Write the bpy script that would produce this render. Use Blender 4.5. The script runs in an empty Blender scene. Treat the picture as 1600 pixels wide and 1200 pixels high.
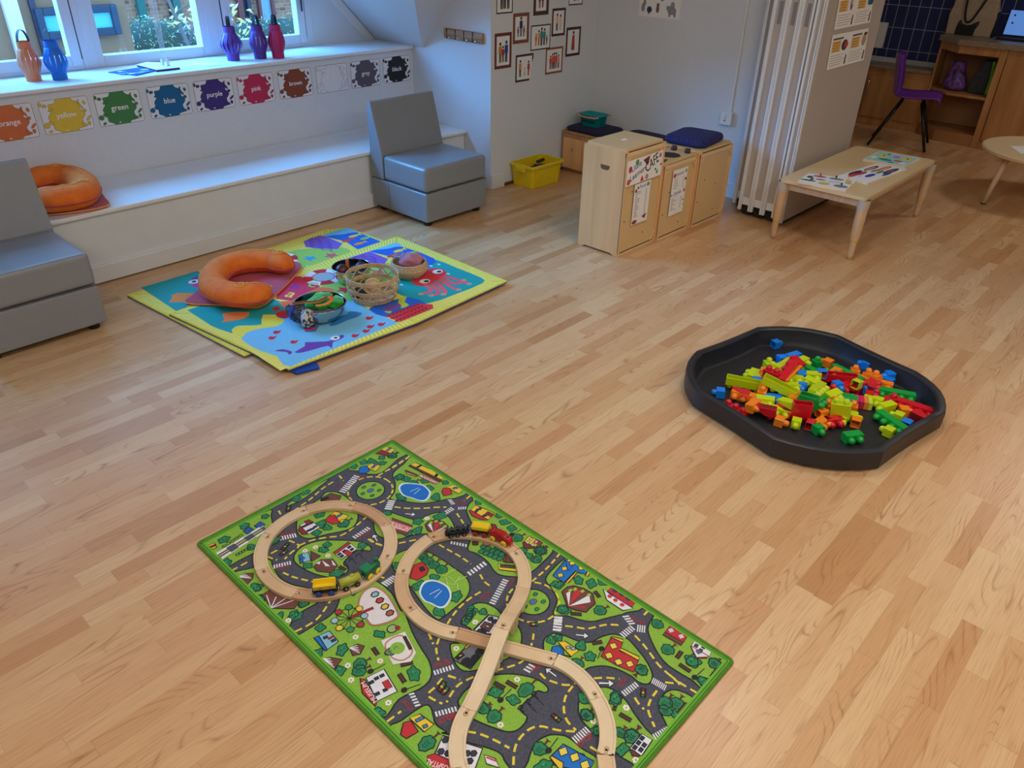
# A nursery playroom: floor toys, soft chairs, window bench, cafe cupboards, folding partition.
# Units are metres.  X runs along the window wall, Y runs towards the window wall, Z is up.
import bpy, math, random
from mathutils import Vector, Matrix
from mathutils.geometry import tessellate_polygon
PI = math.pi
S = bpy.context.scene
C = S.collection
random.seed(7)

# ------------------------------------------------------------------ camera
F_PX, PITCH, ROLL, YAW, CAM_H = 1193.12, 0.547521, 0.0223438, 0.744286, 1.65
def cam_basis():
    cy, sy = math.cos(YAW), math.sin(YAW)
    f0 = Vector((cy, sy, 0)); r0 = Vector((sy, -cy, 0)); u0 = Vector((0, 0, 1))
    f = f0 * math.cos(PITCH) - u0 * math.sin(PITCH)
    u = u0 * math.cos(PITCH) + f0 * math.sin(PITCH)
    return r0 * math.cos(ROLL) + u * math.sin(ROLL), u * math.cos(ROLL) - r0 * math.sin(ROLL), f
RT, UP, FW = cam_basis()
CP = Vector((0, 0, CAM_H))
cam_d = bpy.data.cameras.new('camera')
cam_d.sensor_width = 36.0; cam_d.lens = F_PX / 1600 * 36.0; cam_d.clip_start = 0.05; cam_d.clip_end = 200
cam = bpy.data.objects.new('camera', cam_d); C.objects.link(cam)
cam.matrix_world = Matrix(((RT.x, UP.x, -FW.x, 0), (RT.y, UP.y, -FW.y, 0), (RT.z, UP.z, -FW.z, CAM_H), (0, 0, 0, 1)))
S.camera = cam
def on(px, py, axis, v):
    """the point of the plane {axis = v} that the 1600x1200 photograph shows at (px, py): used to measure the room"""
    d = FW * F_PX + RT * (px - 800) - UP * (py - 600)
    return CP + d * ((v - CP[axis]) / d[axis])
def fl(px, py, z=0.0):
    return on(px, py, 2, z)

# ------------------------------------------------------------------ view, world, lights
S.view_settings.view_transform = 'Standard'; S.view_settings.look = 'None'
S.view_settings.exposure = 0.0; S.view_settings.gamma = 1.0; S.view_settings.use_curve_mapping = False
S.cycles.max_bounces = 8; S.cycles.diffuse_bounces = 5; S.cycles.glossy_bounces = 3
S.cycles.transmission_bounces = 6; S.cycles.transparent_max_bounces = 8
S.cycles.caustics_reflective = False; S.cycles.caustics_refractive = False
S.cycles.sample_clamp_indirect = 8.0
W = bpy.data.worlds.new('sky'); S.world = W; W.use_nodes = True
wn = W.node_tree; bg = wn.nodes['Background']
tc = wn.nodes.new('ShaderNodeTexCoord'); sx = wn.nodes.new('ShaderNodeSeparateXYZ')
rp = wn.nodes.new('ShaderNodeValToRGB')
rp.color_ramp.elements[0].position = 0.45; rp.color_ramp.elements[0].color = (0.30, 0.42, 0.55, 1)
rp.color_ramp.elements[1].position = 0.62; rp.color_ramp.elements[1].color = (0.36, 0.66, 1.0, 1)
mp = wn.nodes.new('ShaderNodeMath'); mp.operation = 'MULTIPLY_ADD'; mp.inputs[1].default_value = 0.5; mp.inputs[2].default_value = 0.5
wn.links.new(tc.outputs['Generated'], sx.inputs[0]); wn.links.new(sx.outputs['Z'], mp.inputs[0])
wn.links.new(mp.outputs[0], rp.inputs[0]); wn.links.new(rp.outputs[0], bg.inputs['Color'])
bg.inputs['Strength'].default_value = 3.6

def area(name, loc, sx_, sy_, power, color, rot=(0, 0, 0), portal=False):
    l = bpy.data.lights.new(name, 'AREA'); l.shape = 'RECTANGLE'; l.size = sx_; l.size_y = sy_
    l.energy = power; l.color = color
    if portal: l.cycles.is_portal = True
    o = bpy.data.objects.new(name, l); C.objects.link(o); o.location = loc; o.rotation_euler = rot
    return o
# ceiling panels of the playroom (positions of the fittings are built further down)
PANELS = [(-1.1, -1.0), (0.9, -1.0), (2.9, -1.0), (-1.1, 1.2), (0.9, 1.2), (2.9, 1.2), (6.6, 0.2)]
CEIL = 2.5
for i, (x, y) in enumerate(PANELS):
    area('panel_light', (x, y, CEIL - 0.035), 0.56, 0.56, (11 if x > 6 else 20 if y < 0 else 12), (1.0, 0.955, 0.905))
# soft bluish skylight falling in through the dormer window (an overcast sky: a very wide sun)
sd = bpy.data.lights.new('sky_glow', 'SUN'); sd.energy = 30.0; sd.angle = math.radians(60); sd.color = (0.07, 0.40, 1.0)
so = bpy.data.objects.new('sky_glow', sd); C.objects.link(so)
so.rotation_euler = Vector((-0.90, 1.0, 1.15)).to_track_quat('Z', 'Y').to_euler()
# the daylight of the window above the bench enters through this opening
area('window_portal', (1.75, 5.02, 1.53), 3.1, 1.35, 1, (1, 1, 1), (-PI / 2, 0, 0), portal=True)

# ------------------------------------------------------------------ materials
def lin(c):
    f = lambda v: v / 12.92 if v <= 0.04045 else ((v + 0.055) / 1.055) ** 2.4
    return tuple(f(v / 255.0) for v in c) + (1.0,)
MATS = {}
def mat(name, rgb, rough=0.6, noise=0.0, scale=20.0, metal=0.0, bump=0.0, rgb2=None, spec=0.5, stretch=None, trans=0.0, coat=0.0, subs=0.0, detail=3.0, sheen=0.0):
    if name in MATS: return MATS[name]
    m = bpy.data.materials.new(name); m.use_nodes = True; nt = m.node_tree
    b = nt.nodes['Principled BSDF']
    b.inputs['Roughness'].default_value = rough; b.inputs['Metallic'].default_value = metal
    b.inputs['Specular IOR Level'].default_value = spec
    if trans: b.inputs['Transmission Weight'].default_value = trans
    if coat: b.inputs['Coat Weight'].default_value = coat
    if sheen: b.inputs['Sheen Weight'].default_value = sheen
    c1 = lin(rgb)
    if rgb2 is None:
        k = 1.0 - (noise or 0.04); c2 = (c1[0] * k, c1[1] * k, c1[2] * k, 1)
    else: c2 = lin(rgb2)
    tcn = nt.nodes.new('ShaderNodeTexCoord'); mpn = nt.nodes.new('ShaderNodeMapping')
    if stretch: mpn.inputs['Scale'].default_value = stretch
    nz = nt.nodes.new('ShaderNodeTexNoise'); nz.inputs['Scale'].default_value = scale; nz.inputs['Detail'].default_value = detail
    cr = nt.nodes.new('ShaderNodeValToRGB')
    cr.color_ramp.elements[0].position = 0.35; cr.color_ramp.elements[0].color = c2
    cr.color_ramp.elements[1].position = 0.65; cr.color_ramp.elements[1].color = c1
    nt.links.new(tcn.outputs['Object'], mpn.inputs[0]); nt.links.new(mpn.outputs[0], nz.inputs['Vector'])
    nt.links.new(nz.outputs['Fac'], cr.inputs[0]); nt.links.new(cr.outputs[0], b.inputs['Base Color'])
    if bump:
        bp = nt.nodes.new('ShaderNodeBump'); bp.inputs['Strength'].default_value = bump; bp.inputs['Distance'].default_value = 0.002
        nt.links.new(nz.outputs['Fac'], bp.inputs['Height']); nt.links.new(bp.outputs[0], b.inputs['Normal'])
    MATS[name] = m
    return m
def pm(rgb):
    """a printed / dyed colour"""
    return mat('print_%d_%d_%d' % tuple(rgb), rgb, 0.75, 0.05, 60)
def plastic(rgb, rough=0.3):
    return mat('plastic_%d_%d_%d' % tuple(rgb), rgb, rough, 0.03, 30, coat=0.1)

def nodes_mat(name):
    m = bpy.data.materials.new(name); m.use_nodes = True; MATS[name] = m
    return m, m.node_tree, m.node_tree.nodes['Principled BSDF']
def mth(nt, op, a, b=None, c=None):
    n = nt.nodes.new('ShaderNodeMath'); n.operation = op
    for i, v in enumerate((a, b, c)):
        if v is None: continue
        if isinstance(v, (int, float)): n.inputs[i].default_value = v
        else: nt.links.new(v, n.inputs[i])
    return n.outputs[0]

def floor_material():
    m, nt, b = nodes_mat('vinyl_maple_floor')
    g = nt.nodes.new('ShaderNodeNewGeometry'); s = nt.nodes.new('ShaderNodeSeparateXYZ'); nt.links.new(g.outputs['Position'], s.inputs[0])
    x, y = s.outputs['X'], s.outputs['Y']
    W_, L_ = 0.0565, 0.43
    row = mth(nt, 'FLOOR', mth(nt, 'DIVIDE', mth(nt, 'ADD', y, 9.98), W_))
    wr = nt.nodes.new('ShaderNodeTexWhiteNoise'); wr.noise_dimensions = '1D'; nt.links.new(row, wr.inputs['W'])
    xs = mth(nt, 'ADD', mth(nt, 'DIVIDE', mth(nt, 'ADD', x, 10), L_), mth(nt, 'MULTIPLY', wr.outputs['Value'], 7.0))
    # the joints wander a little, so strips differ in length
    wob = nt.nodes.new('ShaderNodeTexNoise'); wob.noise_dimensions = '2D'; wob.inputs['Scale'].default_value = 1.0; wob.inputs['Detail'].default_value = 0
    cv = nt.nodes.new('ShaderNodeCombineXYZ'); nt.links.new(mth(nt, 'MULTIPLY', xs, 0.7), cv.inputs[0]); nt.links.new(mth(nt, 'MULTIPLY', row, 3.7), cv.inputs[1])
    nt.links.new(cv.outputs[0], wob.inputs['Vector'])
    xs2 = mth(nt, 'ADD', xs, mth(nt, 'MULTIPLY', wob.outputs['Fac'], 0.9))
    idx = mth(nt, 'FLOOR', xs2)
    w2 = nt.nodes.new('ShaderNodeTexWhiteNoise'); w2.noise_dimensions = '2D'
    c2 = nt.nodes.new('ShaderNodeCombineXYZ'); nt.links.new(idx, c2.inputs[0]); nt.links.new(row, c2.inputs[1]); nt.links.new(c2.outputs[0], w2.inputs['Vector'])
    rnd = w2.outputs['Value']
    base = nt.nodes.new('ShaderNodeValToRGB'); e = base.color_ramp.elements
    e[0].position = 0.0; e[0].color = lin((188, 139, 92)); e[1].position = 1.0; e[1].color = lin((218, 184, 138))
    for p, c in ((0.10, (200, 153, 106)), (0.40, (206, 163, 117)), (0.75, (212, 173, 127))):
        k = e.new(p); k.color = lin(c)
    nt.links.new(rnd, base.inputs[0])
    # grain: long streaks along the strip, bent into flames here and there
    gv = nt.nodes.new('ShaderNodeCombineXYZ')
    nt.links.new(mth(nt, 'ADD', mth(nt, 'MULTIPLY', x, 1.7), mth(nt, 'MULTIPLY', rnd, 37)), gv.inputs[0])
    nt.links.new(mth(nt, 'ADD', mth(nt, 'MULTIPLY', y, 10.5), mth(nt, 'MULTIPLY', rnd, 91)), gv.inputs[1])
    n1 = nt.nodes.new('ShaderNodeTexNoise'); n1.noise_dimensions = '2D'; n1.inputs['Scale'].default_value = 1.0; n1.inputs['Detail'].default_value = 0.6; n1.inputs['Distortion'].default_value = 0.35
    nt.links.new(gv.outputs[0], n1.inputs['Vector'])
    rings = mth(nt, 'PINGPONG', mth(nt, 'MULTIPLY', n1.outputs['Fac'], 26.0), 1.0)
    line = mth(nt, 'POWER', rings, 5.0)
    n2 = nt.nodes.new('ShaderNodeTexNoise'); n2.noise_dimensions = '2D'; n2.inputs['Scale'].default_value = 1.0; n2.inputs['Detail'].default_value = 4
    gv2 = nt.nodes.new('ShaderNodeCombineXYZ'); nt.links.new(mth(nt, 'ADD', mth(nt, 'MULTIPLY', x, 9.0), mth(nt, 'MULTIPLY', rnd, 13)), gv2.inputs[0]); nt.links.new(mth(nt, 'MULTIPLY', y, 330.0), gv2.inputs[1])
    nt.links.new(gv2.outputs[0], n2.inputs['Vector'])
    n3 = nt.nodes.new('ShaderNodeTexNoise'); n3.noise_dimensions = '2D'; n3.inputs['Scale'].default_value = 1.3; n3.inputs['Detail'].default_value = 2
    nt.links.new(gv.outputs[0], n3.inputs['Vector'])
    amt = mth(nt, 'MULTIPLY', line, mth(nt, 'MULTIPLY', mth(nt, 'SUBTRACT', n3.outputs['Fac'], 0.44), 2.6))
    amt.node.use_clamp = True
    amt2 = mth(nt, 'ADD', amt, mth(nt, 'MULTIPLY', mth(nt, 'SUBTRACT', n2.outputs['Fac'], 0.45), 1.0)); amt2.node.use_clamp = True
    mx = nt.nodes.new('ShaderNodeMix'); mx.data_type = 'RGBA'; mx.inputs[7].default_value = lin((158, 104, 64))
    nt.links.new(amt2, mx.inputs[0]); nt.links.new(base.outputs[0], mx.inputs[6])
    # joints between strips and strip ends
    fy = mth(nt, 'FRACT', mth(nt, 'DIVIDE', mth(nt, 'ADD', y, 9.98), W_)); fx = mth(nt, 'FRACT', xs2)
    jy = mth(nt, 'LESS_THAN', fy, 0.014); jx = mth(nt, 'LESS_THAN', fx, 0.003)
    j = mth(nt, 'MULTIPLY', mth(nt, 'MAXIMUM', jy, jx), 0.35)
    mj = nt.nodes.new('ShaderNodeMix'); mj.data_type = 'RGBA'; mj.inputs[7].default_value = lin((150, 108, 74))
    nt.links.new(j, mj.inputs[0]); nt.links.new(mx.outputs[2], mj.inputs[6])
    nt.links.new(mj.outputs[2], b.inputs['Base Color'])
    rr = mth(nt, 'ADD', 0.25, mth(nt, 'MULTIPLY', n2.outputs['Fac'], 0.14))
    nt.links.new(rr, b.inputs['Roughness']); b.inputs['Specular IOR Level'].default_value = 0.5
    bp = nt.nodes.new('ShaderNodeBump'); bp.inputs['Strength'].default_value = 0.12; bp.inputs['Distance'].default_value = 0.001
    nt.links.new(n2.outputs['Fac'], bp.inputs['Height']); nt.links.new(bp.outputs[0], b.inputs['Normal'])
    return m

def wood(name, rgb, dark, along='X', scale=1.0, rough=0.5):
    if name in MATS: return MATS[name]
    st = {'X': (1.5, 14, 14), 'Y': (14, 1.5, 14), 'Z': (14, 14, 1.5)}[along]
    m = mat(name, rgb, rough, 0, 2.2 * scale, rgb2=dark, stretch=st, detail=6)
    return m

# ------------------------------------------------------------------ mesh building
class MB:
    """collects faces and links them as ONE mesh object"""
    def __init__(s): s.v = []; s.f = []; s.m = []; s.sm = []; s.mats = []
    def slot(s, m):
        if m not in s.mats: s.mats.append(m)
        return s.mats.index(m)
    def add(s, vs, fs, m, smooth=False, M=None):
        o = len(s.v); k = s.slot(m)
        for p in vs:
            p = Vector(p)
            if M is not None: p = M @ p
            s.v.append(p[:])
        for f in fs:
            s.f.append(tuple(i + o for i in f)); s.m.append(k); s.sm.append(smooth)
    def box(s, a, b, m, M=None):
        x0, y0, z0 = a; x1, y1, z1 = b
        v = [(x0, y0, z0), (x1, y0, z0), (x1, y1, z0), (x0, y1, z0), (x0, y0, z1), (x1, y0, z1), (x1, y1, z1), (x0, y1, z1)]
        s.add(v, [(0, 3, 2, 1), (4, 5, 6, 7), (0, 1, 5, 4), (1, 2, 6, 5), (2, 3, 7, 6), (3, 0, 4, 7)], m, False, M)
    def prism(s, poly, z0, z1, m, M=None, smooth=False, mtop=None):
        """poly: list of (x, y), extruded from z0 to z1; sides + both caps"""
        n = len(poly)
        ar = sum(poly[i][0] * poly[(i + 1) % n][1] - poly[(i + 1) % n][0] * poly[i][1] for i in range(n))
        if ar < 0: poly = poly[::-1]
        v = [(p[0], p[1], z0) for p in poly] + [(p[0], p[1], z1) for p in poly]
        s.add(v, [(i, (i + 1) % n, n + (i + 1) % n, n + i) for i in range(n)], m, smooth, M)
        tri = tessellate_polygon([[Vector((p[0], p[1], 0)) for p in poly]])
        up = [(a, b, c) if cross2(poly[a], poly[b], poly[c]) > 0 else (a, c, b) for a, b, c in tri]
        s.add([(p[0], p[1], z1) for p in poly], up, mtop or m, False, M)
        s.add([(p[0], p[1], z0) for p in poly], [t[::-1] for t in up], m, False, M)
    def flat(s, poly, z, m, M=None):
        """one flat printed shape"""
        if len(poly) < 3: return
        tri = tessellate_polygon([[Vector((p[0], p[1], 0)) for p in poly]])
        up = [(a, b, c) if cross2(poly[a], poly[b], poly[c]) > 0 else (a, c, b) for a, b, c in tri]
        s.add([(p[0], p[1], z) for p in poly], up, m, False, M)
    def tube(s, pts, r, m, n=8, closed=False, smooth=True, M=None, caps=True, squash=1.0):
        pts = [Vector(p) for p in pts]; N = len(pts); rs = r if isinstance(r, (list, tuple)) else [r] * N
        v = []; ref = None
        for i, p in enumerate(pts):
            a = pts[(i - 1) % N] if (closed or i > 0) else p; b = pts[(i + 1) % N] if (closed or i < N - 1) else p
            t = (b - a)
            t = t.normalized() if t.length > 1e-9 else Vector((0, 0, 1))
            if ref is None:
                ref = Vector((0, 0, 1)) if abs(t.z) < 0.9 else Vector((1, 0, 0))
            side = t.cross(ref)
            if side.length < 1e-6: side = t.cross(Vector((0, 1, 0)))
            side.normalize(); upv = side.cross(t).normalized(); ref = upv
            for k in range(n):
                a_ = 2 * PI * k / n
                v.append(p + (side * math.cos(a_) + upv * math.sin(a_) * squash) * rs[i])
        f = []
        for i in range(N if closed else N - 1):
            j = (i + 1) % N
            for k in range(n): f.append((i * n + k, i * n + (k + 1) % n, j * n + (k + 1) % n, j * n + k))
        if caps and not closed:
            f.append(tuple(range(n - 1, -1, -1))); f.append(tuple((N - 1) * n + k for k in range(n)))
        s.add(v, f, m, smooth, M)
    def lathe(s, prof, m, n=24, M=None, smooth=True, capb=True, capt=False):
        v = []; f = []
        for r, z in prof:
            for k in range(n): v.append((r * math.cos(2 * PI * k / n), r * math.sin(2 * PI * k / n), z))
        for i in range(len(prof) - 1):
            for k in range(n): f.append((i * n + k, i * n + (k + 1) % n, (i + 1) * n + (k + 1) % n, (i + 1) * n + k))
        s.add(v, f, m, smooth, M)
        if capb: s.add(v[:n], [tuple(range(n - 1, -1, -1))], m, False, M)
        if capt: s.add(v[-n:], [tuple(range(n))], m, False, M)
    def loft(s, rings, m, M=None, smooth=True, caps=True, closed=False):
        n = len(rings[0]); v = [p for r in rings for p in r]; f = []; R = len(rings)
        for i in range(R if closed else R - 1):
            j = (i + 1) % R
            for k in range(n): f.append((i * n + k, i * n + (k + 1) % n, j * n + (k + 1) % n, j * n + k))
        if caps and not closed: f.append(tuple(range(n - 1, -1, -1))); f.append(tuple((R - 1) * n + k for k in range(n)))
        s.add(v, f, m, smooth, M)
    def grid(s, fn, nu, nv, m, smooth=True, M=None):
        v = [fn(i / nu, j / nv) for j in range(nv + 1) for i in range(nu + 1)]
        f = [(j * (nu + 1) + i, j * (nu + 1) + i + 1, (j + 1) * (nu + 1) + i + 1, (j + 1) * (nu + 1) + i) for j in range(nv) for i in range(nu)]
        s.add(v, f, m, smooth, M)
    def ball(s, c, r, m, n=12, M=None, sc=(1, 1, 1)):
        prof = [(r * math.sin(PI * i / (n // 2)), -r * math.cos(PI * i / (n // 2))) for i in range(n // 2 + 1)]
        prof[0] = (r * 0.02, prof[0][1]); prof[-1] = (r * 0.02, prof[-1][1])
        T = Matrix.Translation(c) @ Matrix.Diagonal((sc[0], sc[1], sc[2], 1))
        s.lathe(prof, m, n, (M @ T) if M is not None else T, True, True, True)
    def build(s, name, parent=None, bevel=0.0, segs=2, sharp=None, sub=0):
        me = bpy.data.meshes.new(name); me.from_pydata([tuple(p) for p in s.v], [], s.f)
        for mt in s.mats: me.materials.append(mt)
        me.polygons.foreach_set('material_index', s.m); me.polygons.foreach_set('use_smooth', s.sm)
        me.validate(); me.update()
        o = bpy.data.objects.new(name, me); C.objects.link(o)
        if parent is not None: o.parent = parent
        if bevel:
            bv = o.modifiers.new('edge', 'BEVEL'); bv.width = bevel; bv.segments = segs; bv.limit_method = 'ANGLE'; bv.angle_limit = math.radians(35)
        if sub:
            sb = o.modifiers.new('soft', 'SUBSURF'); sb.levels = sub; sb.render_levels = sub
        return o
def cross2(a, b, c): return (b[0] - a[0]) * (c[1] - a[1]) - (b[1] - a[1]) * (c[0] - a[0])
def thing(name, label, cat, loc=(0, 0, 0), rz=0.0, group=None, rot=None):
    o = bpy.data.objects.new(name, None); C.objects.link(o); o.empty_display_size = 0.05
    o.location = loc; o.rotation_euler = rot or (0, 0, rz)
    o['label'] = label; o['category'] = cat
    if group: o['group'] = group
    return o
def tag(o, label, cat, group=None, kind=None):
    o['label'] = label; o['category'] = cat
    if group: o['group'] = group
    if kind: o['kind'] = kind
    return o
def struct(o): o['kind'] = 'structure'; return o
def dup(root, loc=None, rz=None, label=None, group=None):
    def cp(o, par):
        c = o.copy(); C.objects.link(c); c.parent = par
        for ch in list(o.children): cp(ch, c)
        return c
    r = cp(root, None)
    if loc is not None: r.location = loc
    if rz is not None: r.rotation_euler = (0, 0, rz)
    if label: r['label'] = label
    if group: r['group'] = group
    return r
def catmull(pts, k=4, closed=True):
    n = len(pts); out = []
    for i in range(n if closed else n - 1):
        p = [pts[(i + d) % n] if closed else pts[min(max(i + d, 0), n - 1)] for d in (-1, 0, 1, 2)]
        for j in range(k):
            t = j / k
            out.append(tuple(0.5 * ((2 * p[1][a]) + (-p[0][a] + p[2][a]) * t + (2 * p[0][a] - 5 * p[1][a] + 4 * p[2][a] - p[3][a]) * t * t + (-p[0][a] + 3 * p[1][a] - 3 * p[2][a] + p[3][a]) * t ** 3) for a in range(len(pts[0]))))
    if not closed: out.append(tuple(pts[-1]))
    return out
def clip(poly, x0, y0, x1, y1):
    for ax, v, sg in ((0, x0, 1), (0, x1, -1), (1, y0, 1), (1, y1, -1)):
        out = []
        for i in range(len(poly)):
            a, b = poly[i - 1], poly[i]; da, db = (a[ax] - v) * sg, (b[ax] - v) * sg
            if (da >= 0) != (db >= 0):
                t = da / (da - db); out.append((a[0] + (b[0] - a[0]) * t, a[1] + (b[1] - a[1]) * t))
            if db >= 0: out.append((b[0], b[1]))
        poly = out
        if len(poly) < 3: return []
    return poly
def rrect(x0, y0, x1, y1, r, n=4):
    out = []
    for cx, cy, a in ((x1 - r, y1 - r, 0), (x0 + r, y1 - r, 90), (x0 + r, y0 + r, 180), (x1 - r, y0 + r, 270)):
        for i in range(n + 1):
            t = math.radians(a + 90 * i / n); out.append((cx + r * math.cos(t), cy + r * math.sin(t)))
    return out
def ell(cx, cy, rx, ry=None, n=20, a0=0):
    ry = rx if ry is None else ry
    return [(cx + rx * math.cos(a0 + 2 * PI * i / n), cy + ry * math.sin(a0 + 2 * PI * i / n)) for i in range(n)]
class Print:
    """flat printing on the local XY plane of a mesh: every colour is its own thin layer of ink"""
    def __init__(s, mb, z, M=None, box=None): s.mb = mb; s.z = z; s.M = M; s.box = box; s.n = 0
    def poly(s, pts, rgb, dl=1, cont=False):
        pts = [(p[0], p[1]) for p in pts]
        if s.box: pts = clip(pts, *s.box)
        if len(pts) < 3: return
        if not cont: s.n += 1
        s.mb.flat(pts, s.z + 0.00012 * dl + 7e-7 * s.n, rgb if not isinstance(rgb, tuple) else pm(rgb), s.M)
    def line(s, pts, w, rgb, dl=2, closed=False):
        pts = [Vector((p[0], p[1])) for p in pts]; n = len(pts)
        L = []; R_ = []; s.n += 1
        for i in range(n):
            a = pts[i - 1] if (i > 0 or closed) else pts[i]; b = pts[(i + 1) % n] if (i < n - 1 or closed) else pts[i]
            t = b - a
            if t.length < 1e-9: continue
            t.normalize(); q = Vector((-t.y, t.x)) * w / 2
            L.append(pts[i] + q); R_.append(pts[i] - q)
        m_ = len(L)
        for i in range(m_ if closed else m_ - 1):
            j = (i + 1) % m_
            s.poly([L[i], R_[i], R_[j], L[j]], rgb, dl, True)
    def shape(s, pts, rgb, out=None, w=0.002, dl=1):
        s.poly(pts, rgb, dl)
        if out: s.line(pts, w, out, dl + 1, True)
    def dash(s, pts, w, on_, off, rgb, dl=1, closed=False):
        pts = [Vector((p[0], p[1])) for p in pts]
        if closed: pts.append(pts[0])
        pos = 0.0; cur = [pts[0]]; drawing = True; left = on_
        for i in range(len(pts) - 1):
            a, b = pts[i], pts[i + 1]; d = (b - a).length; t = 0.0
            if d < 1e-9: continue
            while d - t > left:
                t += left; p = a + (b - a) * (t / d)
                if drawing: cur.append(p); s.line(cur, w, rgb, dl); cur = []
                else: cur = [p]
                drawing = not drawing; left = on_ if drawing else off
            left -= d - t
            if drawing: cur.append(b)
        if drawing and len(cur) > 1: s.line(cur, w, rgb, dl)
    def text(s, string, p0, p1, rgb, dl=3, h=None):
        """lettering whose baseline runs from p0 to p1"""
        vs, fs, w0, h0 = glyphs(string); s.n += 1
        p0 = Vector(p0[:2]); p1 = Vector(p1[:2]); t = (p1 - p0); L = t.length; t.normalize(); q = Vector((-t.y, t.x))
        sc = L / w0; sy = (h / h0) if h else sc
        v = [tuple(p0 + t * (x * sc) + q * (y * sy)) + (s.z + 0.00012 * dl + 7e-7 * s.n,) for x, y in vs]
        s.mb.add(v, fs, rgb if not isinstance(rgb, tuple) else pm(rgb), False, s.M)
_G = {}
def glyphs(string):
    if string in _G: return _G[string]
    cu = bpy.data.curves.new('lettering', 'FONT'); cu.body = string; cu.size = 1.0; cu.resolution_u = 3; cu.offset = 0.010
    o = bpy.data.objects.new('lettering', cu); C.objects.link(o)
    dg = bpy.context.evaluated_depsgraph_get(); me = bpy.data.meshes.new_from_object(o.evaluated_get(dg))
    vs = [(v.co.x, v.co.y) for v in me.vertices]; fs = [tuple(p.vertices) for p in me.polygons]
    x0 = min(v[0] for v in vs); x1 = max(v[0] for v in vs); h = max(v[1] for v in vs)
    vs = [(v[0] - x0, v[1]) for v in vs]
    bpy.data.objects.remove(o); bpy.data.curves.remove(cu); bpy.data.meshes.remove(me)
    # faces of filled text may point down: make them all look up
    out = []
    for f in fs:
        a = sum(vs[f[i]][0] * vs[f[(i + 1) % len(f)]][1] - vs[f[(i + 1) % len(f)]][0] * vs[f[i]][1] for i in range(len(f)))
        out.append(f if a > 0 else f[::-1])
    _G[string] = (vs, out, x1 - x0, h)
    return _G[string]
def basis(o, x, y):
    """matrix of a plane with origin o, in-plane axes x and y"""
    x = Vector(x).normalized(); y = Vector(y).normalized(); z = x.cross(y)
    return Matrix(((x.x, y.x, z.x, o[0]), (x.y, y.y, z.y, o[1]), (x.z, y.z, z.z, o[2]), (0, 0, 0, 1)))
# ================================================================== the room
WALL = mat('painted_plaster', (214, 218, 221), 0.85, 0.03, 60, bump=0.05)
PAINT = mat('white_gloss_paint', (228, 228, 226), 0.35, 0.03, 8)
PAINTY = mat('white_satin_paint', (219, 222, 222), 0.45, 0.03, 8)
FLOOR = floor_material()
BLACK = mat('black_rubber', (22, 22, 24), 0.7)
DARKWOOD = mat('brown_floor_edge', (96, 66, 46), 0.6, 0.2)
def sbox(name, a, b, m, bevel=0):
    o = MB(); o.box(a, b, m); return struct(o.build(name, None, bevel))
sbox('floor', (-3.2, -3.2, -0.06), (8.3, 5.1, 0.0), FLOOR)
# lower window wall, gable wall with its openings, returns
mb = MB(); mb.box((-3.2, 4.56, 0.0), (3.9, 5.1, 0.845), WALL); struct(mb.build('wall_window_lower'))
GY0, GY1 = 4.965, 5.10
mb = MB()
mb.box((-3.2, GY0, 0.845), (0.215, GY1, 2.56), WALL); mb.box((0.985, GY0, 0.845), (1.0, GY1, 2.56), WALL); mb.box((3.275, GY0, 0.845), (3.9, GY1, 2.56), WALL)
mb.box((0.215, GY0, 2.20), (1.785, GY1, 2.56), WALL); mb.box((2.56, GY0, 1.40), (3.275, GY1, 2.56), WALL)
mb.box((1.785, GY0, 2.10), (2.56, GY1, 2.56), WALL)
struct(mb.build('wall_window_upper'))
sbox('wall_bay', (3.816, 3.767, 0), (3.9, 4.97, 2.56), WALL)
sbox('wall_pictures', (3.817, 3.768, 0), (5.02, 3.87, 2.56), WALL)
sbox('wall_right', (4.92, 2.42, 0), (5.02, 3.767, 2.56), WALL)
sbox('wall_kitchen', (5.02, 3.03, 0), (8.3, 3.13, 2.56), WALL)
sbox('wall_far', (8.22, -3.2, 0), (8.32, 3.03, 2.56), WALL)
sbox('wall_back', (-3.3, -3.3, 0), (8.3, -3.2, 2.56), WALL)
sbox('wall_left', (-3.3, -3.2, 0), (-3.2, 5.1, 2.56), WALL)
mb = MB(); mb.box((-3.2, -3.2, 2.5), (5.02, 2.8, 2.56), WALL); mb.box((5.02, -3.2, 2.5), (8.3, 3.13, 2.56), WALL)
struct(mb.build('ceiling'))
# sloping ceilings: the roof slope and the two cheeks of the dormer, each a slab with thickness
def slab(name, pts, n, th=0.05):
    n = Vector(n).normalized() * th
    lo = [Vector(p) for p in pts]; up = [p + n for p in lo]; k = len(pts); o = MB()
    o.add(lo + up, [tuple(range(k)), tuple(range(2 * k - 1, k - 1, -1))] + [(i, (i + 1) % k, k + (i + 1) % k, k + i) for i in range(k)], WALL)
    return struct(o.build(name))
yb, zb = 4.43, 0.867
slab('ceiling_slope_left', [(-3.2, yb, zb), (-0.90, yb, zb), (0.73, 2.8, 2.5), (-3.2, 2.8, 2.5)], (0, 1, 1))
slab('ceiling_slope_right', [(3.816, yb, zb), (3.816, 2.8, 2.5), (2.17, 2.8, 2.5), (3.80, yb, zb)], (0, 1, 1))
slab('ceiling_slope_corner', [(3.816, 3.78, 1.52), (4.93, 3.78, 1.52), (4.93, 2.8, 2.5), (3.816, 2.8, 2.5)], (0, 1, 1))
slab('ceiling_cheek_right', [(3.80, yb, zb), (2.17, 2.8, 2.5), (2.17, 4.97, 2.5), (3.80, 4.97, zb)], (1, 0, 1))
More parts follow.
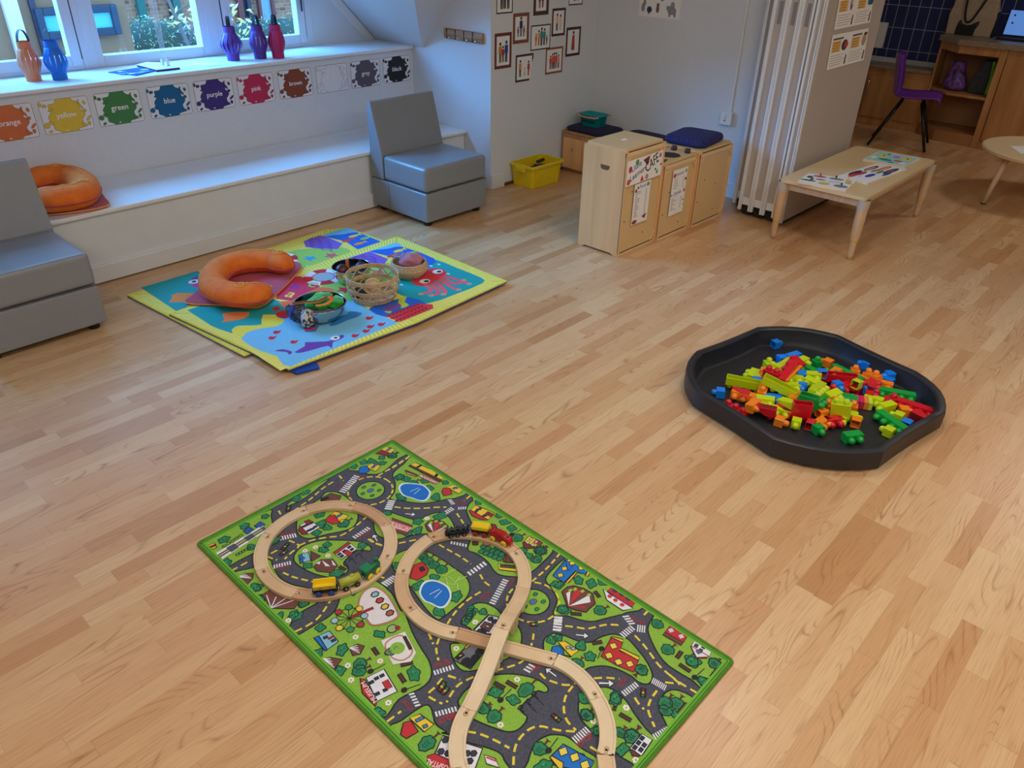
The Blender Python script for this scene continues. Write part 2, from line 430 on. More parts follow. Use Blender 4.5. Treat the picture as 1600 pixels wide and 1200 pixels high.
slab('ceiling_cheek_left', [(-0.90, yb, zb), (-0.90, 4.97, zb), (0.73, 4.97, 2.5), (0.73, 2.8, 2.5)], (-1, 0, 1))
sbox('ceiling_dormer', (0.66, 2.8, 2.5), (2.24, 5.05, 2.56), WALL)
# moulding where the cheek meets the gable wall
mb = MB()
mb.loft([[(3.79, 4.966, 0.868), (3.715, 4.966, 0.868), (3.715, 4.945, 0.868), (3.79, 4.945, 0.868)], [(2.26, 4.966, 2.40), (2.185, 4.966, 2.40), (2.185, 4.945, 2.40), (2.26, 4.945, 2.40)]], PAINT, None, False)
struct(mb.build('trim_1'))
# sill board
mb = MB(); mb.box((-3.2, 4.532, 0.845), (3.81, 4.97, 0.867), PAINT); struct(mb.build('trim_2', None, 0.006))
# bench
b = thing('window_bench', 'long white boxed bench seat built under the colour posters', 'bench', (0, 4.02, 0))
mb = MB(); mb.box((-3.19, 0.005, 0.0), (3.81, 0.535, 0.347), PAINTY); mb.build('front_panel', b)
mb = MB(); mb.box((-3.19, -0.018, 0.347), (3.812, 0.535, 0.37), PAINT); mb.build('seat_board', b, 0.006)
mb = MB(); mb.box((-3.19, -0.016, 0.006), (3.79, 0.008, 0.095), PAINTY); mb.build('skirting', b, 0.004)
mb = MB(); mb.box((-3.19, -0.006, 0.0005), (3.79, 0.004, 0.006), BLACK); mb.build('shadow_gap', b)
sbox('baseboard_pictures', (3.816, 3.745, 0.001), (3.94, 3.767, 0.105), PAINTY, 0.003)
sbox('baseboard_corner', (3.94, 3.755, 0.0), (4.92, 3.767, 0.02), DARKWOOD)
sbox('baseboard_right', (4.902, 2.43, 0.0), (4.92, 2.9, 0.1), PAINTY, 0.003)
# windows -----------------------------------------------------------------
FRM = mat('upvc_frame', (214, 218, 222), 0.35, 0.02, 6)
glass, nt, bs = nodes_mat('window_glass')
nt.nodes.remove(bs); go = nt.nodes['Material Output']; gt = nt.nodes.new('ShaderNodeBsdfTransparent'); gg = nt.nodes.new('ShaderNodeBsdfGlossy'); gm = nt.nodes.new('ShaderNodeMixShader')
gt.inputs[0].default_value = (0.96, 0.985, 1.0, 1); gg.inputs['Roughness'].default_value = 0.02; gm.inputs[0].default_value = 0.04
nt.links.new(gt.outputs[0], gm.inputs[1]); nt.links.new(gg.outputs[0], gm.inputs[2]); nt.links.new(gm.outputs[0], go.inputs[0])
def frame_rect(mb, x0, x1, z0, z1, w, y0, y1, m):
    mb.box((x0, y0, z0), (x0 + w, y1, z1), m); mb.box((x1 - w, y0, z0), (x1, y1, z1), m)
    mb.box((x0 + w, y0, z0), (x1 - w, y1, z0 + w), m); mb.box((x0 + w, y0, z1 - w), (x1 - w, y1, z1), m)
def window(n, x0, x1, z0, z1, sash):
    """outer frame, opening sash and pane"""
    t = thing('window_%d' % n, 'window', 'window', ((x0 + x1) / 2, 4.96, z0)); t['kind'] = 'structure'
    del t['label']; del t['category']
    w, h = (x1 - x0) / 2, z1 - z0
    mb = MB(); frame_rect(mb, -w, w, 0, h, 0.055 if sash else 0.06, -0.005, 0.075, FRM); mb.build('frame', t, 0.004)
    if sash:
        mb = MB(); frame_rect(mb, -w + 0.062, w - 0.062, 0.02, h - 0.062, 0.058, -0.012, 0.05, FRM); mb.build('sash', t, 0.005)
        mb = MB(); frame_rect(mb, -w + 0.054, w - 0.054, 0.014, h - 0.054, 0.010, 0.0, 0.03, BLACK); mb.build('gasket', t)
        mb = MB(); mb.box((-w + 0.115, 0.015, 0.072), (w - 0.115, 0.021, h - 0.115), glass); mb.build('pane', t)
        mb = MB()
        if n != 1: mb.box((w - 0.105, -0.03, 0.30), (w - 0.085, -0.012, 0.34), BLACK); mb.box((w - 0.1, -0.04, 0.22), (w - 0.09, -0.028, 0.33), BLACK); mb.build('handle', t, 0.003)
    else:
        mb = MB(); mb.box((-w + 0.055, 0.03, 0.055), (w - 0.055, 0.036, h - 0.055), glass); mb.build('pane', t)
    return t
window(1, 1.0, 1.785, 0.868, 2.20, True)
window(2, 1.785, 2.515, 0.868, 2.10, False)
window(4, 0.215, 0.985, 0.868, 2.20, True)  # extra window out of view on the left, added to let in more daylight
window(3, 2.555, 3.275, 0.868, 1.40, True)
sbox('trim_3', (1.762, 4.952, 0.868), (1.81, 5.02, 2.10), FRM, 0.004)
sbox('trim_4', (2.50, 4.952, 0.868), (2.57, 5.02, 1.40), FRM, 0.004)

# ================================================================== outside the window
PAVE = mat('outside_paving', (190, 186, 180), 0.9, 0.2, 3)
mb = MB(); mb.box((-12, 5.3, -0.65), (26, 24, -0.6), PAVE); tag(mb.build('paved_yard'), 'pale paved yard outside beyond the window', 'ground', kind='structure')
def brick_material():
    m, nt, b_ = nodes_mat('outside_brick')
    tcn = nt.nodes.new('ShaderNodeTexCoord'); mpn = nt.nodes.new('ShaderNodeMapping'); mpn.inputs['Rotation'].default_value = (PI / 2, 0, 0)
    br = nt.nodes.new('ShaderNodeTexBrick'); br.inputs['Scale'].default_value = 4.0
    br.inputs['Color1'].default_value = lin((120, 84, 70)); br.inputs['Color2'].default_value = lin((168, 132, 112)); br.inputs['Mortar'].default_value = lin((176, 164, 152))
    br.inputs['Mortar Size'].default_value = 0.012
    nt.links.new(tcn.outputs['Object'], mpn.inputs[0]); nt.links.new(mpn.outputs[0], br.inputs['Vector']); nt.links.new(br.outputs[0], b_.inputs['Base Color'])
    b_.inputs['Roughness'].default_value = 0.9
    return m
BRICK = brick_material()
hb = thing('brick_building', 'brick building with green door posts across the yard outside', 'building', (9, 14, -0.6))
mb = MB(); mb.box((-7, 0, 0), (9, 0.4, 6), BRICK); mb.build('wall', hb)
TEAL = mat('green_post_paint', (20, 110, 110), 0.5); NAVY = mat('navy_paint', (40, 50, 80), 0.5); MAROON = mat('maroon_paint', (110, 60, 66), 0.5)
WHT = mat('white_paper', (235, 235, 232), 0.7, 0.02); DGLASS = mat('dark_panes', (40, 62, 74), 0.2)
def out(px, py, Y): return on(px, py, 1, Y)
def vbox(parent, name, xa, xb, Y, m, y0=0.0, dy=0.08, za=None, zb=None, org=(9, 14, -0.6)):
    """an upright member between two image columns, measured on the plane Y"""
    a, c = out(xa, 30, Y), out(xb, 30, Y)
    o = MB(); o.box((a.x - org[0], Y - org[1] - dy, (za if za is not None else -0.6) - org[2]), (c.x - org[0], Y - org[1] - 0.002, (zb if zb is not None else 2.6) - org[2]), m)
    return o.build(name, parent)
vbox(hb, 'door_post', 217, 229, 14, TEAL); vbox(hb, 'door_post', 266, 271, 14, NAVY); vbox(hb, 'door_post', 272, 283, 14, TEAL)
vbox(hb, 'door_opening', 229, 236, 14, DGLASS, dy=0.03, za=0.4, zb=2.2)
vbox(hb, 'window_frame', 372, 380, 14, MAROON); vbox(hb, 'window_frame', 386, 391, 14, NAVY, dy=0.1)
vbox(hb, 'window_pane', 380, 386, 14, DGLASS, dy=0.03); vbox(hb, 'window_pane', 408, 424, 14, mat('pale_panes', (120, 170, 190), 0.2), dy=0.03)
vbox(hb, 'window_frame', 404, 408, 14, MAROON); vbox(hb, 'window_frame', 424, 428, 14, MAROON)
vbox(hb, 'notice', 233, 262, 14, WHT, dy=0.04, za=1.0, zb=1.5); vbox(hb, 'notice', 447, 455, 14, WHT, dy=0.04, za=0.7, zb=1.2)
# beige pier with the blue-framed notice board
bw = thing('rendered_wall', 'beige rendered wall outside behind the notice board', 'wall', (0, 9, -0.6))
mb = MB(); a = out(-40, 60, 9); c = out(207, 60, 9); mb.box((a.x - 3, 0, 0), (c.x, 0.25, 3.4), mat('beige_render', (150, 118, 92), 0.85, 0.06)); mb.build('wall_face', bw)
mb = MB(); a = out(26, 60, 9); mb.box((a.x - 0.05, -0.06, 0), (a.x + 0.08, -0.001, 3.4), WHT); mb.build('downpipe', bw)
mb = MB(); a = out(62, 60, 9); mb.box((a.x - 0.02, -0.05, 0), (a.x + 0.03, -0.001, 3.4), NAVY); mb.build('cable_duct', bw)
a, c = out(62, 62, 9), out(189, 62, 9); d = out(150, 7, 9)
nb = thing('notice_board', 'blue-framed glazed notice board on beige wall outside', 'notice board', (a.x, 8.99, a.z))
wd, hg = c.x - a.x, d.z - a.z
mb = MB(); frame_rect(mb, 0, wd, 0, hg, 0.07, -0.08, 0, mat('blue_board_frame', (14, 56, 84), 0.4)); mb.build('frame', nb, 0.01)
mb = MB(); mb.box((0.07, -0.04, 0.07), (wd - 0.07, -0.01, hg - 0.07), mat('cyan_board_back', (90, 205, 205), 0.3)); mb.build('backing', nb)
# hedge: a solid of twiggy leaves
random.seed(3)
HG = mat('hedge_leaves', (120, 158, 126), 0.8, 0.5, 30); HG2 = mat('hedge_leaves_light', (186, 210, 180), 0.8, 0.3, 30)
def leafy(name, cx, cy, cz, rx, ry, rz_, n, m, m2, size, label, cat):
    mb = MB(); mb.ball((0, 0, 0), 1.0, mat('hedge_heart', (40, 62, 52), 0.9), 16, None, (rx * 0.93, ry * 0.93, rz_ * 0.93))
    for i in range(n):
        u = random.uniform(-1, 1); th = random.uniform(0, 2 * PI); q = math.sqrt(1 - u * u); k = random.uniform(0.93, 1.06)
        p = Vector((rx * q * math.cos(th) * k, ry * q * math.sin(th) * k, rz_ * u * k))
        s_ = size * random.uniform(0.6, 1.3); R3 = Matrix.Rotation(random.uniform(0, 6.28), 4, Vector((random.uniform(-1, 1), random.uniform(-1, 1), random.uniform(-1, 1))))
        mb.add([(0, 0, 0), (s_, 0.3 * s_, 0), (2 * s_, 0, 0), (s_, -0.3 * s_, 0)], [(0, 1, 2, 3)], m if random.random() < .55 else m2, False, Matrix.Translation(p) @ R3)
    o = mb.build(name); o.location = (cx, cy, cz); return tag(o, label, cat)
h0 = out(238, 85, 9.3)
leafy('clipped_hedge', h0.x + .16, 9.9, h0.z - 0.10, 0.86, 0.5, 0.40, 3200, HG, HG2, 0.022, 'rounded clipped hedge outside the middle window pane', 'hedge')
h1 = out(420, 60, 10.5)
leafy('low_hedge', h1.x + .4, 10.5, h1.z - 0.15, 2.0, 0.5, 0.42, 2600, HG, HG2, 0.025, 'low green hedge outside the right-hand window pane', 'hedge')
# sapling with pale leaves
sp = thing('young_tree', 'thin young tree with pale yellow leaves outside the window', 'tree', (out(300, 70, 8).x, 8, -0.6))
mb = MB(); mb.tube([(0, 0, 0), (0.02, 0, 0.9), (-0.15, 0, 1.5), (-0.3, 0, 2.1)], [0.03, 0.022, 0.016, 0.008], mat('bark', (120, 110, 100), 0.9), 6)
mb.tube([(-0.05, 0, 1.1), (0.35, 0.05, 1.7)], [0.012, 0.006], MATS['bark'], 6); mb.tube([(-0.12, 0, 1.4), (0.7, 0.1, 1.75)], [0.01, 0.005], MATS['bark'], 6); mb.build('trunk', sp)
mb = MB(); LY = mat('yellow_leaf', (226, 214, 130), 0.6, 0.2); LW = mat('pale_leaf', (240, 236, 214), 0.6, 0.1)
for (qx, qy, n) in ((283, 22, 9), (300, 28, 9), (276, 40, 6), (306, 46, 3), (352, 18, 7), (374, 18, 9), (378, 52, 7), (388, 60, 4)):
    p = out(qx, qy, 8) - Vector((out(300, 70, 8).x, 8, -0.6))
    for i in range(n):
        s_ = random.uniform(0.028, 0.05); R3 = Matrix.Rotation(random.uniform(-1.2, 1.2), 4, 'Y') @ Matrix.Rotation(random.uniform(-.6, .6), 4, 'X') @ Matrix.Rotation(PI / 2, 4, 'X')
        mb.add([(0, 0, 0), (s_, .35 * s_, 0), (2 * s_, 0, 0), (s_, -.35 * s_, 0)], [(0, 1, 2, 3)], LY if random.random() < .5 else LW, False, Matrix.Translation(p + Vector((random.uniform(-.1, .1), random.uniform(-.1, .1), random.uniform(-.07, .07)))) @ R3)
mb.build('leaves', sp)
# parked car seen low on the left
car = thing('parked_car', 'pale parked car seen low through the left window pane', 'car', (out(10, 85, 8.2).x - 1.25, 7.7, -0.6), 0.0)
CAR = mat('car_paint', (225, 230, 235), 0.25, coat=0.5)
mb = MB(); mb.loft([[(-1.9, y, .35), (-1.9, y, .75), (-1.2, y, .92), (-.8, y * .85, 1.38), (.5, y * .85, 1.40), (1.1, y, .95), (1.8, y, .8), (1.9, y, .35)] for y in (-.8, .0, .4)], CAR, None, False); mb.build('body', car, 0.04)
mb = MB(); mb.loft([[(-1.05, y, .95), (-.72, y * .88, 1.33), (.45, y * .88, 1.34), (.9, y, .96)] for y in (-.815, -.79)], DGLASS, None, False); mb.build('side_window', car)
for wx in (-1.2, 1.15):
    mb = MB(); mb.lathe([(.02, -.09), (.3, -.09), (.31, -.07), (.31, .07), (.3, .09), (.02, .09)], BLACK, 20, Matrix.Translation((wx, -.74, .31)) @ Matrix.Rotation(PI / 2, 4, 'X')); mb.build('wheel', car)
# ================================================================== colour posters on the wall under the sill
CARD = mat('poster_card', (226, 228, 230), 0.5, 0.02)
POST = [(1.037, 'orange', (214, 112, 62)), (1.312, 'yellow', (222, 190, 60)), (1.589, 'green', (66, 130, 70)), (1.873, 'blue', (10, 98, 148)),
        (2.150, 'purple', (62, 44, 122)), (2.427, 'pink', (190, 38, 84)), (2.709, 'brown', (134, 66, 42)), (2.990, '', (226, 228, 230)), (3.267, 'grey', (92, 86, 98)), (3.543, 'black', (34, 36, 44))]
random.seed(11)
SPL = []
for i in range(40):
    a = 2 * PI * i / 40
    SPL.append((a, 1.0 + (0.10 if i % 4 == 0 else (-0.07 if i % 4 == 2 else 0.0)) * random.uniform(0.6, 1.5)))
for x0, word, rgb in POST:
    mb = MB(); cw, ch = 0.253, 0.177
    M = basis((x0 + cw, 4.5585, 0.631), (-1, 0, 0), (0, 0, 1))
    M = basis((x0, 4.559, 0.631), (1, 0, 0), (0, 0, 1))
    mb.prism(rrect(0, 0, cw, ch, 0.012), 0.0, 0.0015, CARD, M)
    p = Print(mb, 0.0015, M, (0.001, 0.001, cw - 0.001, ch - 0.001))
    dark = tuple(int(c * 0.35) for c in rgb) if word else (60, 60, 80)
    p.line(rrect(0.004, 0.004, cw - 0.004, ch - 0.004, 0.012), 0.0022, tuple(int(c * .6) for c in rgb) if word else (60, 60, 80), 1, True)
    sp_ = [(cw / 2 + math.cos(a) * r * 0.084, ch / 2 - 0.004 + math.sin(a) * r * 0.094) for a, r in SPL]
    p.box = (0.006, 0.005, cw - 0.006, ch - 0.005)
    p.shape(catmull(sp_, 3), rgb, dark, 0.0016, 1)
    for (dx, dy, rx, ry, an) in ((0.03, 0.146, 0.011, 0.008, 0), (0.012, 0.155, 0.006, 0.01, 0), (0.057, 0.125, 0.016, 0.006, .4), (0.02, 0.05, 0.014, 0.013, 0), (0.044, 0.06, 0.014, 0.008, -.6), (0.03, 0.018, 0.01, 0.006, .5),
                                 (0.205, 0.125, 0.017, 0.006, -.9), (0.226, 0.14, 0.007, 0.01, .3), (0.197, 0.15, 0.010, 0.004, 1.1), (0.22, 0.10, 0.01, 0.008, 0), (0.232, 0.06, 0.016, 0.006, .7), (0.228, 0.034, 0.008, 0.01, 0), (0.203, 0.03, 0.016, 0.007, -.5)):
        e_ = [(dx + math.cos(an) * a - math.sin(an) * b, dy + math.sin(an) * a + math.cos(an) * b) for a, b in ell(0, 0, rx, ry, 14)]
        p.shape(e_, rgb, dark, 0.0014, 3)
    if word:
        L = 1.12 * {'orange': .092, 'yellow': .092, 'green': .082, 'blue': .058, 'purple': .088, 'pink': .058, 'brown': .082, 'grey': .062, 'black': .076}[word]
        p.text(word, (cw / 2 - L / 2, 0.078), (cw / 2 + L / 2, 0.078), (240, 240, 240), 6)
        p.poly(ell(cw / 2 - 0.014, 0.014, 0.006, 0.003, 10), (240, 240, 240), 6)
    o = mb.build('colour_poster')
    nm = "reading '%s'" % word if word else 'that is white, between brown and grey'
    tag(o, 'small wall poster of a paint splat %s' % nm, 'poster', 'paint splat posters under the window sill')

# ================================================================== paper lanterns and papers on the sill
def lantern(x, y, rgb, label, spin, lean, bulge=0.060, flower=False):
    slit = 0.040 if flower else 0.050
    t = thing('paper_lantern', label, 'lantern', (x, y, 0.8675), spin, 'paper lanterns on the window sill', rot=(lean[0], lean[1], spin))
    m = mat('lantern_paper_%d_%d_%d' % rgb, rgb, 0.5, 0.06, 20, spec=0.5)
    mb = MB(); n = 14
    prof = [(0.037, 0.0), (0.038, 0.035), (0.040, 0.04), (bulge, 0.092), (0.040, 0.15), (0.035, 0.158), (0.034, 0.192)]
    mb.lathe(prof[:2], m, 28, None, True, False); mb.lathe(prof[-2:], m, 28, None, True, False)
    for k in range(n):
        a = 2 * PI * k / n; q = []
        for r, z in catmull([(p[0], p[1]) for p in prof[1:6]], 3, False):
            q.append((r, z))
        v = []
        for r, z in q:
            hw = PI * min(r, slit) / n * 0.97; v += [(r * math.cos(a) - hw * math.sin(a), r * math.sin(a) + hw * math.cos(a), z), (r * math.cos(a) + hw * math.sin(a), r * math.sin(a) - hw * math.cos(a), z)]
        mb.add(v, [(2 * i, 2 * i + 1, 2 * i + 3, 2 * i + 2) for i in range(len(q) - 1)], m, True)
    if flower:
        mb.add([(0.0352 * math.cos(-2.0) + .012 * math.cos(b), 0.0372 * math.sin(-2.0) - .001, 0.165 + .012 * math.sin(b)) for b in [2 * PI * i / 8 for i in range(8)]], [tuple(range(8))], pm((220, 180, 50)))
    mb.build('shade', t)
    mb = MB(); hp = [(0.033 * math.cos(PI * i / 12), 0, 0.18 + 0.068 * math.sin(PI * i / 12)) for i in range(13)]; v = []
    for p_ in hp: v += [(p_[0], -0.0095, p_[2]), (p_[0], 0.0095, p_[2])]
    mb.add(v, [(2 * i, 2 * i + 1, 2 * i + 3, 2 * i + 2) for i in range(12)], mat('black_card', (24, 26, 34), 0.6), True); mb.build('handle', t)
LAN = [((56, 129), (226, 128, 78), 'orange paper lantern, leftmost on the window sill', 0.4, (0, 0.0), 0.056, False),
       ((97, 127), (18, 112, 205), 'blue paper lantern beside the orange one on the sill', -0.3, (0, 0), 0.058, False),
       ((368, 97), (96, 52, 150), 'purple paper lantern with wide open slits and a yellow leaf cutout', 1.0, (0, 0), 0.066, True),
       ((410, 94), (88, 44, 138), 'purple paper lantern with closed slits, next to the pink one', 0.6, (0, 0), 0.055, False),
       ((438, 93), (186, 30, 92), 'pink paper lantern, rightmost on the window sill', 0.7, (0, 0), 0.052, False)]
for q, rgb, lb, sp_, ln, bu, fw in LAN:
    P = fl(q[0], q[1] - 2, 0.867); lantern(P.x, min(max(P.y + 0.02, 4.59), 4.9), rgb, lb, sp_, ln, bu, fw)
WP = mat('white_sheet', (236, 236, 234), 0.6, 0.02)
def sheet(name, pts, z, th, m, label, cat, extra=None):
    c = Vector((sum(p[0] for p in pts) / len(pts), sum(p[1] for p in pts) / len(pts)))
    mb = MB(); mb.prism([(p[0] - c.x, p[1] - c.y) for p in pts], 0, th, m)
    if extra: extra(mb, c)
    o = mb.build(name); o.location = (c.x, c.y, z); return tag(o, label, cat)
def q4(zs, z): return [fl(*q, z)[:2] for q in zs]
def ex1(mb, c):
    p = Print(mb, 0.004)
    for i in range(14):
        a = random.uniform(-.08, .08), random.uniform(-.06, .06)
        p.poly(ell(a[0], a[1], .03, .012, 8, random.uniform(0, 3)), random.choice([(20, 110, 180), (16, 60, 120), (90, 190, 210), (230, 240, 240)]), 1 + i % 3)
def safe(pts, y1=4.93, y0=4.545): return [(p[0], min(max(p[1], y0), y1)) for p in pts]
sheet('folded_poster', safe(q4([(169, 113), (222, 105), (246, 110), (212, 118), (198, 116)], .87)), 0.8675, 0.004, pm((24, 80, 150)), 'folded blue printed paper left of the white booklet on the sill', 'paper', ex1)
def ex2(mb, c): pass
bk = thing('booklet', 'white rounded booklet with dark edge lying on the sill under the blind cords', 'booklet', (0, 0, 0))
pts = safe(q4([(214, 103), (230, 99), (264, 101), (281, 107), (245, 111)], .872)); cx = sum(p[0] for p in pts) / 5; cy = sum(p[1] for p in pts) / 5; bk.location = (cx, cy, 0.8675)
mb = MB(); mb.prism([(p[0] - cx, p[1] - cy) for p in pts], 0.0, 0.010, pm((70, 50, 110))); mb.build('pages', bk, 0.001)
mb = MB(); mb.prism([((p[0] - cx) * 1.02, (p[1] - cy) * 1.02) for p in pts], 0.0102, 0.012, WP); mb.build('cover', bk)
sheet('paper_sheet', safe(q4([(300, 101), (309, 95), (336, 97), (347, 101), (325, 103)], .87)), 0.8675, 0.002, WP, 'crumpled pale sheet on the sill left of the purple lanterns', 'paper')
cd = thing('blind_cords', 'bunch of thin white blind cords hanging to the sill before the middle pane', 'cords', (0, 0, 0))
P0_ = fl(257, 102, 0.88)
cd.location = (P0_.x, P0_.y - 0.02, 0.882)
mb = MB()
for k in range(6):
    mb.tube([(0.008 * (k - 2.5) * .6, 0, 0.02), (0.008 * (k - 2.5), 0.01, 0.35), (0.004 * (k - 2.5), 0.02, 1.1)], 0.0010, WP, 5)
mb.build('cord', cd)
mb = MB(); mb.lathe([(.004, 0), (.010, .004), (.010, .03), (.004, .036)], WP, 12, Matrix.Translation((-.016, 0, 0))); mb.lathe([(.004, -.002), (.010, .0), (.010, .03), (.004, .036)], WP, 12, Matrix.Translation((.014, 0, 0))); mb.build('acorn', cd)

# ================================================================== grey soft chairs
VIN = mat('grey_vinyl', (134, 138, 142), 0.38, 0.03, 40, bump=0.05, coat=0.15)
def soft_chair(x, y, label, w=0.515, d=0.53):
    t = thing('soft_chair', label, 'chair', (x, y, 0), 0, 'grey soft chairs')
    mb = MB(); mb.box((0, 0, 0.032), (w, d, 0.213), VIN); mb.build('base', t, 0.010, 3)
    mb = MB(); mb.box((0.001, 0.001, 0.217), (w - 0.001, 0.405, 0.366), VIN); mb.build('seat', t, 0.022, 4)
    # backrest: wedge with a leaning front and an upright rear, its foot wrapping round behind the seat
    mb = MB(); sec = [(d, 0.217), (d, 0.668), (d - 0.005, 0.675), (0.505, 0.680), (0.494, 0.672), (0.410, 0.37), (0.4085, 0.217)]
    mb.loft([[(xx, p[0], p[1]) for p in sec] for xx in (0.0, w)], VIN, None, False); mb.build('backrest', t, 0.007, 3)
    for fx in (0.05, w - 0.05):
        for fy in (0.05, d - 0.05):
            mb = MB(); mb.lathe([(0.022, 0.0005), (0.025, 0.004), (0.025, 0.034)], BLACK, 16, Matrix.Translation((fx, fy, 0))); mb.build('foot', t)
    mb = MB(); mb.tube([(0.0, 0.36, 0.034), (-0.0005, 0.36, 0.21)], 0.0012, mat('seam', (80, 84, 88), 0.6), 5)
    for zz in (0.215,):
        mb.tube([(0.004, 0.002, zz), (w - 0.004, 0.002, zz), (w - .002, d - .004, zz), (0.002, d - .004, zz)], 0.0016, MATS['seam'], 5, True)
    mb.build('seam', t)
    return t
soft_chair(2.963, 3.468, 'grey vinyl soft chair against the bench, right of the play mats')
soft_chair(0.524, 3.49, 'grey vinyl soft chair cut off by the left picture edge', d=0.505)

# ================================================================== horseshoe cushions
ORG = mat('orange_velour', (238, 122, 26), 0.8, 0.1, 25, rgb2=(226, 106, 18), bump=0.1)
REDV = mat('raspberry_velour', (186, 48, 76), 0.85, 0.1, 25, bump=0.1, sheen=0.3)
PIPE = mat('yellow_piping', (232, 184, 84), 0.7)
def horseshoe(px, z, r, label, redpx, zr, swirl):
    cl = [fl(q[0], q[1], z + r * 0.8) for q in px]; c = sum(cl, Vector()) / len(cl)
    t = thing('horseshoe_cushion', label, 'cushion', (c.x, c.y, z), 0, 'orange horseshoe cushions on red quilts')
    ctr = [(p.x - c.x, p.y - c.y, r * 0.86) for p in cl]
    ctr = catmull(ctr, 5, False); n = len(ctr)
    rr = [r * min(1, 0.35 + 0.65 * math.sin(min(1, min(i, n - 1 - i) / 4.0) * PI / 2)) * (1 + 0.012 * math.sin(i * 1.3)) for i in range(n)]
    mb = MB(); mb.tube(ctr, rr, ORG, 20, False, True, None, True, 0.86)
    ob = mb.build('stuffed_ring', t, 0, 2, None, 1)
    # red piping seam halfway down, all round
    left = []; right = []
    for i in range(n):
        a = Vector(ctr[max(i - 1, 0)]); b2 = Vector(ctr[min(i + 1, n - 1)]); tt = (b2 - a).normalized(); q = Vector((-tt.y, tt.x, 0))
        k = rr[i] * 0.985; cc = Vector(ctr[i]); left.append(cc + q * k - Vector((0, 0, r * .22))); right.append(cc - q * k - Vector((0, 0, r * .22)))
    mb = MB(); mb.tube([tuple(p) for p in left + right[::-1]], 0.0035, REDV, 6, True); mb.build('piping', t)
    mb = MB()
    for (i, s0) in swirl:
        i = min(i, n - 1); cc = Vector(ctr[i]); pts = []
        for k in range(26):
            a = k * 0.5; R_ = 0.004 + 0.0011 * k * s0; pts.append((cc.x + R_ * math.cos(a), cc.y + R_ * math.sin(a)))
        for k in range(10):
            j = min(i + 1 + k // 1, n - 1); c2 = Vector(ctr[j]); pts.append((c2.x + .006 * math.sin(k * 1.1), c2.y + .006 * math.cos(k * 1.1)))
        out_ = []
        for p in pts:
            dmin = min(((Vector((p[0], p[1], 0)) - Vector((q_[0], q_[1], 0))).length, k_) for k_, q_ in enumerate(ctr)); dd, k_ = dmin
            h = math.sqrt(max(0.0, 1 - (dd / max(rr[k_], .001)) ** 2)) * rr[k_] * 0.86
            out_.append((p[0], p[1], ctr[k_][2] + h * 1.0 + 0.0015))
        mb.tube(out_, 0.0022, PIPE, 5)
    mb.build('embroidery', t)
    rp_ = [fl(q[0], q[1], zr) for q in redpx]; c2 = sum(rp_, Vector()) / len(rp_)
    return t, rp_, c2
def quilt(name, pts, z, th, m, label, cat, pipe):
    c = sum(pts, Vector()) / len(pts); pl = catmull([(p.x - c.x, p.y - c.y) for p in pts], 3)
    t = thing(name, label, cat, (c.x, c.y, z)); mb = MB(); mb.prism(pl, 0, th, m); mb.build('quilted_pad', t, 0.004, 2)
    mb = MB(); mb.tube([(p[0], p[1], th * .6) for p in pl], 0.003, pipe, 6, True); mb.build('piping', t)
    return t
MATZ = 0.028   # top of the upper play mat
t1, rp1, c1 = horseshoe([(452, 418), (432, 409), (405, 408), (375, 411), (348, 420), (333, 436), (337, 452), (362, 461), (392, 462), (424, 455)], MATZ + 0.014, 0.068,
    'orange horseshoe cushion lying open on the play mats', [(291, 476), (303, 463), (330, 440), (370, 428), (420, 408), (462, 412), (471, 420), (455, 440), (432, 462), (403, 483), (345, 479)], MATZ, [(4, 1), (38, 1)])
quilt('red_quilt', rp1, MATZ + 0.001, 0.012, REDV, 'raspberry red quilted pad with yellow piping under the cushion on the play mats', 'pad', PIPE)
t2, rp2, c2_ = horseshoe([(42, 289), (62, 281), (90, 277), (116, 280), (132, 291), (130, 304), (108, 310), (80, 313), (50, 312)], 0.384, 0.072,
    'orange horseshoe cushion resting on the window bench behind the left chair', [(60, 338), (120, 333), (171, 325), (165, 312), (140, 290), (70, 290), (30, 300), (30, 330)], 0.372, [(24, 1), (10, 1)])
quilt('red_quilt', [Vector((p.x, min(max(p.y, 4.03), 4.53), 0)) for p in rp2], 0.371, 0.012, REDV, 'raspberry red quilted pad under the cushion on the window bench', 'pad', PIPE)

# ================================================================== play mats with sea creatures
TZ = {'T5': (300, 680, 4.285), 'T6': (580, 760, 4.617), 'T7': (460, 920, 4.286), 'T8': (680, 960, 5), 'A': (840, 840, 5), 'B': (900, 980, 5.454), 'R': (600, 690, 6.154),
      'L': (340, 800, 5.333), 'P': (720, 840, 8.889), 'Q': (690, 950, 8), 'S': (660, 780, 8.889), 'U': (470, 850, 10), 'M1': (190, 340, 4.616), 'M2': (420, 340, 4.1026), 'M6': (460, 390, 7.273)}
def tr(tagn, pts, z):
    a = TZ[tagn]; return [tuple(fl(a[0] + p[0] / a[2], a[1] + p[1] / a[2], z)[:2]) for p in pts]
YEL = mat('mat_yellow_fabric', (232, 220, 70), 0.85, 0.1, 40); UNDER = mat('mat_navy_backing', (30, 70, 160), 0.85)
TEALc, SKY, SEA, YLc, PKc, ORc, GRc, PUc, REc, LIc, WHc, NAc = (10, 160, 160), (120, 196, 232), (24, 100, 200), (236, 222, 60), (216, 50, 90), (240, 120, 60), (150, 205, 90), (110, 70, 180), (214, 36, 44), (190, 210, 60), (240, 240, 240), (20, 30, 80)
def strip_shape(mb_p, pts, w, rgb, dl): mb_p.line(catmull(pts, 3, False), w, rgb, dl)
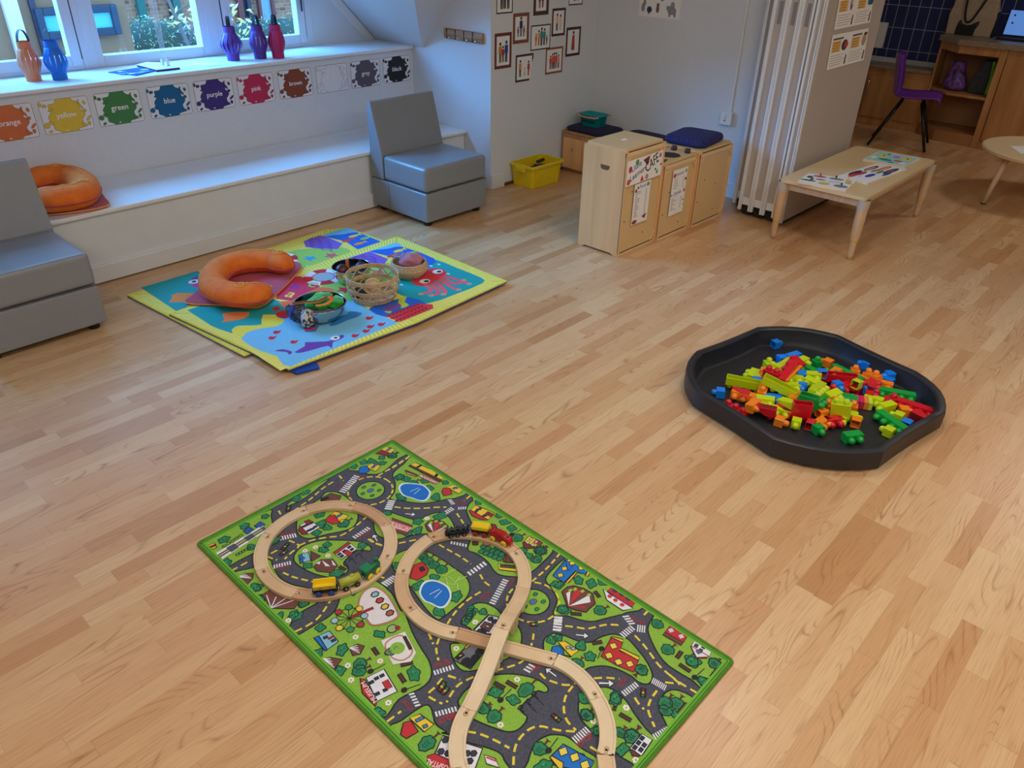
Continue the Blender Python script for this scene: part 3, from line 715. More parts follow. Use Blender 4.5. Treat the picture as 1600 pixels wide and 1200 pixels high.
def play_mat(name, corners, z, th, shift, label, part):
    c = Vector((sum(p[0] for p in corners) / len(corners), sum(p[1] for p in corners) / len(corners)))
    t = thing(name, label, 'play mat', (c.x, c.y, z))
    loc = [(p[0] - c.x, p[1] - c.y) for p in corners]
    mb = MB(); mb.prism(loc, 0.001, th * 0.5, UNDER); mb.prism([(p[0] * 1.0, p[1] * 1.0) for p in loc], th * 0.5, th, YEL)
    k = 0.90; inner = [(p[0] * (1 - 0.14 / 1.34), p[1] * (1 - 0.13 / 0.9)) for p in loc]
    xs = [p[0] for p in inner]; ys = [p[1] for p in inner]; ibox = (min(xs), min(ys), max(xs), max(ys))
    pr_ = Print(mb, th)
    # ribbed border
    for a_, b_, ia, ib in [(loc[i], loc[(i + 1) % len(loc)], inner[i], inner[(i + 1) % len(loc)]) for i in range(len(loc))]:
        L = (Vector(b_) - Vector(a_)).length; n = int(L / 0.022)
        for i in range(1, n):
            u = i / n; o_ = Vector(a_).lerp(Vector(b_), u); ii = Vector(ia).lerp(Vector(ib), u)
            pr_.line([o_.lerp(ii, .12), o_.lerp(ii, .88)], 0.006, (246, 240, 150), 1)
    pr_.box = ibox
    Z = 0.028
    def T(tagn, pts, smooth=2):
        q = [(p[0] - c.x + shift[0], p[1] - c.y + shift[1]) for p in tr(tagn, pts, Z)]
        return catmull(q, smooth) if smooth > 1 else q
    P = lambda tagn, pts, rgb, dl=1, sm=2: pr_.poly(T(tagn, pts, sm), rgb, dl)
    pr_.poly([(ibox[0], ibox[1]), (ibox[2], ibox[1]), (ibox[2], ibox[3]), (ibox[0], ibox[3])], (240, 226, 96), 0.6)
    P('M1', [(300, 720), (340, 560), (470, 430), (700, 480), (990, 560), (1130, 600), (1245, 650), (1230, 700), (1020, 700), (1010, 770), (900, 778), (820, 785), (800, 835), (600, 760), (480, 700)], TEALc, 1)
    P('M1', [(865, 868), (900, 830), (1000, 800), (1130, 780), (1200, 730), (1400, 720), (1500, 900), (1450, 1040), (1220, 1070), (1150, 1010), (1000, 960), (900, 905)], SKY, 1)
    P('M2', [(0, 720), (100, 640), (280, 560), (530, 522), (640, 590), (750, 640), (838, 680), (845, 715), (700, 765), (500, 830), (300, 890), (140, 955), (60, 900)], SKY, 1.3)
    P('M2', [(60, 440), (100, 385), (200, 375), (330, 440), (280, 480), (150, 535), (50, 520)], PKc, 1.6, 1)
    P('M2', [(60, 540), (150, 530), (320, 445), (430, 468), (380, 500), (190, 500), (150, 600)], ORc, 1.8)
    P('M2', [(330, 440), (420, 405), (520, 400), (560, 480), (520, 540), (430, 480)], GRc, 1.6)
    P('M2', [(400, 330), (560, 300), (760, 290), (840, 330), (850, 400), (700, 430), (540, 420)], (160, 205, 90), 1.4)
    P('M2', [(500, 250), (590, 205), (640, 215), (765, 265), (735, 305), (600, 300), (520, 290)], (130, 90, 190), 1.8, 1)
    P('M2', [(620, 208), (800, 150), (850, 180), (860, 215), (740, 235)], (110, 200, 236), 1.5)
    P('M2', [(640, 215), (760, 200), (830, 185), (900, 200), (1060, 262), (1050, 300), (960, 330), (860, 300), (780, 250)], SEA, 1.9)
    P('M2', [(640, 590), (700, 560), (830, 520), (900, 510), (1010, 550), (900, 600), (760, 640)], SEA, 2.0)
    P('M2', [(752, 632), (960, 552), (1050, 556), (1060, 600), (850, 700), (835, 665)], (228, 60, 72), 2.2, 1)
    P('M2', [(835, 405), (900, 330), (1000, 290), (1070, 270), (1200, 320), (1360, 385), (1370, 420), (1200, 490), (1010, 552), (890, 510), (820, 480)], TEALc, 1.7)
    P('M1', [(800, 830), (820, 787), (1010, 772), (1040, 702), (1170, 738), (1130, 780), (1000, 800), (900, 830), (865, 866)], (238, 224, 70), 2.3)
    # red triangle ribs and purple waves
    tri0 = tr('M2', [(752, 632), (960, 552), (1050, 556), (1060, 600), (850, 700)], Z)
    for i in range(9):
        for j in range(4):
            u, v = i / 9, j / 4
            a = Vector(tri0[0]).lerp(Vector(tri0[1]), u); b2 = Vector(tri0[4]).lerp(Vector(tri0[3]), u); p = a.lerp(b2, v) - c + Vector(shift)
            pr_.poly([(p.x, p.y), (p.x + .028, p.y + .006), (p.x + .012, p.y - .022)], (186, 20, 40), 3)
    for j in range(5):
        w_ = T('M2', [(528 + 5 * j + 32 * i, 226 + 15 * j + 7 * i + (5 if i % 2 else -5)) for i in range(6)], 1); pr_.line(catmull(w_, 2, False), 0.006, (70, 40, 140), 3)
    # life ring with mirror
    ring = T('M2', [(350, 380)], 1)[0]; rr_ = 0.103
    for i in range(8):
        a0, a1 = 2 * PI * i / 8, 2 * PI * (i + 1) / 8
        pr_.poly([(ring[0] + rr_ * math.cos(a0 + (a1 - a0) * k / 4), ring[1] + rr_ * math.sin(a0 + (a1 - a0) * k / 4)) for k in range(5)] + [(ring[0] + .05 * math.cos(a1), ring[1] + .05 * math.sin(a1)), (ring[0] + .05 * math.cos(a0), ring[1] + .05 * math.sin(a0))], REc if i % 2 else WHc, 4)
    mb.flat(ell(ring[0], ring[1], .056, .056, 24), th + 0.0007, mat('mat_mirror_film', (186, 214, 228), 0.3, 0.1, 5, metal=0.25))
    pr_.line(ell(ring[0], ring[1], .058, .058, 24), .006, REc, 6, True)
    # letters
    for ch, q, rgb in (('a', (95, 505), (246, 226, 90)), ('b', (130, 452), (110, 60, 180)), ('c', (240, 440), (150, 210, 90))):
        p0, p1 = T('M2', [q, (q[0] + 52, q[1] + 8)], 1); pr_.text(ch, p0, p1, rgb, 5, 0.055)
    # octopus
    P('M2', [(915, 405), (945, 360), (1020, 330), (1090, 325), (1135, 345), (1130, 375), (1060, 410), (1000, 440), (940, 432)], (226, 60, 70), 3)
    for a_, b_, c_ in (((1000, 425), (1040, 470), (975, 490)), ((1040, 420), (1090, 480), (1040, 500)), ((1070, 410), (1130, 470), (1120, 492)), ((1090, 395), (1180, 450), (1220, 462)), ((1100, 380), (1200, 425), (1250, 400)), ((1120, 370), (1200, 395), (1285, 425))):
        pr_.line(catmull(T('M2', [a_, b_, c_], 1), 4, False), 0.024, (232, 96, 110), 3.3); q = T('M2', [c_], 1)[0]; pr_.line(ell(q[0], q[1], .012, .009, 8), .005, (240, 190, 90), 4, True)
    for q in ((1000, 408), (1082, 346)):
        e_ = T('M2', [q], 1)[0]; pr_.poly(ell(e_[0], e_[1], .030, .026, 14), WHc, 4.5); pr_.poly(ell(e_[0] + .006, e_[1] - .006, .014, .013, 12), (16, 16, 30), 5.5)
    for i in range(4): pr_.line(catmull(T('M2', [(930 + 20 * i, 405 - 18 * i), (985 + 20 * i, 398 - 16 * i), (1040 + 22 * i, 385 - 14 * i)], 1), 3, False), .004, (170, 20, 40), 4)
    for q in ((1090, 300), (1150, 360), (1040, 310), (850, 430)): e_ = T('M2', [q], 1)[0]; pr_.poly(ell(e_[0], e_[1], .008, .012, 8), (190, 240, 246), 4)
    # shark, boat, whale, red fish, orange fish, crab, starfish, turtle
    P('M2', [(165, 862), (230, 825), (232, 800), (275, 798), (330, 795), (390, 790), (440, 762), (475, 750), (480, 768), (440, 788), (410, 800), (405, 840), (380, 822), (300, 842), (210, 866)], (112, 60, 168), 3)
    P('M2', [(38, 855), (90, 843), (150, 860), (130, 880), (115, 862)], (112, 60, 168), 3)
    e_ = T('M2', [(425, 772)], 1)[0]; pr_.poly(ell(e_[0], e_[1], .022, .02, 12), WHc, 4); pr_.poly(ell(e_[0] + .003, e_[1], .008, .008, 10), (16, 16, 30), 5)
    P('M2', [(205, 670), (235, 735), (300, 730), (322, 695)], (40, 120, 190), 3, 1); P('M2', [(225, 712), (312, 700), (306, 712), (240, 728)], (220, 60, 80), 4, 1)
    P('M2', [(385, 690), (440, 640), (500, 620), (520, 600), (600, 612), (560, 640), (510, 655), (430, 690)], (40, 130, 200), 3)
    for q in ((50, 735), (20, 772), (160, 798), (552, 758), (642, 645), (650, 700), (720, 685), (622, 728)):
        a = q; P('M2', [(a[0] - 24, a[1]), (a[0] - 8, a[1] - 12), (a[0] + 12, a[1] - 8), (a[0] + 30, a[1] - 16), (a[0] + 20, a[1] + 2), (a[0] + 4, a[1] + 10), (a[0] - 12, a[1] + 10)], (206, 34, 56), 3)
    P('M1', [(720, 755), (745, 735), (725, 700), (760, 685), (920, 682), (890, 725), (800, 745)], (240, 130, 60), 3)
    P('M2', [(60, 640), (45, 615), (90, 595), (150, 600), (155, 628), (110, 645)], (206, 30, 40), 3); P('M2', [(20, 585), (50, 570), (75, 580), (50, 600)], (206, 30, 40), 3)
    def star(q, R_, rgb):
        e_ = T('M2', [q], 1)[0]; pr_.poly([(e_[0] + (R_ if k % 2 == 0 else R_ * .42) * math.cos(k * PI / 5 + .4), e_[1] + (R_ if k % 2 == 0 else R_ * .42) * math.sin(k * PI / 5 + .4)) for k in range(10)], rgb, 3.5)
    star((485, 462), .05, (214, 50, 60)); star((700, 350), .05, (222, 90, 110)); star((560, 370), .045, (30, 160, 210))
    e_ = T('M2', [(790, 575)], 1)[0]; pr_.poly(ell(e_[0], e_[1], .05, .036, 14), (110, 80, 160), 4)
    P('M2', [(830, 545), (840, 515), (885, 505), (870, 540), (900, 560), (850, 580)], LIc, 3.5); P('M2', [(740, 600), (790, 600), (770, 615)], LIc, 3.5)
    for q, rgb in (((545, 128), (246, 214, 70)), ((505, 160), (230, 60, 60)), ((590, 180), (246, 150, 50)), ((625, 143), (150, 200, 80))):
        q = (q[0] + 285, q[1] + 85) ; e_ = T('M2', [q], 1)[0]; pr_.poly(ell(e_[0], e_[1], .034, .018, 12, 0), rgb, 4); pr_.poly([(e_[0] + .025, e_[1]), (e_[0] + .055, e_[1] + .02), (e_[0] + .05, e_[1] - .02)], rgb, 4)
    if part:  # what only the lower mat shows: fish at its left end
        P0 = lambda pts, rgb, dl: pr_.poly([(p[0] - c.x, p[1] - c.y) for p in tr('M1', pts, 0.014)], rgb, dl)
        P0([(165, 560), (200, 520), (400, 430), (590, 385), (640, 420), (520, 560), (470, 640), (400, 690)], TEALc, 5); P0([(340, 612), (365, 585), (360, 560), (400, 545), (520, 545), (500, 610), (420, 610)], (240, 140, 60), 6)
        P0([(490, 480), (540, 440), (590, 450), (590, 500), (530, 505)], (214, 60, 130), 6); P0([(505, 440), (560, 418), (580, 440), (520, 452)], (90, 50, 150), 6)
        e2 = [(p[0] - c.x, p[1] - c.y) for p in tr('M1', [(523, 462)], 0.014)][0]; pr_.poly(ell(e2[0], e2[1], .03, .026, 12), WHc, 7); pr_.poly(ell(e2[0], e2[1], .012, .012, 10), (16, 16, 30), 8)
    mb.build('printed_quilt', t, 0.0)
    return t
low = [(1.236, 3.755), (1.325, 2.80), (2.66, 2.84), (2.60, 3.79), (2.48, 3.86)]
play_mat('play_mat', low, 0.0005, 0.013, (-0.02, 0.395), 'sea creature play mat with yellow border, the lower one nearer the bench', True)
up_ = [(1.275, 3.385), (1.385, 2.545), (2.05, 2.50), (2.695, 2.535), (2.70, 3.44)]
um = play_mat('play_mat', up_, 0.0145, 0.013, (0, 0), 'sea creature play mat with octopus and shark, lying on top of the other', False)
mb = MB(); v = [fl(*q, 0.012) for q in ((452, 577), (495, 566), (499, 574), (463, 583))]; cc = um.location
mb.prism([(p.x - cc.x, p.y - cc.y) for p in v], -0.012, -0.002, mat('navy_label_fabric', (18, 66, 160), 0.8)); mb.build('fabric_loop', um)
# ================================================================== bowls and baskets on the mats
STEEL = mat('polished_steel', (200, 202, 205), 0.12, 0.02, 10, metal=1.0)
SEAG = mat('seagrass', (212, 184, 144), 0.85, 0.3, 160, rgb2=(176, 146, 106), bump=0.1)
MT = MATZ + 0.0012
def lump(name, parent, c, r, m, sc=(1, 1, 1), seed=0, amp=0.18, rot=0):
    random.seed(seed); ph = [random.uniform(0, 6) for _ in range(6)]
    mb = MB(); n, k = 20, 12
    def fn(u, v):
        a, b = u * 2 * PI, (v - .5) * PI
        w = 1 + amp * (math.sin(3 * a + ph[0]) * math.cos(2 * b + ph[1]) + .6 * math.sin(5 * a + ph[2] + 3 * b) + .5 * math.cos(7 * b + ph[3] + 2 * a))* math.cos(b)
        x, y, z = r * sc[0] * w * math.cos(a) * math.cos(b), r * sc[1] * w * math.sin(a) * math.cos(b), r * sc[2] * w * math.sin(b)
        return (c[0] + x * math.cos(rot) - y * math.sin(rot), c[1] + x * math.sin(rot) + y * math.cos(rot), c[2] + z)
    mb.grid(fn, n, k, m); return mb.build(name, parent)
def bowl(x, y, r, h, label):
    t = thing('steel_bowl', label, 'bowl', (x, y, MT), 0, 'steel bowls on the play mats')
    prof = [(r * .5, 0.0)] + [(r * (.5 + .47 * math.sin(i / 8 * PI / 2)), h * (1 - math.cos(i / 8 * PI / 2))) for i in range(1, 9)]
    prof = [(r * .02, 0.001)] + prof + [(r, h + .002), (r * 1.02, h), (r * .985, h - .004)]
    inn = [(max(p[0] - .0025, r * .02), p[1] + .0025) for p in prof[-4:0:-1]]
    mb = MB(); mb.lathe(prof, STEEL, 40); mb.lathe(inn, STEEL, 40, None, True, False, True); mb.build('bowl_body', t); return t
bl = bowl(1.762, 2.853, .122, .075, 'steel bowl holding green fluffy cloth and straps, at the front of the play mats')
GRNF = mat('green_fleece', (40, 190, 50), 0.95, 0.5, 60, rgb2=(20, 140, 34), bump=0.6, sheen=0.5)
def standalone(name, label, cat, loc, mk, group=None):
    t = thing(name, label, cat, loc, 0, group); mk(t); return t
def mk_fleece(t):
    lump('fleece', t, (0, 0, 0), .062, GRNF, (1.25, .85, .55), 4, .16, .5); lump('fleece', t, (.045, -.045, -.006), .045, GRNF, (1.2, .9, .5), 9, .2)
standalone('fluffy_cloth', 'bright green fluffy cloth heaped in the front steel bowl', 'cloth', (1.775, 2.865, MT + .072), mk_fleece)
def ribbon(parent, pts, w, m, name='strap'):
    mb = MB(); v = []; pts = catmull(pts, 4, False)
    for i, p in enumerate(pts):
        a = Vector(pts[max(i - 1, 0)]); b2 = Vector(pts[min(i + 1, len(pts) - 1)]); t_ = (b2 - a).normalized(); q = t_.cross(Vector((0, 0, 1)))
        q = q.normalized() * w / 2 if q.length > .05 else Vector((w / 2, 0, 0))
        v += [tuple(Vector(p) + q), tuple(Vector(p) - q)]
    mb.add(v, [(2 * i, 2 * i + 1, 2 * i + 3, 2 * i + 2) for i in range(len(pts) - 1)], m, True)
    o = mb.build(name, parent); sd = o.modifiers.new('thick', 'SOLIDIFY'); sd.thickness = .002; return o
standalone('ribbon', 'orange and brown ribbon looped over the edge of the green cloth bowl', 'ribbon', (1.72, 2.84, MT + .075),
           lambda t: (ribbon(t, [(-.09, .05, .02), (-.04, .01, .028), (.0, -.03, .03), (.05, -.035, .04), (.062, -.06, .034), (.02, -.07, .026), (-.02, -.05, .024)], .022, mat('orange_ribbon', (232, 130, 40), .6)),
                      ribbon(t, [(-.085, .04, .026), (-.04, .0, .034), (.0, -.036, .036), (.05, -.045, .046)], .007, mat('brown_ribbon', (90, 50, 30), .6), 'stripe')))
LEO = mat('animal_print', (196, 190, 182), 0.85, 0, 70, rgb2=(50, 46, 46), bump=.2, detail=1)
LEO.node_tree.nodes['Color Ramp'].color_ramp.elements[0].position = .44; LEO.node_tree.nodes['Color Ramp'].color_ramp.elements[1].position = .48
standalone('animal_print_cloth', 'grey animal print cloth hanging over the front of the green cloth bowl', 'cloth', (1.655, 2.80, MT + .046), lambda t: lump('cloth', t, (0, 0, 0), .045, LEO, (.85, .62, .98), 5, .12, .7))
standalone('patterned_cloth', 'grey and blue patterned cloth bulging from the left of the green cloth bowl', 'cloth', (1.655, 2.885, MT + .05),
           lambda t: (lump('cloth', t, (0, 0, 0), .05, mat('patterned_cloth', (90, 100, 130), .8, 0, 60, rgb2=(40, 44, 50), detail=1), (.72, 1.05, .92), 8, .14, .3),
                      ribbon(t, [(-.02, -.018, .046), (-.036, -.012, .02), (-.042, -.01, -.02)], .016, pm((24, 60, 200)), 'blue_band')))
b2_ = bowl(2.118, 3.088, .100, .082, 'steel bowl with dark balls, behind the openwork basket')
def mk_balls(t):
    for i, (x, y, z, r, rgb) in enumerate([(-.045, .02, 0, .034, (60, 22, 22)), (-.012, -.03, .0, .032, (30, 30, 44)), (.03, .03, .002, .034, (40, 26, 30))]):
        pass
for i, (x, y, r, rgb, lb) in enumerate([(-.045, .022, .036, (84, 26, 28), 'dark red ball in the steel bowl behind the openwork basket'), (-.01, -.04, .034, (26, 22, 28), 'black ball in the steel bowl behind the openwork basket'), (.045, -.02, .036, (24, 34, 60), 'navy ball in the steel bowl behind the openwork basket')]):
    mb = MB(); mb.ball((0, 0, 0), r, mat('ball_%d' % i, rgb, .35, .2, 20), 20); o = mb.build('play_ball'); o.location = (2.118 + x, 3.088 + y, MT + .062); tag(o, lb, 'ball', 'balls in the steel bowl')
standalone('wooden_stick', 'orange wooden stick standing in the steel bowl of dark balls', 'stick', (2.122, 3.13, MT + .03), lambda t: (lambda mb: (mb.box((-.009, -.004, 0), (.009, .004, .075), mat('orange_wood', (226, 120, 50), .5)), mb.build('stick', t, .003)))(MB()))
# openwork basket
def openwork(x, y, r, h):
    t = thing('openwork_basket', 'round openwork seagrass basket in the middle of the play mats', 'basket', (x, y, MT))
    mb = MB(); rad = lambda z: r * (0.80 + 0.20 * math.sin(min(1, z / (h * .7)) * PI / 2))
    mb.lathe([(r * .02, .004), (r * .80, .004), (r * .80, .009)], SEAG, 36)
    def coil(z, w): mb.tube([(rad(z) * math.cos(a), rad(z) * math.sin(a), z) for a in [2 * PI * i / 40 for i in range(40)]], w, SEAG, 6, True)
    for z in (.006, .013, .020, .027): coil(z, .0040)
    for z in (.057, .064, .071): coil(z, .0036)
    for z in (.110, .117, .124): coil(z, .0040)
    mb.build('coiled_rings', t)
    mb = MB()
    for za, zb_, n in ((.031, .052, 14), (.076, .104, 12)):
        N = n * 8; mb.tube([(rad((za + zb_) / 2) * math.cos(2 * PI * i / N), rad((za + zb_) / 2) * math.sin(2 * PI * i / N), (za + zb_) / 2 + (zb_ - za) / 2 * math.cos(2 * PI * n * i / N)) for i in range(N)], .0032, SEAG, 5, True)
    mb.build('wavy_lacing', t); return t
openwork(2.072, 2.855, .127, .128)
t = thing('wooden_ring', 'pale round wooden disc leaning inside the openwork basket', 'disc', (2.075, 2.86, MT + .055), 0, rot=(1.15, 0, -.75))
mb = MB(); mb.lathe([(.002, -.005), (.036, -.005), (.036, .005), (.002, .005)], mat('pale_wood', (214, 176, 128), .5, .1), 28); mb.build('disc', t); mb = MB(); mb.tube([(.036 * math.cos(a), .036 * math.sin(a), 0) for a in [2 * PI * i / 28 for i in range(28)]], .0065, MATS['pale_wood'], 8, True); mb.build('rim', t)
mb = MB(); mb.lathe([(.004, 0), (.036, .0), (.038, .02), (.03, .03)], mat('dark_bristle', (40, 28, 24), .8, .3, 90), 20, None, True, True, True); o = mb.build('round_brush'); o.location = (2.03, 2.90, MT + .011); tag(o, 'small dark round brush lying in the openwork basket', 'brush')
# small coiled basket
bx, by, br, bh = 2.378, 2.945, .092, .078
t = thing('coiled_basket', 'small coiled seagrass basket with pink cloth near the octopus', 'basket', (bx, by, MT))
mb = MB(); mb.lathe([(.003, .003), (.062, .003)], SEAG, 30)
for i in range(9):
    z = .005 + i * .0088; rr_ = br * (0.70 + .36 * math.sin(min(1, i / 5.5) * PI / 2) - (0.035 * max(0, i - 5)))
    mb.tube([(rr_ * math.cos(a), rr_ * math.sin(a), z) for a in [2 * PI * k / 36 for k in range(36)]], .0054, SEAG, 6, True)
mb.build('coils', t)
PNK = mat('pink_muslin', (190, 124, 142), 0.9, .2, 30, bump=.3)
standalone('pink_cloth', 'dusty pink crumpled cloth in the small coiled basket', 'cloth', (2.392, 2.94, MT + .079), lambda t: lump('cloth', t, (0, 0, 0), .062, PNK, (1.05, .9, .62), 12, .16))
def mk_chain(t):
    mb = MB()
    for i in range(22):
        a = i * .6; r_ = .006 + .0012 * i; q = Matrix.Translation((r_ * math.cos(a), r_ * math.sin(a), .004 + .0012 * i)) @ Matrix.Rotation(a, 4, 'Z') @ Matrix.Rotation(1.5 * (i % 2), 4, 'X')
        mb.tube([(.006 * math.cos(b_), .0045 * math.sin(b_), 0) for b_ in [2 * PI * k / 10 for k in range(10)]], .0013, STEEL, 5, True, True, q)
    mb.build('links', t)
standalone('metal_chain', 'silver chain heaped behind the pink cloth in the coiled basket', 'chain', (2.355, 3.005, MT + .078), mk_chain)

# ================================================================== on the walls
# coat rack of flip-down wooden pegs on the blue-lit bay wall
OAK = mat('oak_varnish', (176, 132, 92), 0.4, 0, 3, rgb2=(150, 106, 70), stretch=(1, 2, 14))
t = thing('coat_rack', 'varnished wooden flip-down coat rack on the bay wall', 'coat rack', (3.816, 4.01, 0.980))
mb = MB(); mb.loft([[(-.001, y_, z) for z in (-.032, .032)] + [(-.020, y_, .032), (-.024, y_, 0), (-.020, y_, -.032)] for y_ in (-.185, .185)], OAK, None, False); mb.build('board', t, .004)
for i in range(4):
    y_ = -.125 + .083 * i
    mb = MB(); mb.box((-.0255, y_ + .026, -.031), (-.0205, y_ + .031, .031), mat('slot_shadow', (50, 36, 28), .8)); mb.build('slot', t)
    mb = MB(); mb.lathe([(.001, 0), (.009, .0), (.009, .006), (.001, .006)], STEEL, 12, Matrix.Translation((-.0235, y_, -.024)) @ Matrix.Rotation(-PI / 2, 4, 'Y')); mb.build('metal_tip', t)
# printed family pictures
def person_shape(p, x, y, h, top, leg, hair=(40, 26, 22), skin=(170, 110, 80), dress=False):
    w = h * .17
    p.poly([(x - w * .45, y), (x - w * .05, y), (x - w * .02, y + h * .46), (x - w * .5, y + h * .46)], leg, 2)
    p.poly([(x + w * .45, y), (x + w * .05, y), (x + w * .02, y + h * .46), (x + w * .5, y + h * .46)], leg, 2)
    if dress: p.poly([(x - w * .9, y + h * .06), (x + w * .9, y + h * .06), (x + w * .5, y + h * .8), (x - w * .5, y + h * .8)], top, 3)
    else: p.poly([(x - w * .75, y + h * .42), (x + w * .75, y + h * .42), (x + w * .7, y + h * .8), (x - w * .7, y + h * .8)], top, 3)
    p.poly(ell(x, y + h * .9, w * .42, h * .085, 12), skin, 4); p.poly(ell(x, y + h * .94, w * .46, h * .06, 12), hair, 5)
PICS = [ # x0, z0, x1, z1, frame colour, width, people
    (3.848, .794, 4.010, 1.012, (118, 52, 44), .020, [(.28, .62, (190, 130, 60), (40, 70, 80)), (.5, .5, (176, 40, 50), (120, 60, 50)), (.75, .66, (20, 80, 160), (20, 50, 90))], 'of two adults and a child in a red-brown frame at the wall corner'),
    (4.020, .935, 4.178, 1.120, (130, 84, 60), .022, [(.25, .4, (150, 60, 60), (50, 60, 90)), (.5, .76, (30, 60, 110), (60, 110, 150)), (.75, .42, (170, 60, 50), (20, 20, 30))], 'of a tall man in blue between two children'),
    (4.198, .878, 4.402, 1.036, (40, 44, 54), .008, [(.25, .5, (210, 110, 60), (210, 110, 60)), (.4, .62, (220, 170, 70), (200, 90, 70)), (.55, .72, (60, 140, 170), (20, 30, 50)), (.7, .66, (60, 150, 100), (30, 40, 50)), (.84, .4, (170, 60, 60), (60, 40, 30))], 'of a big family in a thin black frame'),
    (4.412, .952, 4.556, 1.128, (84, 42, 38), .016, [(.35, .68, (236, 190, 170), (30, 32, 40)), (.68, .62, (240, 200, 190), (200, 190, 190))], 'of a couple in pale tops in a dark brown frame'),
    (4.574, .806, 4.738, .998, (72, 38, 36), .018, [(.5, .74, (176, 60, 60), (150, 50, 50))], 'of one woman in a long red dress'),
    (4.360, .708, 4.548, .882, (150, 92, 66), .014, [(.25, .55, (200, 80, 60), (70, 80, 100)), (.38, .62, (220, 110, 90), (160, 60, 60)), (.5, .66, (230, 90, 70), (20, 20, 30)), (.64, .64, (210, 100, 90), (170, 80, 60)), (.8, .55, (220, 160, 140), (90, 60, 50))], 'of relatives in red tops in an orange-brown frame'),
    (4.052, .690, 4.232, .864, (70, 36, 40), .014, [(.22, .66, (214, 150, 70), (30, 34, 50)), (.52, .34, (230, 200, 190), (120, 150, 160)), (.78, .6, (190, 60, 50), (190, 60, 50))], 'with its right corner torn off'),
    (4.216, 1.095, 4.372, 1.30, (84, 58, 52), .026, [(.35, .55, (120, 80, 70), (140, 90, 70)), (.65, .55, (120, 70, 60), (100, 60, 50))], 'in a wide grey-brown frame cut by the top edge'),
    (3.862, 1.125, 4.014, 1.32, (40, 42, 56), .008, [(.3, .7, (60, 60, 70), (40, 40, 50)), (.5, .72, (70, 50, 50), (30, 30, 40)), (.75, .7, (50, 50, 70), (40, 40, 50))], 'in a thin dark frame nearest the wall corner, cut by the top edge'),
    (4.582, 1.138, 4.738, 1.33, (50, 48, 56), .008, [(.4, .66, (60, 60, 70), (40, 40, 44)), (.65, .66, (170, 70, 60), (150, 60, 50))], 'in a thin dark frame, top right of the picture group')]
random.seed(5)
for x0, z0, x1, z1, rgb, fw_, ppl, lb in PICS:
    w_, h_ = x1 - x0, z1 - z0; M = basis((x0, 3.7668, z0), (1, 0, 0), (0, 0, 1)); mb = MB()
    poly = [(0, 0), (w_, 0), (w_, h_), (0, h_)]
    torn = 'torn' in lb
    if torn: poly = [(0, 0), (w_ * .78, 0), (w_ * .86, .03), (w_ * .84, .06), (w_ * .93, .10), (w_, h_ * .82), (w_, h_), (0, h_)]
    mb.prism(poly, 0, .0014, WP, M); p = Print(mb, .0014, M, (0, 0, w_, h_))
    p.poly([(0, 0), (fw_, fw_), (fw_, h_ - fw_), (0, h_)], rgb, 3); p.poly([(0, h_), (fw_, h_ - fw_), (w_ - fw_, h_ - fw_), (w_, h_)], rgb, 3)
    if torn: p.poly([(0, 0), (w_ * .78, 0), (w_ * .82, fw_ * .9), (fw_, fw_)], rgb, 3); p.poly([(w_, h_), (w_ - fw_, h_ - fw_), (w_ - fw_, h_ * .62), (w_, h_ * .82)], rgb, 3)
    else: p.poly([(0, 0), (w_, 0), (w_ - fw_, fw_), (fw_, fw_)], rgb, 3); p.poly([(w_, 0), (w_, h_), (w_ - fw_, h_ - fw_), (w_ - fw_, fw_)], rgb, 3)
    p.line([(fw_ * .5, fw_ * .5), (w_ - fw_ * .5, fw_ * .5), (w_ - fw_ * .5, h_ - fw_ * .5), (fw_ * .5, h_ - fw_ * .5)] if not torn else [(fw_ * .5, h_ - fw_ * .5), (fw_ * .5, fw_ * .5)], .002, tuple(int(c * .6) for c in rgb), 4, not torn)
    for k, (u, hh, top, leg) in enumerate(ppl):
        person_shape(p, fw_ + (w_ - 2 * fw_) * u, fw_ + .018 + .002 * (k % 2), (h_ - 2 * fw_) * min(hh * 1.12, .86), top, leg, (36, 24, 22), (150, 96, 70), 'dress' in lb)
    tag(mb.build('family_picture'), 'paper picture %s' % lb, 'picture', 'family pictures on the corner wall')
# animal poster on the right wall (its lower part is in view)
M = basis((4.9188, 3.405, 1.085), (0, -1, 0), (0, 0, 1)); mb = MB(); mb.prism([(0, 0), (.335, 0), (.335, .40), (0, .40)], 0, .0012, WP, M); p = Print(mb, .0012, M, (0, 0, .335, .4))
GY = (150, 148, 150); DKG = (70, 70, 76)
def blob(x, y, rx, ry, rgb, dl=2): p.shape(ell(x, y, rx, ry, 16), rgb, DKG, .0015, dl)
for x, y, rx, ry in ((.27, .05, .034, .024), (.295, .03, .008, .02), (.255, .03, .008, .02), (.272, .082, .016, .022), (.24, .065, .016, .014), (.035, .055, .014, .026), (.045, .085, .010, .016)): blob(x, y, rx, ry, GY)
blob(.045, .10, .003, .014, GY); blob(.155, .052, .012, .022, (130, 92, 76)); blob(.155, .078, .011, .011, (130, 92, 76)); blob(.088, .045, .02, .02, (50, 60, 110)); blob(.085, .022, .006, .006, GY)
blob(.075, .13, .019, .022, (226, 90, 50)); blob(.185, .128, .02, .023, (40, 140, 200)); p.line([(.075, .11), (.045, .10)], .001, DKG, 2); p.line([(.185, .105), (.155, .08)], .001, DKG, 2)
tag(mb.build('animal_poster'), 'white poster of grey cartoon animals with balloons on the right wall', 'poster')
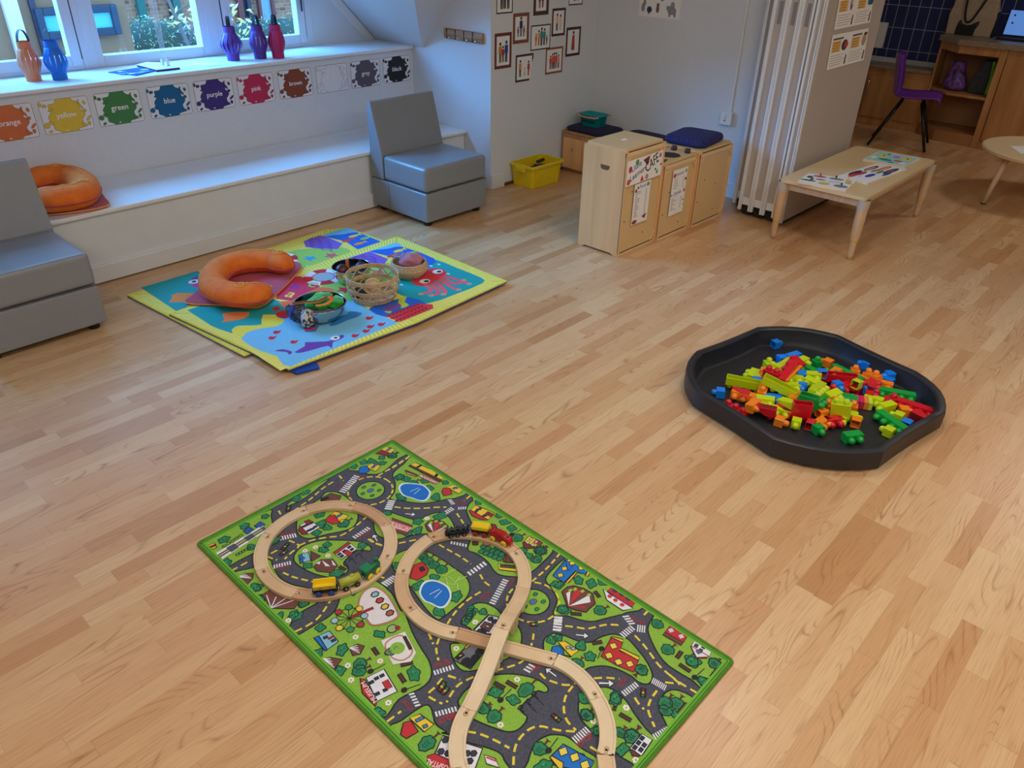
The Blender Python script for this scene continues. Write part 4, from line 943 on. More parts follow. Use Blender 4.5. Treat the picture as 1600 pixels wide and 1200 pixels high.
# fused spur and its trunking
t = thing('fused_spur', 'white square electrical fused switch low on the right wall', 'switch', (4.9195, 2.595, .523))
PLW = mat('white_plastic', (226, 226, 222), .35, .02)
mb = MB(); mb.box((-.035, -.043, -.043), (-.0005, .043, .043), PLW); mb.build('box', t, .004)
mb = MB(); mb.box((-.041, -.003, -.005), (-.035, .014, .022), PLW); mb.build('rocker', t, .002)
mb = MB(); mb.box((-.0365, -.004, -.016), (-.035, .014, -.010), mat('grey_slot', (120, 120, 124), .5)); mb.build('fuse_slot', t)
mb = MB(); mb.box((4.906, 2.573, .566), (4.9195, 2.588, 2.5), PLW); tag(mb.build('cable_trunking', None, .002), 'thin white vertical cable trunking running up from the fused switch', 'trunking')

# ================================================================== yellow crate, corner cupboards
YP = plastic((232, 202, 20), .35)
t = thing('storage_crate', 'yellow plastic storage crate on the floor beside the corner cupboards', 'crate', (4.035, 3.565, 0))
cw, cd_, chh = .30, .19, .155
mb = MB(); th = .004
def shell(mb, z0, z1, fl_, m):
    ro = lambda z: fl_ * z / z1
    o = [rrect(-ro(z) , -ro(z), cw + ro(z), cd_ + ro(z), .018, 4) for z in (z0, z1)]; i = [rrect(th - ro(z), th - ro(z), cw - th + ro(z), cd_ - th + ro(z), .015, 4) for z in (z0, z1)]
    mb.loft([[(p[0], p[1], z0) for p in o[0]], [(p[0], p[1], z1) for p in o[1]], [(p[0], p[1], z1) for p in i[1]], [(p[0], p[1], z0 + th) for p in i[0]]], m, None, False, False)
    mb.prism(o[0], z0, z0 + th, m)
shell(mb, .001, chh, .012, YP); mb.build('tub', t)
mb = MB(); o_ = rrect(-.026, -.026, cw + .026, cd_ + .026, .026, 4); i_ = rrect(-.008, -.008, cw + .008, cd_ + .008, .02, 4)
mb.loft([[(p[0], p[1], chh - .014) for p in i_], [(p[0], p[1], chh - .014) for p in o_], [(p[0], p[1], chh + .004) for p in o_], [(p[0], p[1], chh + .004) for p in i_]], YP, None, False, False, True); mb.build('rim', t, .002)
mb = MB(); mb.box((-.034, .05, .112), (-.012, .14, .142), YP); mb.build('handle', t, .004); mb = MB(); mb.box((cw + .012, .05, .112), (cw + .034, .14, .142), YP); mb.build('handle', t, .004)
for fx in (.045, .24):
    mb = MB(); mb.box((fx, -.020, .002), (fx + .012, -.002, .128), YP); mb.build('rib', t, .003)
for i, (x, y, a) in enumerate(((.10, .1, .4), (.17, .08, -.7), (.22, .12, .2))):
    mb = MB(); mb.box((-.045, -.012, 0), (.045, .012, .018), mat('dark_toy', (54, 44, 40), .6, .2)); o = mb.build('toy_bar', None, .004); o.location = (4.035 + x, 3.565 + y, .095 + .0185 * i); o.rotation_euler = (0, 0, a)
    tag(o, 'dark toy bars inside the yellow crate', 'toy', 'dark toys in the yellow crate')
mb = MB(); mb.box((.012, .012, .006), (cw - .012, cd_ - .012, .094), mat('dark_toy_heap', (60, 50, 44), .8, .5, 60)); mb.build('inner_liner', t)
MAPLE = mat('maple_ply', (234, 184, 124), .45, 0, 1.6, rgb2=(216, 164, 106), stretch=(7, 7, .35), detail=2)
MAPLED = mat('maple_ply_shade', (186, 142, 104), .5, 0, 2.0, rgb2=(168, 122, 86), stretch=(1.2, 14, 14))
BEECH = mat('birch_top', (216, 184, 132), .5, 0.04, 4)
SCREW = mat('screw_brown', (96, 66, 44), .5)
def corner_cupboard(y1, label, doors):
    t = thing('low_cupboard', label, 'cupboard', (4.575, y1, 0), 0, 'low cupboards along the right wall'); d = .325; w = .40
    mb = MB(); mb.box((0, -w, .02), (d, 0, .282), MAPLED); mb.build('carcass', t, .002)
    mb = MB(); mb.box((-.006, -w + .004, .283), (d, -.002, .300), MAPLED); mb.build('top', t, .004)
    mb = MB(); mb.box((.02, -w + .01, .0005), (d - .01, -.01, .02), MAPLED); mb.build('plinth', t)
    for k in range(2):
        ya, yb_ = -w + .02 + k * (w - .04) / 2 + .002, -w + .02 + (k + 1) * (w - .04) / 2 - .002
        mb = MB(); mb.box((-.008, ya, .03), (-.001, yb_, .252), MAPLE); dr = mb.build('door', t, .002)
        mb = MB(); mb.box((-.016, (ya + yb_) / 2 - .006, .155), (-.008, (ya + yb_) / 2 + .006, .185), MAPLED); mb.build('handle', dr, .003)
    return t
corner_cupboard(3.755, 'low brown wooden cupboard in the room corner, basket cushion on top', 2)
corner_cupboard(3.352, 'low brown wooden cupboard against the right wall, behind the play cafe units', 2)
NAVYF = mat('navy_fleck_fabric', (40, 44, 86), .9, 0, 160, rgb2=(18, 16, 34), bump=.3)
BLUF = mat('blue_fleck_fabric', (46, 52, 120), .9, 0, 140, rgb2=(24, 18, 52), bump=.3)
def seat_pad(x, y, z, w, d, rz, m, label, th=.045):
    mb = MB(); n = 5; rings = []
    for u, k in ((0, .90), (.25, .99), (.6, 1.0), (.9, .95), (1.0, .86)):
        rings.append([(p[0], p[1], u * th) for p in rrect(-w / 2 * k, -d / 2 * k, w / 2 * k, d / 2 * k, .05, 5)])
    mb.loft(rings, m, None, True, True); o = mb.build('seat_pad'); o.location = (x, y, z); o.rotation_euler = (0, 0, rz); return tag(o, label, 'seat pad', 'fleck fabric seat pads')
seat_pad(4.725, 3.565, .3005, .29, .36, 0, NAVYF, 'dark navy flecked seat pad on the corner cupboard under the turquoise basket', .03)
seat_pad(4.72, 3.12, .3005, .29, .34, 0, NAVYF, 'dark flecked seat pad partly hidden behind the play hob')
# turquoise shopping basket
TQ = plastic((18, 150, 160), .35)
t = thing('shopping_basket', 'turquoise toy shopping basket with orange handles on the corner cupboard', 'basket', (4.745, 3.60, .331))
mb = MB(); prof = [(.055, .078, 0.0), (.058, .082, .004), (.066, .092, .075), (.071, .098, .078), (.071, .098, .086), (.064, .090, .086), (.056, .080, .006)]
mb.loft([[(p[0], p[1], z) for p in rrect(-a, -b_, a, b_, .03, 5)] for a, b_, z in prof], TQ, None, True, False); mb.prism(rrect(-.055, -.078, .055, .078, .03, 5), .001, .006, TQ); mb.build('tub', t)
mb = MB()
for y_ in (-.055, -.033, -.011, .011, .033, .055): mb.box((-.0645, y_ - .006, .028), (-.0595, y_ + .006, .046), mat('basket_hole', (10, 40, 46), .8))
mb.build('holes', t)
OP = plastic((232, 160, 96), .4)
for s_ in (-1, 1):
    mb = MB(); mb.tube([(s_ * .073, -.10, .080), (s_ * .085, -.085, .074), (s_ * .088, 0, .070), (s_ * .085, .085, .074), (s_ * .073, .10, .080)], .0055, OP, 8); mb.build('handle', t)

# ================================================================== play cafe units
PLYE = mat('ply_edge', (226, 196, 152), .5, .05)
def cafe_unit(x0, y0, w, d, h, label, top, grip=True):
    t = thing('play_unit', label, 'play cupboard', (x0, y0, 0), 0, 'wooden play cafe units')
    k = .018
    def side(xa, xb):   # end panel with a lifted foot line
        mb = MB(); prof = [(0, .001), (.03, .001), (.05, .012), (d - .05, .012), (d - .03, .001), (d, .001), (d, h - .012), (0, h - .012)]
        M = Matrix(((0, 0, 1, xa), (1, 0, 0, 0), (0, 1, 0, 0), (0, 0, 0, 1))); mb.prism(prof, 0, xb - xa, MAPLE, M); return mb.build('end_panel', t, .002)
    a_ = side(0, k); side(w - k, w)
    if grip:
        mb = MB(); M = Matrix(((0, 0, 1, -.0008), (1, 0, 0, d * .47), (0, 1, 0, h * .81), (0, 0, 0, 1)))
        mb.prism([(-.032, .012), (.032, .012), (.028, -.008), (.015, -.014), (-.015, -.014), (-.028, -.008)], 0, .0012, mat('grip_shadow', (110, 72, 46), .7), M); mb.build('hand_hole', a_)
    mb = MB(); mb.box((k, .006, .02), (w - k, .016, h - .03), BEECH); mb.build('front_panel', t)
    mb = MB(); mb.box((k, d - .016, .02), (w - k, d - .006, h - .03), BEECH); mb.build('back_panel', t)
    # rounded edge strips with corner braces round the front face
    mb = MB()
    for xa, xb, za, zb_ in ((0.0, w, h - .04, h - .018), (k, w - k, .001, .012)): mb.box((xa, .002, za), (xb, .0075, zb_), PLYE)
    mb.box((.0, -.001, .02), (.008, .004, h - .03), PLYE); mb.box((w - .008, -.001, .02), (w, .004, h - .03), PLYE)
    for sx_, xx in ((1, .012), (-1, w - .012)):
        mb.tube([(xx, .002, h - .09), (xx + sx_ * .012, .0, h - .062), (xx + sx_ * .03, .002, h - .045)], .0035, PLYE, 6)
        if sx_ < 0: mb.tube([(xx, .002, .075), (xx + sx_ * .04, .0, .02)], .0035, PLYE, 6)
    mb.build('edge_strip', t)
    mb = MB()
    for sx_, zz in ((.12, .33), (.25, .6), (.65, .15), (.62, .5)): mb.lathe([(.001, 0), (.0045, 0), (.0045, .0015), (.001, .0015)], SCREW, 10, Matrix.Translation((w * sx_, .0055, h * zz)) @ Matrix.Rotation(PI / 2, 4, 'X'))
    mb.build('screw', t)
    mb = MB()
    if top == 'slab': mb.prism(rrect(.012, .012, w - .006, d - .008, .012), h - .014, h, BEECH)
    else: mb.box((.006, .012, h - .02), (w - .004, d - .004, h - .006), BEECH)
    tp = mb.build('top', t, .003)
    return t, tp
t, tp = cafe_unit(3.432, 2.364, .372, .29, .605, 'tallest wooden play unit with the cafe banner, nearest the crate', 'slab')
mb = MB(); mb.prism(ell(.185, .155, .024, .013, 14, .4), .605, .6062, WP); mb.build('paper_patch', t)
t, tp = cafe_unit(3.806, 2.350, .350, .30, .470, 'wooden play hob unit with black hob rings, middle of the three cafe units', 'hob', False)
mb = MB(); HOB = mat('black_hob', (30, 34, 36), .4, .2)
mb.prism(ell(.200, .100, .060, .066, 8, .2), .4645, .4660, HOB); mb.prism([(.03, .03), (.10, .05), (.03, .13)], .4645, .4660, HOB); mb.build('hob_ring', tp)
for i in range(3):
    mb = MB(); mb.lathe([(.001, 0), (.018, 0), (.019, .003), (.017, .021), (.015, .024), (.001, .024)], mat('maroon_knob', (70, 34, 40), .4), 16, Matrix.Translation((.318, .055 + .095 * i, .4645))); mb.build('knob', tp)
t, tp = cafe_unit(4.160, 2.330, .385, .31, .478, 'plain wooden play unit with the blue seat pad on top, nearest the partition', 'slab', False)
seat_pad(4.345, 2.50, .4785, .33, .28, .12, BLUF, 'blue flecked seat pad on the cafe unit nearest the partition', .05)
# notices on the units
def fruit(p, x, y, r, rgb, ry=None): p.shape(ell(x, y, r, ry or r, 14), rgb, tuple(int(c * .5) for c in rgb), r * .12, 2)
BLU, NVY, GRY = (20, 90, 170), (16, 40, 90), (110, 106, 112)
def notice(name, label, x0, y, z0, w, h, draw, ang=0, dz=0):
    M = basis((x0, y, z0), (math.cos(ang), 0, math.sin(ang)), (-math.sin(ang), 0, math.cos(ang))); mb = MB(); mb.prism([(0, 0), (w, 0), (w, h), (0, h)], 0, .001, WP, M); p = Print(mb, .001, M, (0, 0, w, h)); draw(p, w, h); return tag(mb.build(name), label, 'sign')
def d_banner(p, w, h):
    p.text('Little', (w * .14, h * .52), (w * .40, h * .70), BLU, 3); p.text('Learners', (w * .12, h * .16), (w * .55, h * .46), NVY, 3); p.text('CAFE', (w * .56, h * .30), (w * .90, h * .62), (14, 24, 40), 3, h * .42)
    fruit(p, w * .09, h * .64, w * .04, (200, 40, 44), h * .13); fruit(p, w * .07, h * .16, w * .045, (214, 70, 40), h * .11); fruit(p, w * .27, h * .86, w * .045, (96, 160, 60), h * .10)
    p.shape([(w * .44, h * .86), (w * .62, h * .96), (w * .58, h * .58)], (130, 34, 40), (70, 20, 24), .003, 2); p.shape([(w * .40, h * .04), (w * .50, h * .04), (w * .44, h * .26)], (206, 44, 44), (120, 20, 30), .002, 2)
    fruit(p, w * .58, h * .14, w * .04, (190, 130, 140), h * .10); fruit(p, w * .93, h * .84, w * .03, (200, 80, 110), h * .09); fruit(p, w * .87, h * .2, w * .025, (90, 160, 80), h * .08); fruit(p, w * .97, h * .45, w * .02, (160, 60, 60)); fruit(p, w * .82, h * .32, w * .02, (30, 40, 50))
def rows(p, w, z0, z1, n, seed):
    random.seed(seed)
    for i in range(n):
        z = z1 - (z1 - z0) * i / n; l = random.uniform(.09, .34); p.line([(w * .10, z), (w * (.10 + l), z)], .0032, GRY, 2); p.line([(w * .72, z), (w * .81, z)], .0032, GRY, 2)
def d_food(p, w, h):
    p.text('Food', (w * .32, h * .875), (w * .68, h * .875), BLU, 3); fruit(p, w * .10, h * .84, w * .06, (130, 34, 44)); fruit(p, w * .22, h * .90, w * .05, (140, 40, 50)); fruit(p, w * .84, h * .92, w * .085, (100, 166, 70), h * .045)
    rows(p, w, h * .15, h * .80, 15, 2); fruit(p, w * .18, h * .06, w * .15, (150, 74, 56), h * .045); p.shape([(w * .62, h * .14), (w * .92, h * .19), (w * .82, h * .07)], (140, 40, 44), (80, 20, 26), .002, 2)
def d_menu(p, w, h):
    p.text('Dessert', (w * .24, h * .86), (w * .76, h * .88), BLU, 3); fruit(p, w * .12, h * .885, w * .09, (206, 84, 40), h * .045); fruit(p, w * .90, h * .92, w * .05, (90, 160, 70), h * .04)
    rows(p, w, h * .55, h * .80, 5, 5); fruit(p, w * .93, h * .74, w * .06, (90, 40, 60), h * .03); p.text('Drinks', (w * .22, h * .43), (w * .72, h * .46), BLU, 3, h * .075)
    fruit(p, w * .06, h * .46, w * .05, (170, 160, 170)); p.shape([(w * .86, h * .46), (w * 1.0, h * .46), (w * .88, h * .56)], (206, 90, 50), (150, 50, 30), .002, 2); rows(p, w, h * .08, h * .36, 7, 8); fruit(p, w * .92, h * .28, w * .04, (120, 60, 80)); fruit(p, w * .95, h * .17, w * .03, (200, 80, 60))
YF = 2.3615
notice('cafe_banner', 'white banner reading Little Learners CAFE across the tallest play unit', 3.445, YF, .405, .338, .140, d_banner, .012)
notice('food_menu', 'white Food menu sheet on the tallest play unit below the banner', 3.535, YF, .165, .155, .235, d_food, .0)
YF = 2.3475
notice('dessert_menu', 'white Dessert and Drinks menu sheet on the hob unit', 3.90, YF, .135, .155, .275, d_menu, .0)

# ================================================================== folding partition, stacked open
ALU = mat('aluminium_white', (222, 226, 230), .4, .02); LEAF = mat('partition_laminate', (180, 171, 162), .55, .03, 5); GRYP = mat('grey_recess', (130, 130, 136), .5)
pt = thing('folding_partition', 'tall beige folding partition stacked against the wall behind the low table', 'partition', (4.62, 1.946, 0))
ys = [(0.0, .056), (.066, .14), (.150, .224), (.234, .308), (.318, .40)]
for i, (ya, yb_) in enumerate(ys):
    off = 0.0 if i < 4 else .10; z0 = .028 if i == 0 else .075
    mb = MB(); mb.box((off + .006, ya + .003, z0), (.862, yb_ - .003, 2.42), LEAF); lf = mb.build('leaf', pt)
    mb = MB()
    for yy, ww in ((ya, .011), (yb_ - .012, .012), (yb_ + .0015, .007)) if i else ((ya, .006), (ya + .010, .008), (yb_ - .014, .014)): mb.box((off - .008, yy, z0 - .035 if i else .020), (off + .012, yy + ww, 2.42), ALU)
    mb.build('edge_profile', lf, .002)
    mb = MB(); mb.box((off + .03, ya + .006, .012), (.85, yb_ - .006, z0), BLACK); mb.build('floor_seal', lf)
    if i:
        mb = MB(); mb.box((off + .0035, ya + (yb_ - ya) * .36, 1.155 if i < 4 else 1.2), (off + .006, ya + (yb_ - ya) * .64, 1.275 if i < 4 else 1.31), GRYP); mb.build('latch_slot', lf)
        mb = MB(); mb.box((off + .003, ya + .014, .078), (off + .006, yb_ - .014, .125), ALU); mb.build('kick_plate', lf)
mb = MB(); mb.box((4.88, 2.395, .0), (4.919, 2.42, 2.5), BLACK); tag(mb.build('wall_seal'), 'black vertical seal strip between right wall and folding partition', 'seal')
mb = MB(); mb.box((4.60, 1.94, 2.425), (5.6, 2.42, 2.5), ALU); struct(mb.build('trim_5'))
# recipe sheets taped to the partition face
def recipe(label, q, kind):
    A = [on(*p_, 1, 1.9455) for p_ in q]   # lower left, lower right, upper right, upper left
    ex = (A[1] - A[0]); w = ex.length; ez = A[3] - A[0]; h = ez.length
    M = basis(A[0], (1, 0, 0), (0, 0, 1)); M.translation = A[0]
    sh = (A[1].z - A[0].z); mb = MB(); mb.prism([(p_.x - A[0].x, p_.z - A[0].z) for p_ in A], 0, .0012, WP, M)
    p = Print(mb, .0012, M); H_ = A[3].z - A[0].z; W_ = A[1].x - A[0].x
    T_ = lambda u, v: ((W_ * u + (A[3].x - A[0].x) * v), (A[1].z - A[0].z) * u + H_ * v)
    OR_ = (222, 178, 96)
    for k in range(2):
        u0 = .04 + .5 * k
        p.poly([T_(u0 + a, b_) for a, b_ in ((.0, .48), (.22, .48), (.22, .80), (0, .80))], OR_, 1)
        for j in range(4): p.line([T_(u0 + .02, .52 + .075 * j), T_(u0 + .18, .52 + .075 * j)], .0035, (130, 96, 50), 2)
        for j in range(5): p.line([T_(u0, .10 + .07 * j), T_(u0 + .30 + .04 * (j % 3), .10 + .07 * j)], .0025, (120, 120, 124), 1)
        p.poly([T_(u0 + .38, .06), T_(u0 + .42, .06), T_(u0 + .42, .34), T_(u0 + .39, .34)], (70, 70, 76), 2)
        p.line([T_(u0 + .0, .86), T_(u0 + .26, .86)], .010, (70, 66, 80), 2)
    for (u, v, ru, rv, rgb) in kind: p.poly([T_(u + ru * math.cos(a), v + rv * math.sin(a)) for a in [2 * PI * i / 16 for i in range(16)]], rgb, 3)
    return tag(mb.build('recipe_sheet'), label, 'sheet', 'recipe sheets on the partition')
recipe('lower recipe sheet on the partition, showing a bowl of fruit', ((1291, 110), (1349, 94), (1357, 44), (1301, 55)), [(.36, .64, .08, .16, (56, 60, 66)), (.40, .64, .05, .10, (190, 50, 50)), (.88, .66, .06, .18, (176, 150, 116)), (.90, .84, .05, .05, (80, 60, 60))])
recipe('upper recipe sheet on the partition, cut by the top picture edge', ((1303, 47), (1359, 35), (1367, -20), (1313, -10)), [(.36, .68, .035, .20, (110, 74, 84)), (.37, .72, .02, .10, (210, 200, 200)), (.90, .70, .08, .14, (170, 60, 60)), (.87, .64, .06, .10, (40, 110, 120)), (.92, .62, .05, .08, (40, 70, 130))])
# ================================================================== low table with puzzle boards
TBL = mat('table_laminate', (220, 194, 148), .42, .05, 4); TLEG = mat('table_leg_wood', (212, 184, 150), .45, 0, 3, rgb2=(200, 166, 128), stretch=(10, 10, 1)); BAND = mat('orange_band', (222, 170, 60), .5)
t = thing('low_table', 'low rectangular pale wood table with turned legs in front of the partition', 'table', (4.385, 1.405, 0))
TW, TD, TH = 1.085, .485, .372
mb = MB(); mb.prism(rrect(-.035, -.018, TW + .02, TD + .012, .03), TH - .018, TH, TBL); mb.build('tabletop', t, .004)
mb = MB()
for a, b_ in (((.03, .01, TH - .062), (TW - .03, .025, TH - .018)), ((.03, TD - .025, TH - .062), (TW - .03, TD - .01, TH - .018)), ((-.005, .03, TH - .062), (.012, TD - .03, TH - .018)), ((TW - .012, .03, TH - .062), (TW + .005, TD - .03, TH - .018))): mb.box(a, b_, TLEG)
mb.build('apron', t)
for lx, ly in ((0, 0), (TW - .005, 0), (0, TD - .005), (TW - .005, TD - .005)):
    mb = MB(); T_ = Matrix.Translation((lx, ly, 0))
    mb.lathe([(.004, .0005), (.013, .002), (.017, .03), (.018, .09), (.021, .118)], TLEG, 18, T_); mb.lathe([(.022, .122), (.026, .15), (.029, .23), (.029, .295)], TLEG, 18, T_)
    mb.lathe([(.029, .295), (.033, .31), (.034, TH - .018)], mat('leg_ferrule', (190, 180, 168), .4), 18, T_); lg = mb.build('leg', t)
    mb = MB(); mb.lathe([(.0215, .116), (.0235, .118), (.0235, .126), (.0215, .128)], BAND, 18, T_, True, False); mb.build('ring_band', lg)
def board(label, q, z, draw, name='puzzle_board', cat='puzzle', th=.012, m=None):
    A = [fl(*p_, z + th) for p_ in q]; c = sum(A, Vector()) / 4; t_ = thing(name, label, cat, (c.x, c.y, z + .0006))
    mb = MB(); mb.prism([(p_.x - c.x, p_.y - c.y) for p_ in A], 0, th, m or mat('board_edge', (226, 212, 180), .6), None, False, mat('board_face', (238, 238, 236), .5)); p = Print(mb, th)
    B = [Vector((p_.x - c.x, p_.y - c.y)) for p_ in A]
    T_ = lambda u, v: tuple(B[0].lerp(B[1], u).lerp(B[3].lerp(B[2], u), v)); draw(p, T_, t_, mb, th); mb.build('board', t_); return t_
zz = lambda pts: [(1230 + x / 7.619, 225 + y / 7.619) for x, y in pts]
def el_uv(p, T_, u, v, ru, rv, rgb, dl=2, out_=None):
    pts = [T_(u + ru * math.cos(a), v + rv * math.sin(a)) for a in [2 * PI * i / 14 for i in range(14)]]; p.poly(pts, rgb, dl)
    if out_: p.line(pts, .002, out_, dl + 1, True)
def knob(t_, T_, u, v, rgb, th):
    x, y = T_(u, v); mb = MB(); mb.lathe([(.003, 0), (.003, .006), (.006, .009), (.006, .014), (.001, .017)], plastic(rgb, .4), 12, Matrix.Translation((x, y, th))); mb.build('peg', t_)
def d_vehicles(p, T_, t_, mb, th):
    for u, v, ru, rv, rgb in ((.28, .80, .14, .07, (200, 50, 46)), (.12, .62, .06, .10, (50, 40, 40)), (.16, .28, .16, .07, (30, 120, 70)), (.20, .45, .03, .1, (50, 40, 50)), (.36, .52, .10, .06, (120, 126, 134)), (.50, .22, .11, .12, (216, 190, 60)), (.62, .80, .15, .08, (120, 126, 134)), (.66, .50, .12, .08, (214, 218, 224)), (.84, .22, .14, .12, (130, 134, 140)), (.88, .74, .05, .12, (222, 190, 60)), (.92, .58, .07, .05, (222, 190, 60))): el_uv(p, T_, u, v, ru, rv, rgb, 2, (60, 60, 66))
    for u, v, rgb in ((.28, .84, (200, 40, 40)), (.60, .86, (60, 60, 66)), (.84, .84, (226, 200, 60)), (.84, .28, (40, 40, 44))): knob(t_, T_, u, v, rgb, th)
def d_faces(p, T_, t_, mb, th):
    SK, HR = (196, 160, 130), (50, 40, 44)
    for u, v, ru, rv, rgb in ((.22, .66, .10, .18, HR), (.22, .64, .06, .13, SK), (.32, .34, .09, .13, (186, 48, 54)), (.16, .30, .10, .16, (40, 36, 60)), (.27, .18, .10, .12, (200, 60, 60)), (.50, .78, .10, .18, (190, 80, 66)), (.52, .78, .06, .13, (222, 170, 150)), (.62, .58, .06, .1, (40, 130, 80)), (.44, .60, .07, .12, (176, 126, 96)), (.62, .34, .09, .12, (30, 50, 150)), (.78, .74, .11, .2, (50, 40, 60)), (.78, .74, .06, .13, (120, 90, 80)), (.88, .56, .06, .12, (40, 60, 150)), (.46, .2, .02, .05, (120, 190, 230))): el_uv(p, T_, u, v, ru, rv, rgb, 2)
def d_sea(p, T_, t_, mb, th):
    p.poly([T_(.03, .05), T_(.97, .05), T_(.97, .95), T_(.03, .95)], (150, 214, 222), 1)
    for u, v, ru, rv, rgb in ((.25, .62, .12, .14, (232, 214, 70)), (.80, .66, .12, .14, (232, 214, 70)), (.42, .30, .16, .09, (30, 140, 100)), (.54, .70, .08, .12, (214, 120, 170)), (.70, .36, .10, .07, (206, 50, 50)), (.12, .36, .06, .14, (240, 240, 240)), (.30, .84, .05, .06, (40, 110, 170)), (.60, .14, .08, .07, (70, 160, 200)), (.86, .22, .08, .1, (230, 240, 240)), (.25, .66, .03, .05, (40, 50, 60)), (.80, .70, .03, .05, (40, 50, 60)), (.18, .12, .10, .06, (180, 230, 170))): el_uv(p, T_, u, v, ru, rv, rgb, 2)
board('white peg puzzle board of vehicles, nearest corner of the low table', zz([(120, 445), (700, 548), (835, 432), (255, 345)]), TH, d_vehicles)
board('white board of cartoon faces in the middle of the low table', zz([(605, 378), (955, 466), (1428, 303), (1085, 222)]), TH, d_faces, 'picture_board', 'board')
board('pale blue board of sea animals at the far end of the low table', zz([(900, 182), (1400, 268), (1590, 172), (1100, 84)]), TH, d_sea, 'picture_board', 'board')

# ================================================================== kitchenette behind
KW = mat('kitchen_oak', (190, 138, 84), .45, 0, 1.6, rgb2=(168, 114, 64), stretch=(8, 8, 1)); KWD = mat('kitchen_oak_edge', (172, 122, 74), .45, 0, 2, rgb2=(150, 100, 58))
WTOP = mat('stone_worktop', (150, 134, 112), .4, .25, 30)
def tile_material():
    m, nt, b_ = nodes_mat('navy_tiles'); g = nt.nodes.new('ShaderNodeNewGeometry'); s = nt.nodes.new('ShaderNodeSeparateXYZ'); nt.links.new(g.outputs['Position'], s.inputs[0])
    fy = mth(nt, 'FRACT', mth(nt, 'DIVIDE', mth(nt, 'SUBTRACT', s.outputs['Y'], 2.403), .0955)); fz = mth(nt, 'FRACT', mth(nt, 'DIVIDE', mth(nt, 'SUBTRACT', s.outputs['Z'], .655), .187))
    g_ = mth(nt, 'MAXIMUM', mth(nt, 'LESS_THAN', fy, .045), mth(nt, 'LESS_THAN', fz, .022))
    mx = nt.nodes.new('ShaderNodeMix'); mx.data_type = 'RGBA'; nt.links.new(g_, mx.inputs[0]); mx.inputs[6].default_value = lin((22, 36, 92)); mx.inputs[7].default_value = lin((170, 174, 186))
    nt.links.new(mx.outputs[2], b_.inputs['Base Color']); b_.inputs['Roughness'].default_value = .3; return m
mb = MB(); mb.box((8.205, -3.19, .50), (8.2195, 3.029, 1.6), tile_material()); o = mb.build('wall_tiles'); struct(o)
KX = 8.205
t = thing('low_cabinet', 'low oak cabinet with a stone worktop under the navy tiles', 'cabinet', (7.985, 2.272, 0))
mb = MB(); mb.box((0, .001, .0005), (.218, .755, .515), KW); mb.build('carcass', t, .002)
mb = MB(); mb.box((-.016, .022, .078), (-.001, .540, .455), KW); dr = mb.build('door', t, .002)
mb = MB(); mb.tube([(-.018, .520, .27), (-.036, .520, .275), (-.036, .520, .405), (-.018, .520, .41)], .005, STEEL, 8); mb.build('handle', dr)
mb = MB(); mb.box((-.03, .001, .515), (.218, .755, .545), WTOP); mb.build('worktop', t, .003)
mb = MB(); mb.box((.196, .001, .545), (.219, .755, .585), mat('white_upstand', (190, 192, 196), .5)); mb.build('upstand', t)
t = thing('switch_box', 'white switch box on the navy tiles right of the partition', 'switch', (8.2045, 2.83, .66)); mb = MB(); mb.box((-.05, 0, 0), (0, .09, .22), PLW); mb.build('cover', t, .006)
# tall unit with the chamfered open bay
t = thing('counter_unit', 'oak counter unit with an open bay and shelf under the tote bag', 'counter', (8.2, 2.27, 0))
FP = [(0.0, 0.0), (-.20, 0.0), (-.40, -.21), (-.41, -.56), (0, -.56)]
mb = MB(); mb.prism([(0, -.001), (-.20, -.001), (-.40, -.21), (-.41, -.535), (0, -.535)], .0005, .095, KWD); mb.build('base', t, .002)
mb = MB(); mb.box((-.012, -.535, .095), (-.001, -.02, .80), KWD); mb.build('back_panel', t)
mb = MB(); mb.prism([(0, -.02), (-.20, -.02), (-.395, -.215), (-.405, -.535), (0, -.535)], .392, .412, KW); mb.build('shelf', t, .002)
mb = MB(); mb.prism([(0, 0), (-.205, 0), (-.41, -.215), (-.415, -.535), (-.395, -.535), (-.39, -.222), (-.197, -.02), (0, -.02)], .735, .80, KW); mb.build('top_rail', t, .002)
mb = MB(); mb.box((-.205, -.018, .0005), (-.001, 0.0, .80), KW); mb.build('side_panel', t, .002)
mb = MB(); mb.box((-.415, -.59, .0005), (-.001, -.537, .80), KW); mb.build('side_panel', t, .002)
mb = MB(); mb.box((-.40, -1.8, .0005), (-.001, -.592, .80), KW); mb.build('carcass', t)
mb = MB(); mb.box((-.30, -1.8, .0), (-.42, -.592, .055), KWD); mb.build('plinth', t)
for k in range(2):
    mb = MB(); mb.box((-.418, -1.19 - k * .60, .07), (-.401, -.60 - k * .60, .735), KW); mb.build('door', t, .002)
mb = MB(); mb.prism([(0, .02), (-.22, .02), (-.43, -.20), (-.44, -1.8), (0, -1.8)], .801, .844, WTOP); mb.build('worktop', t, .003)
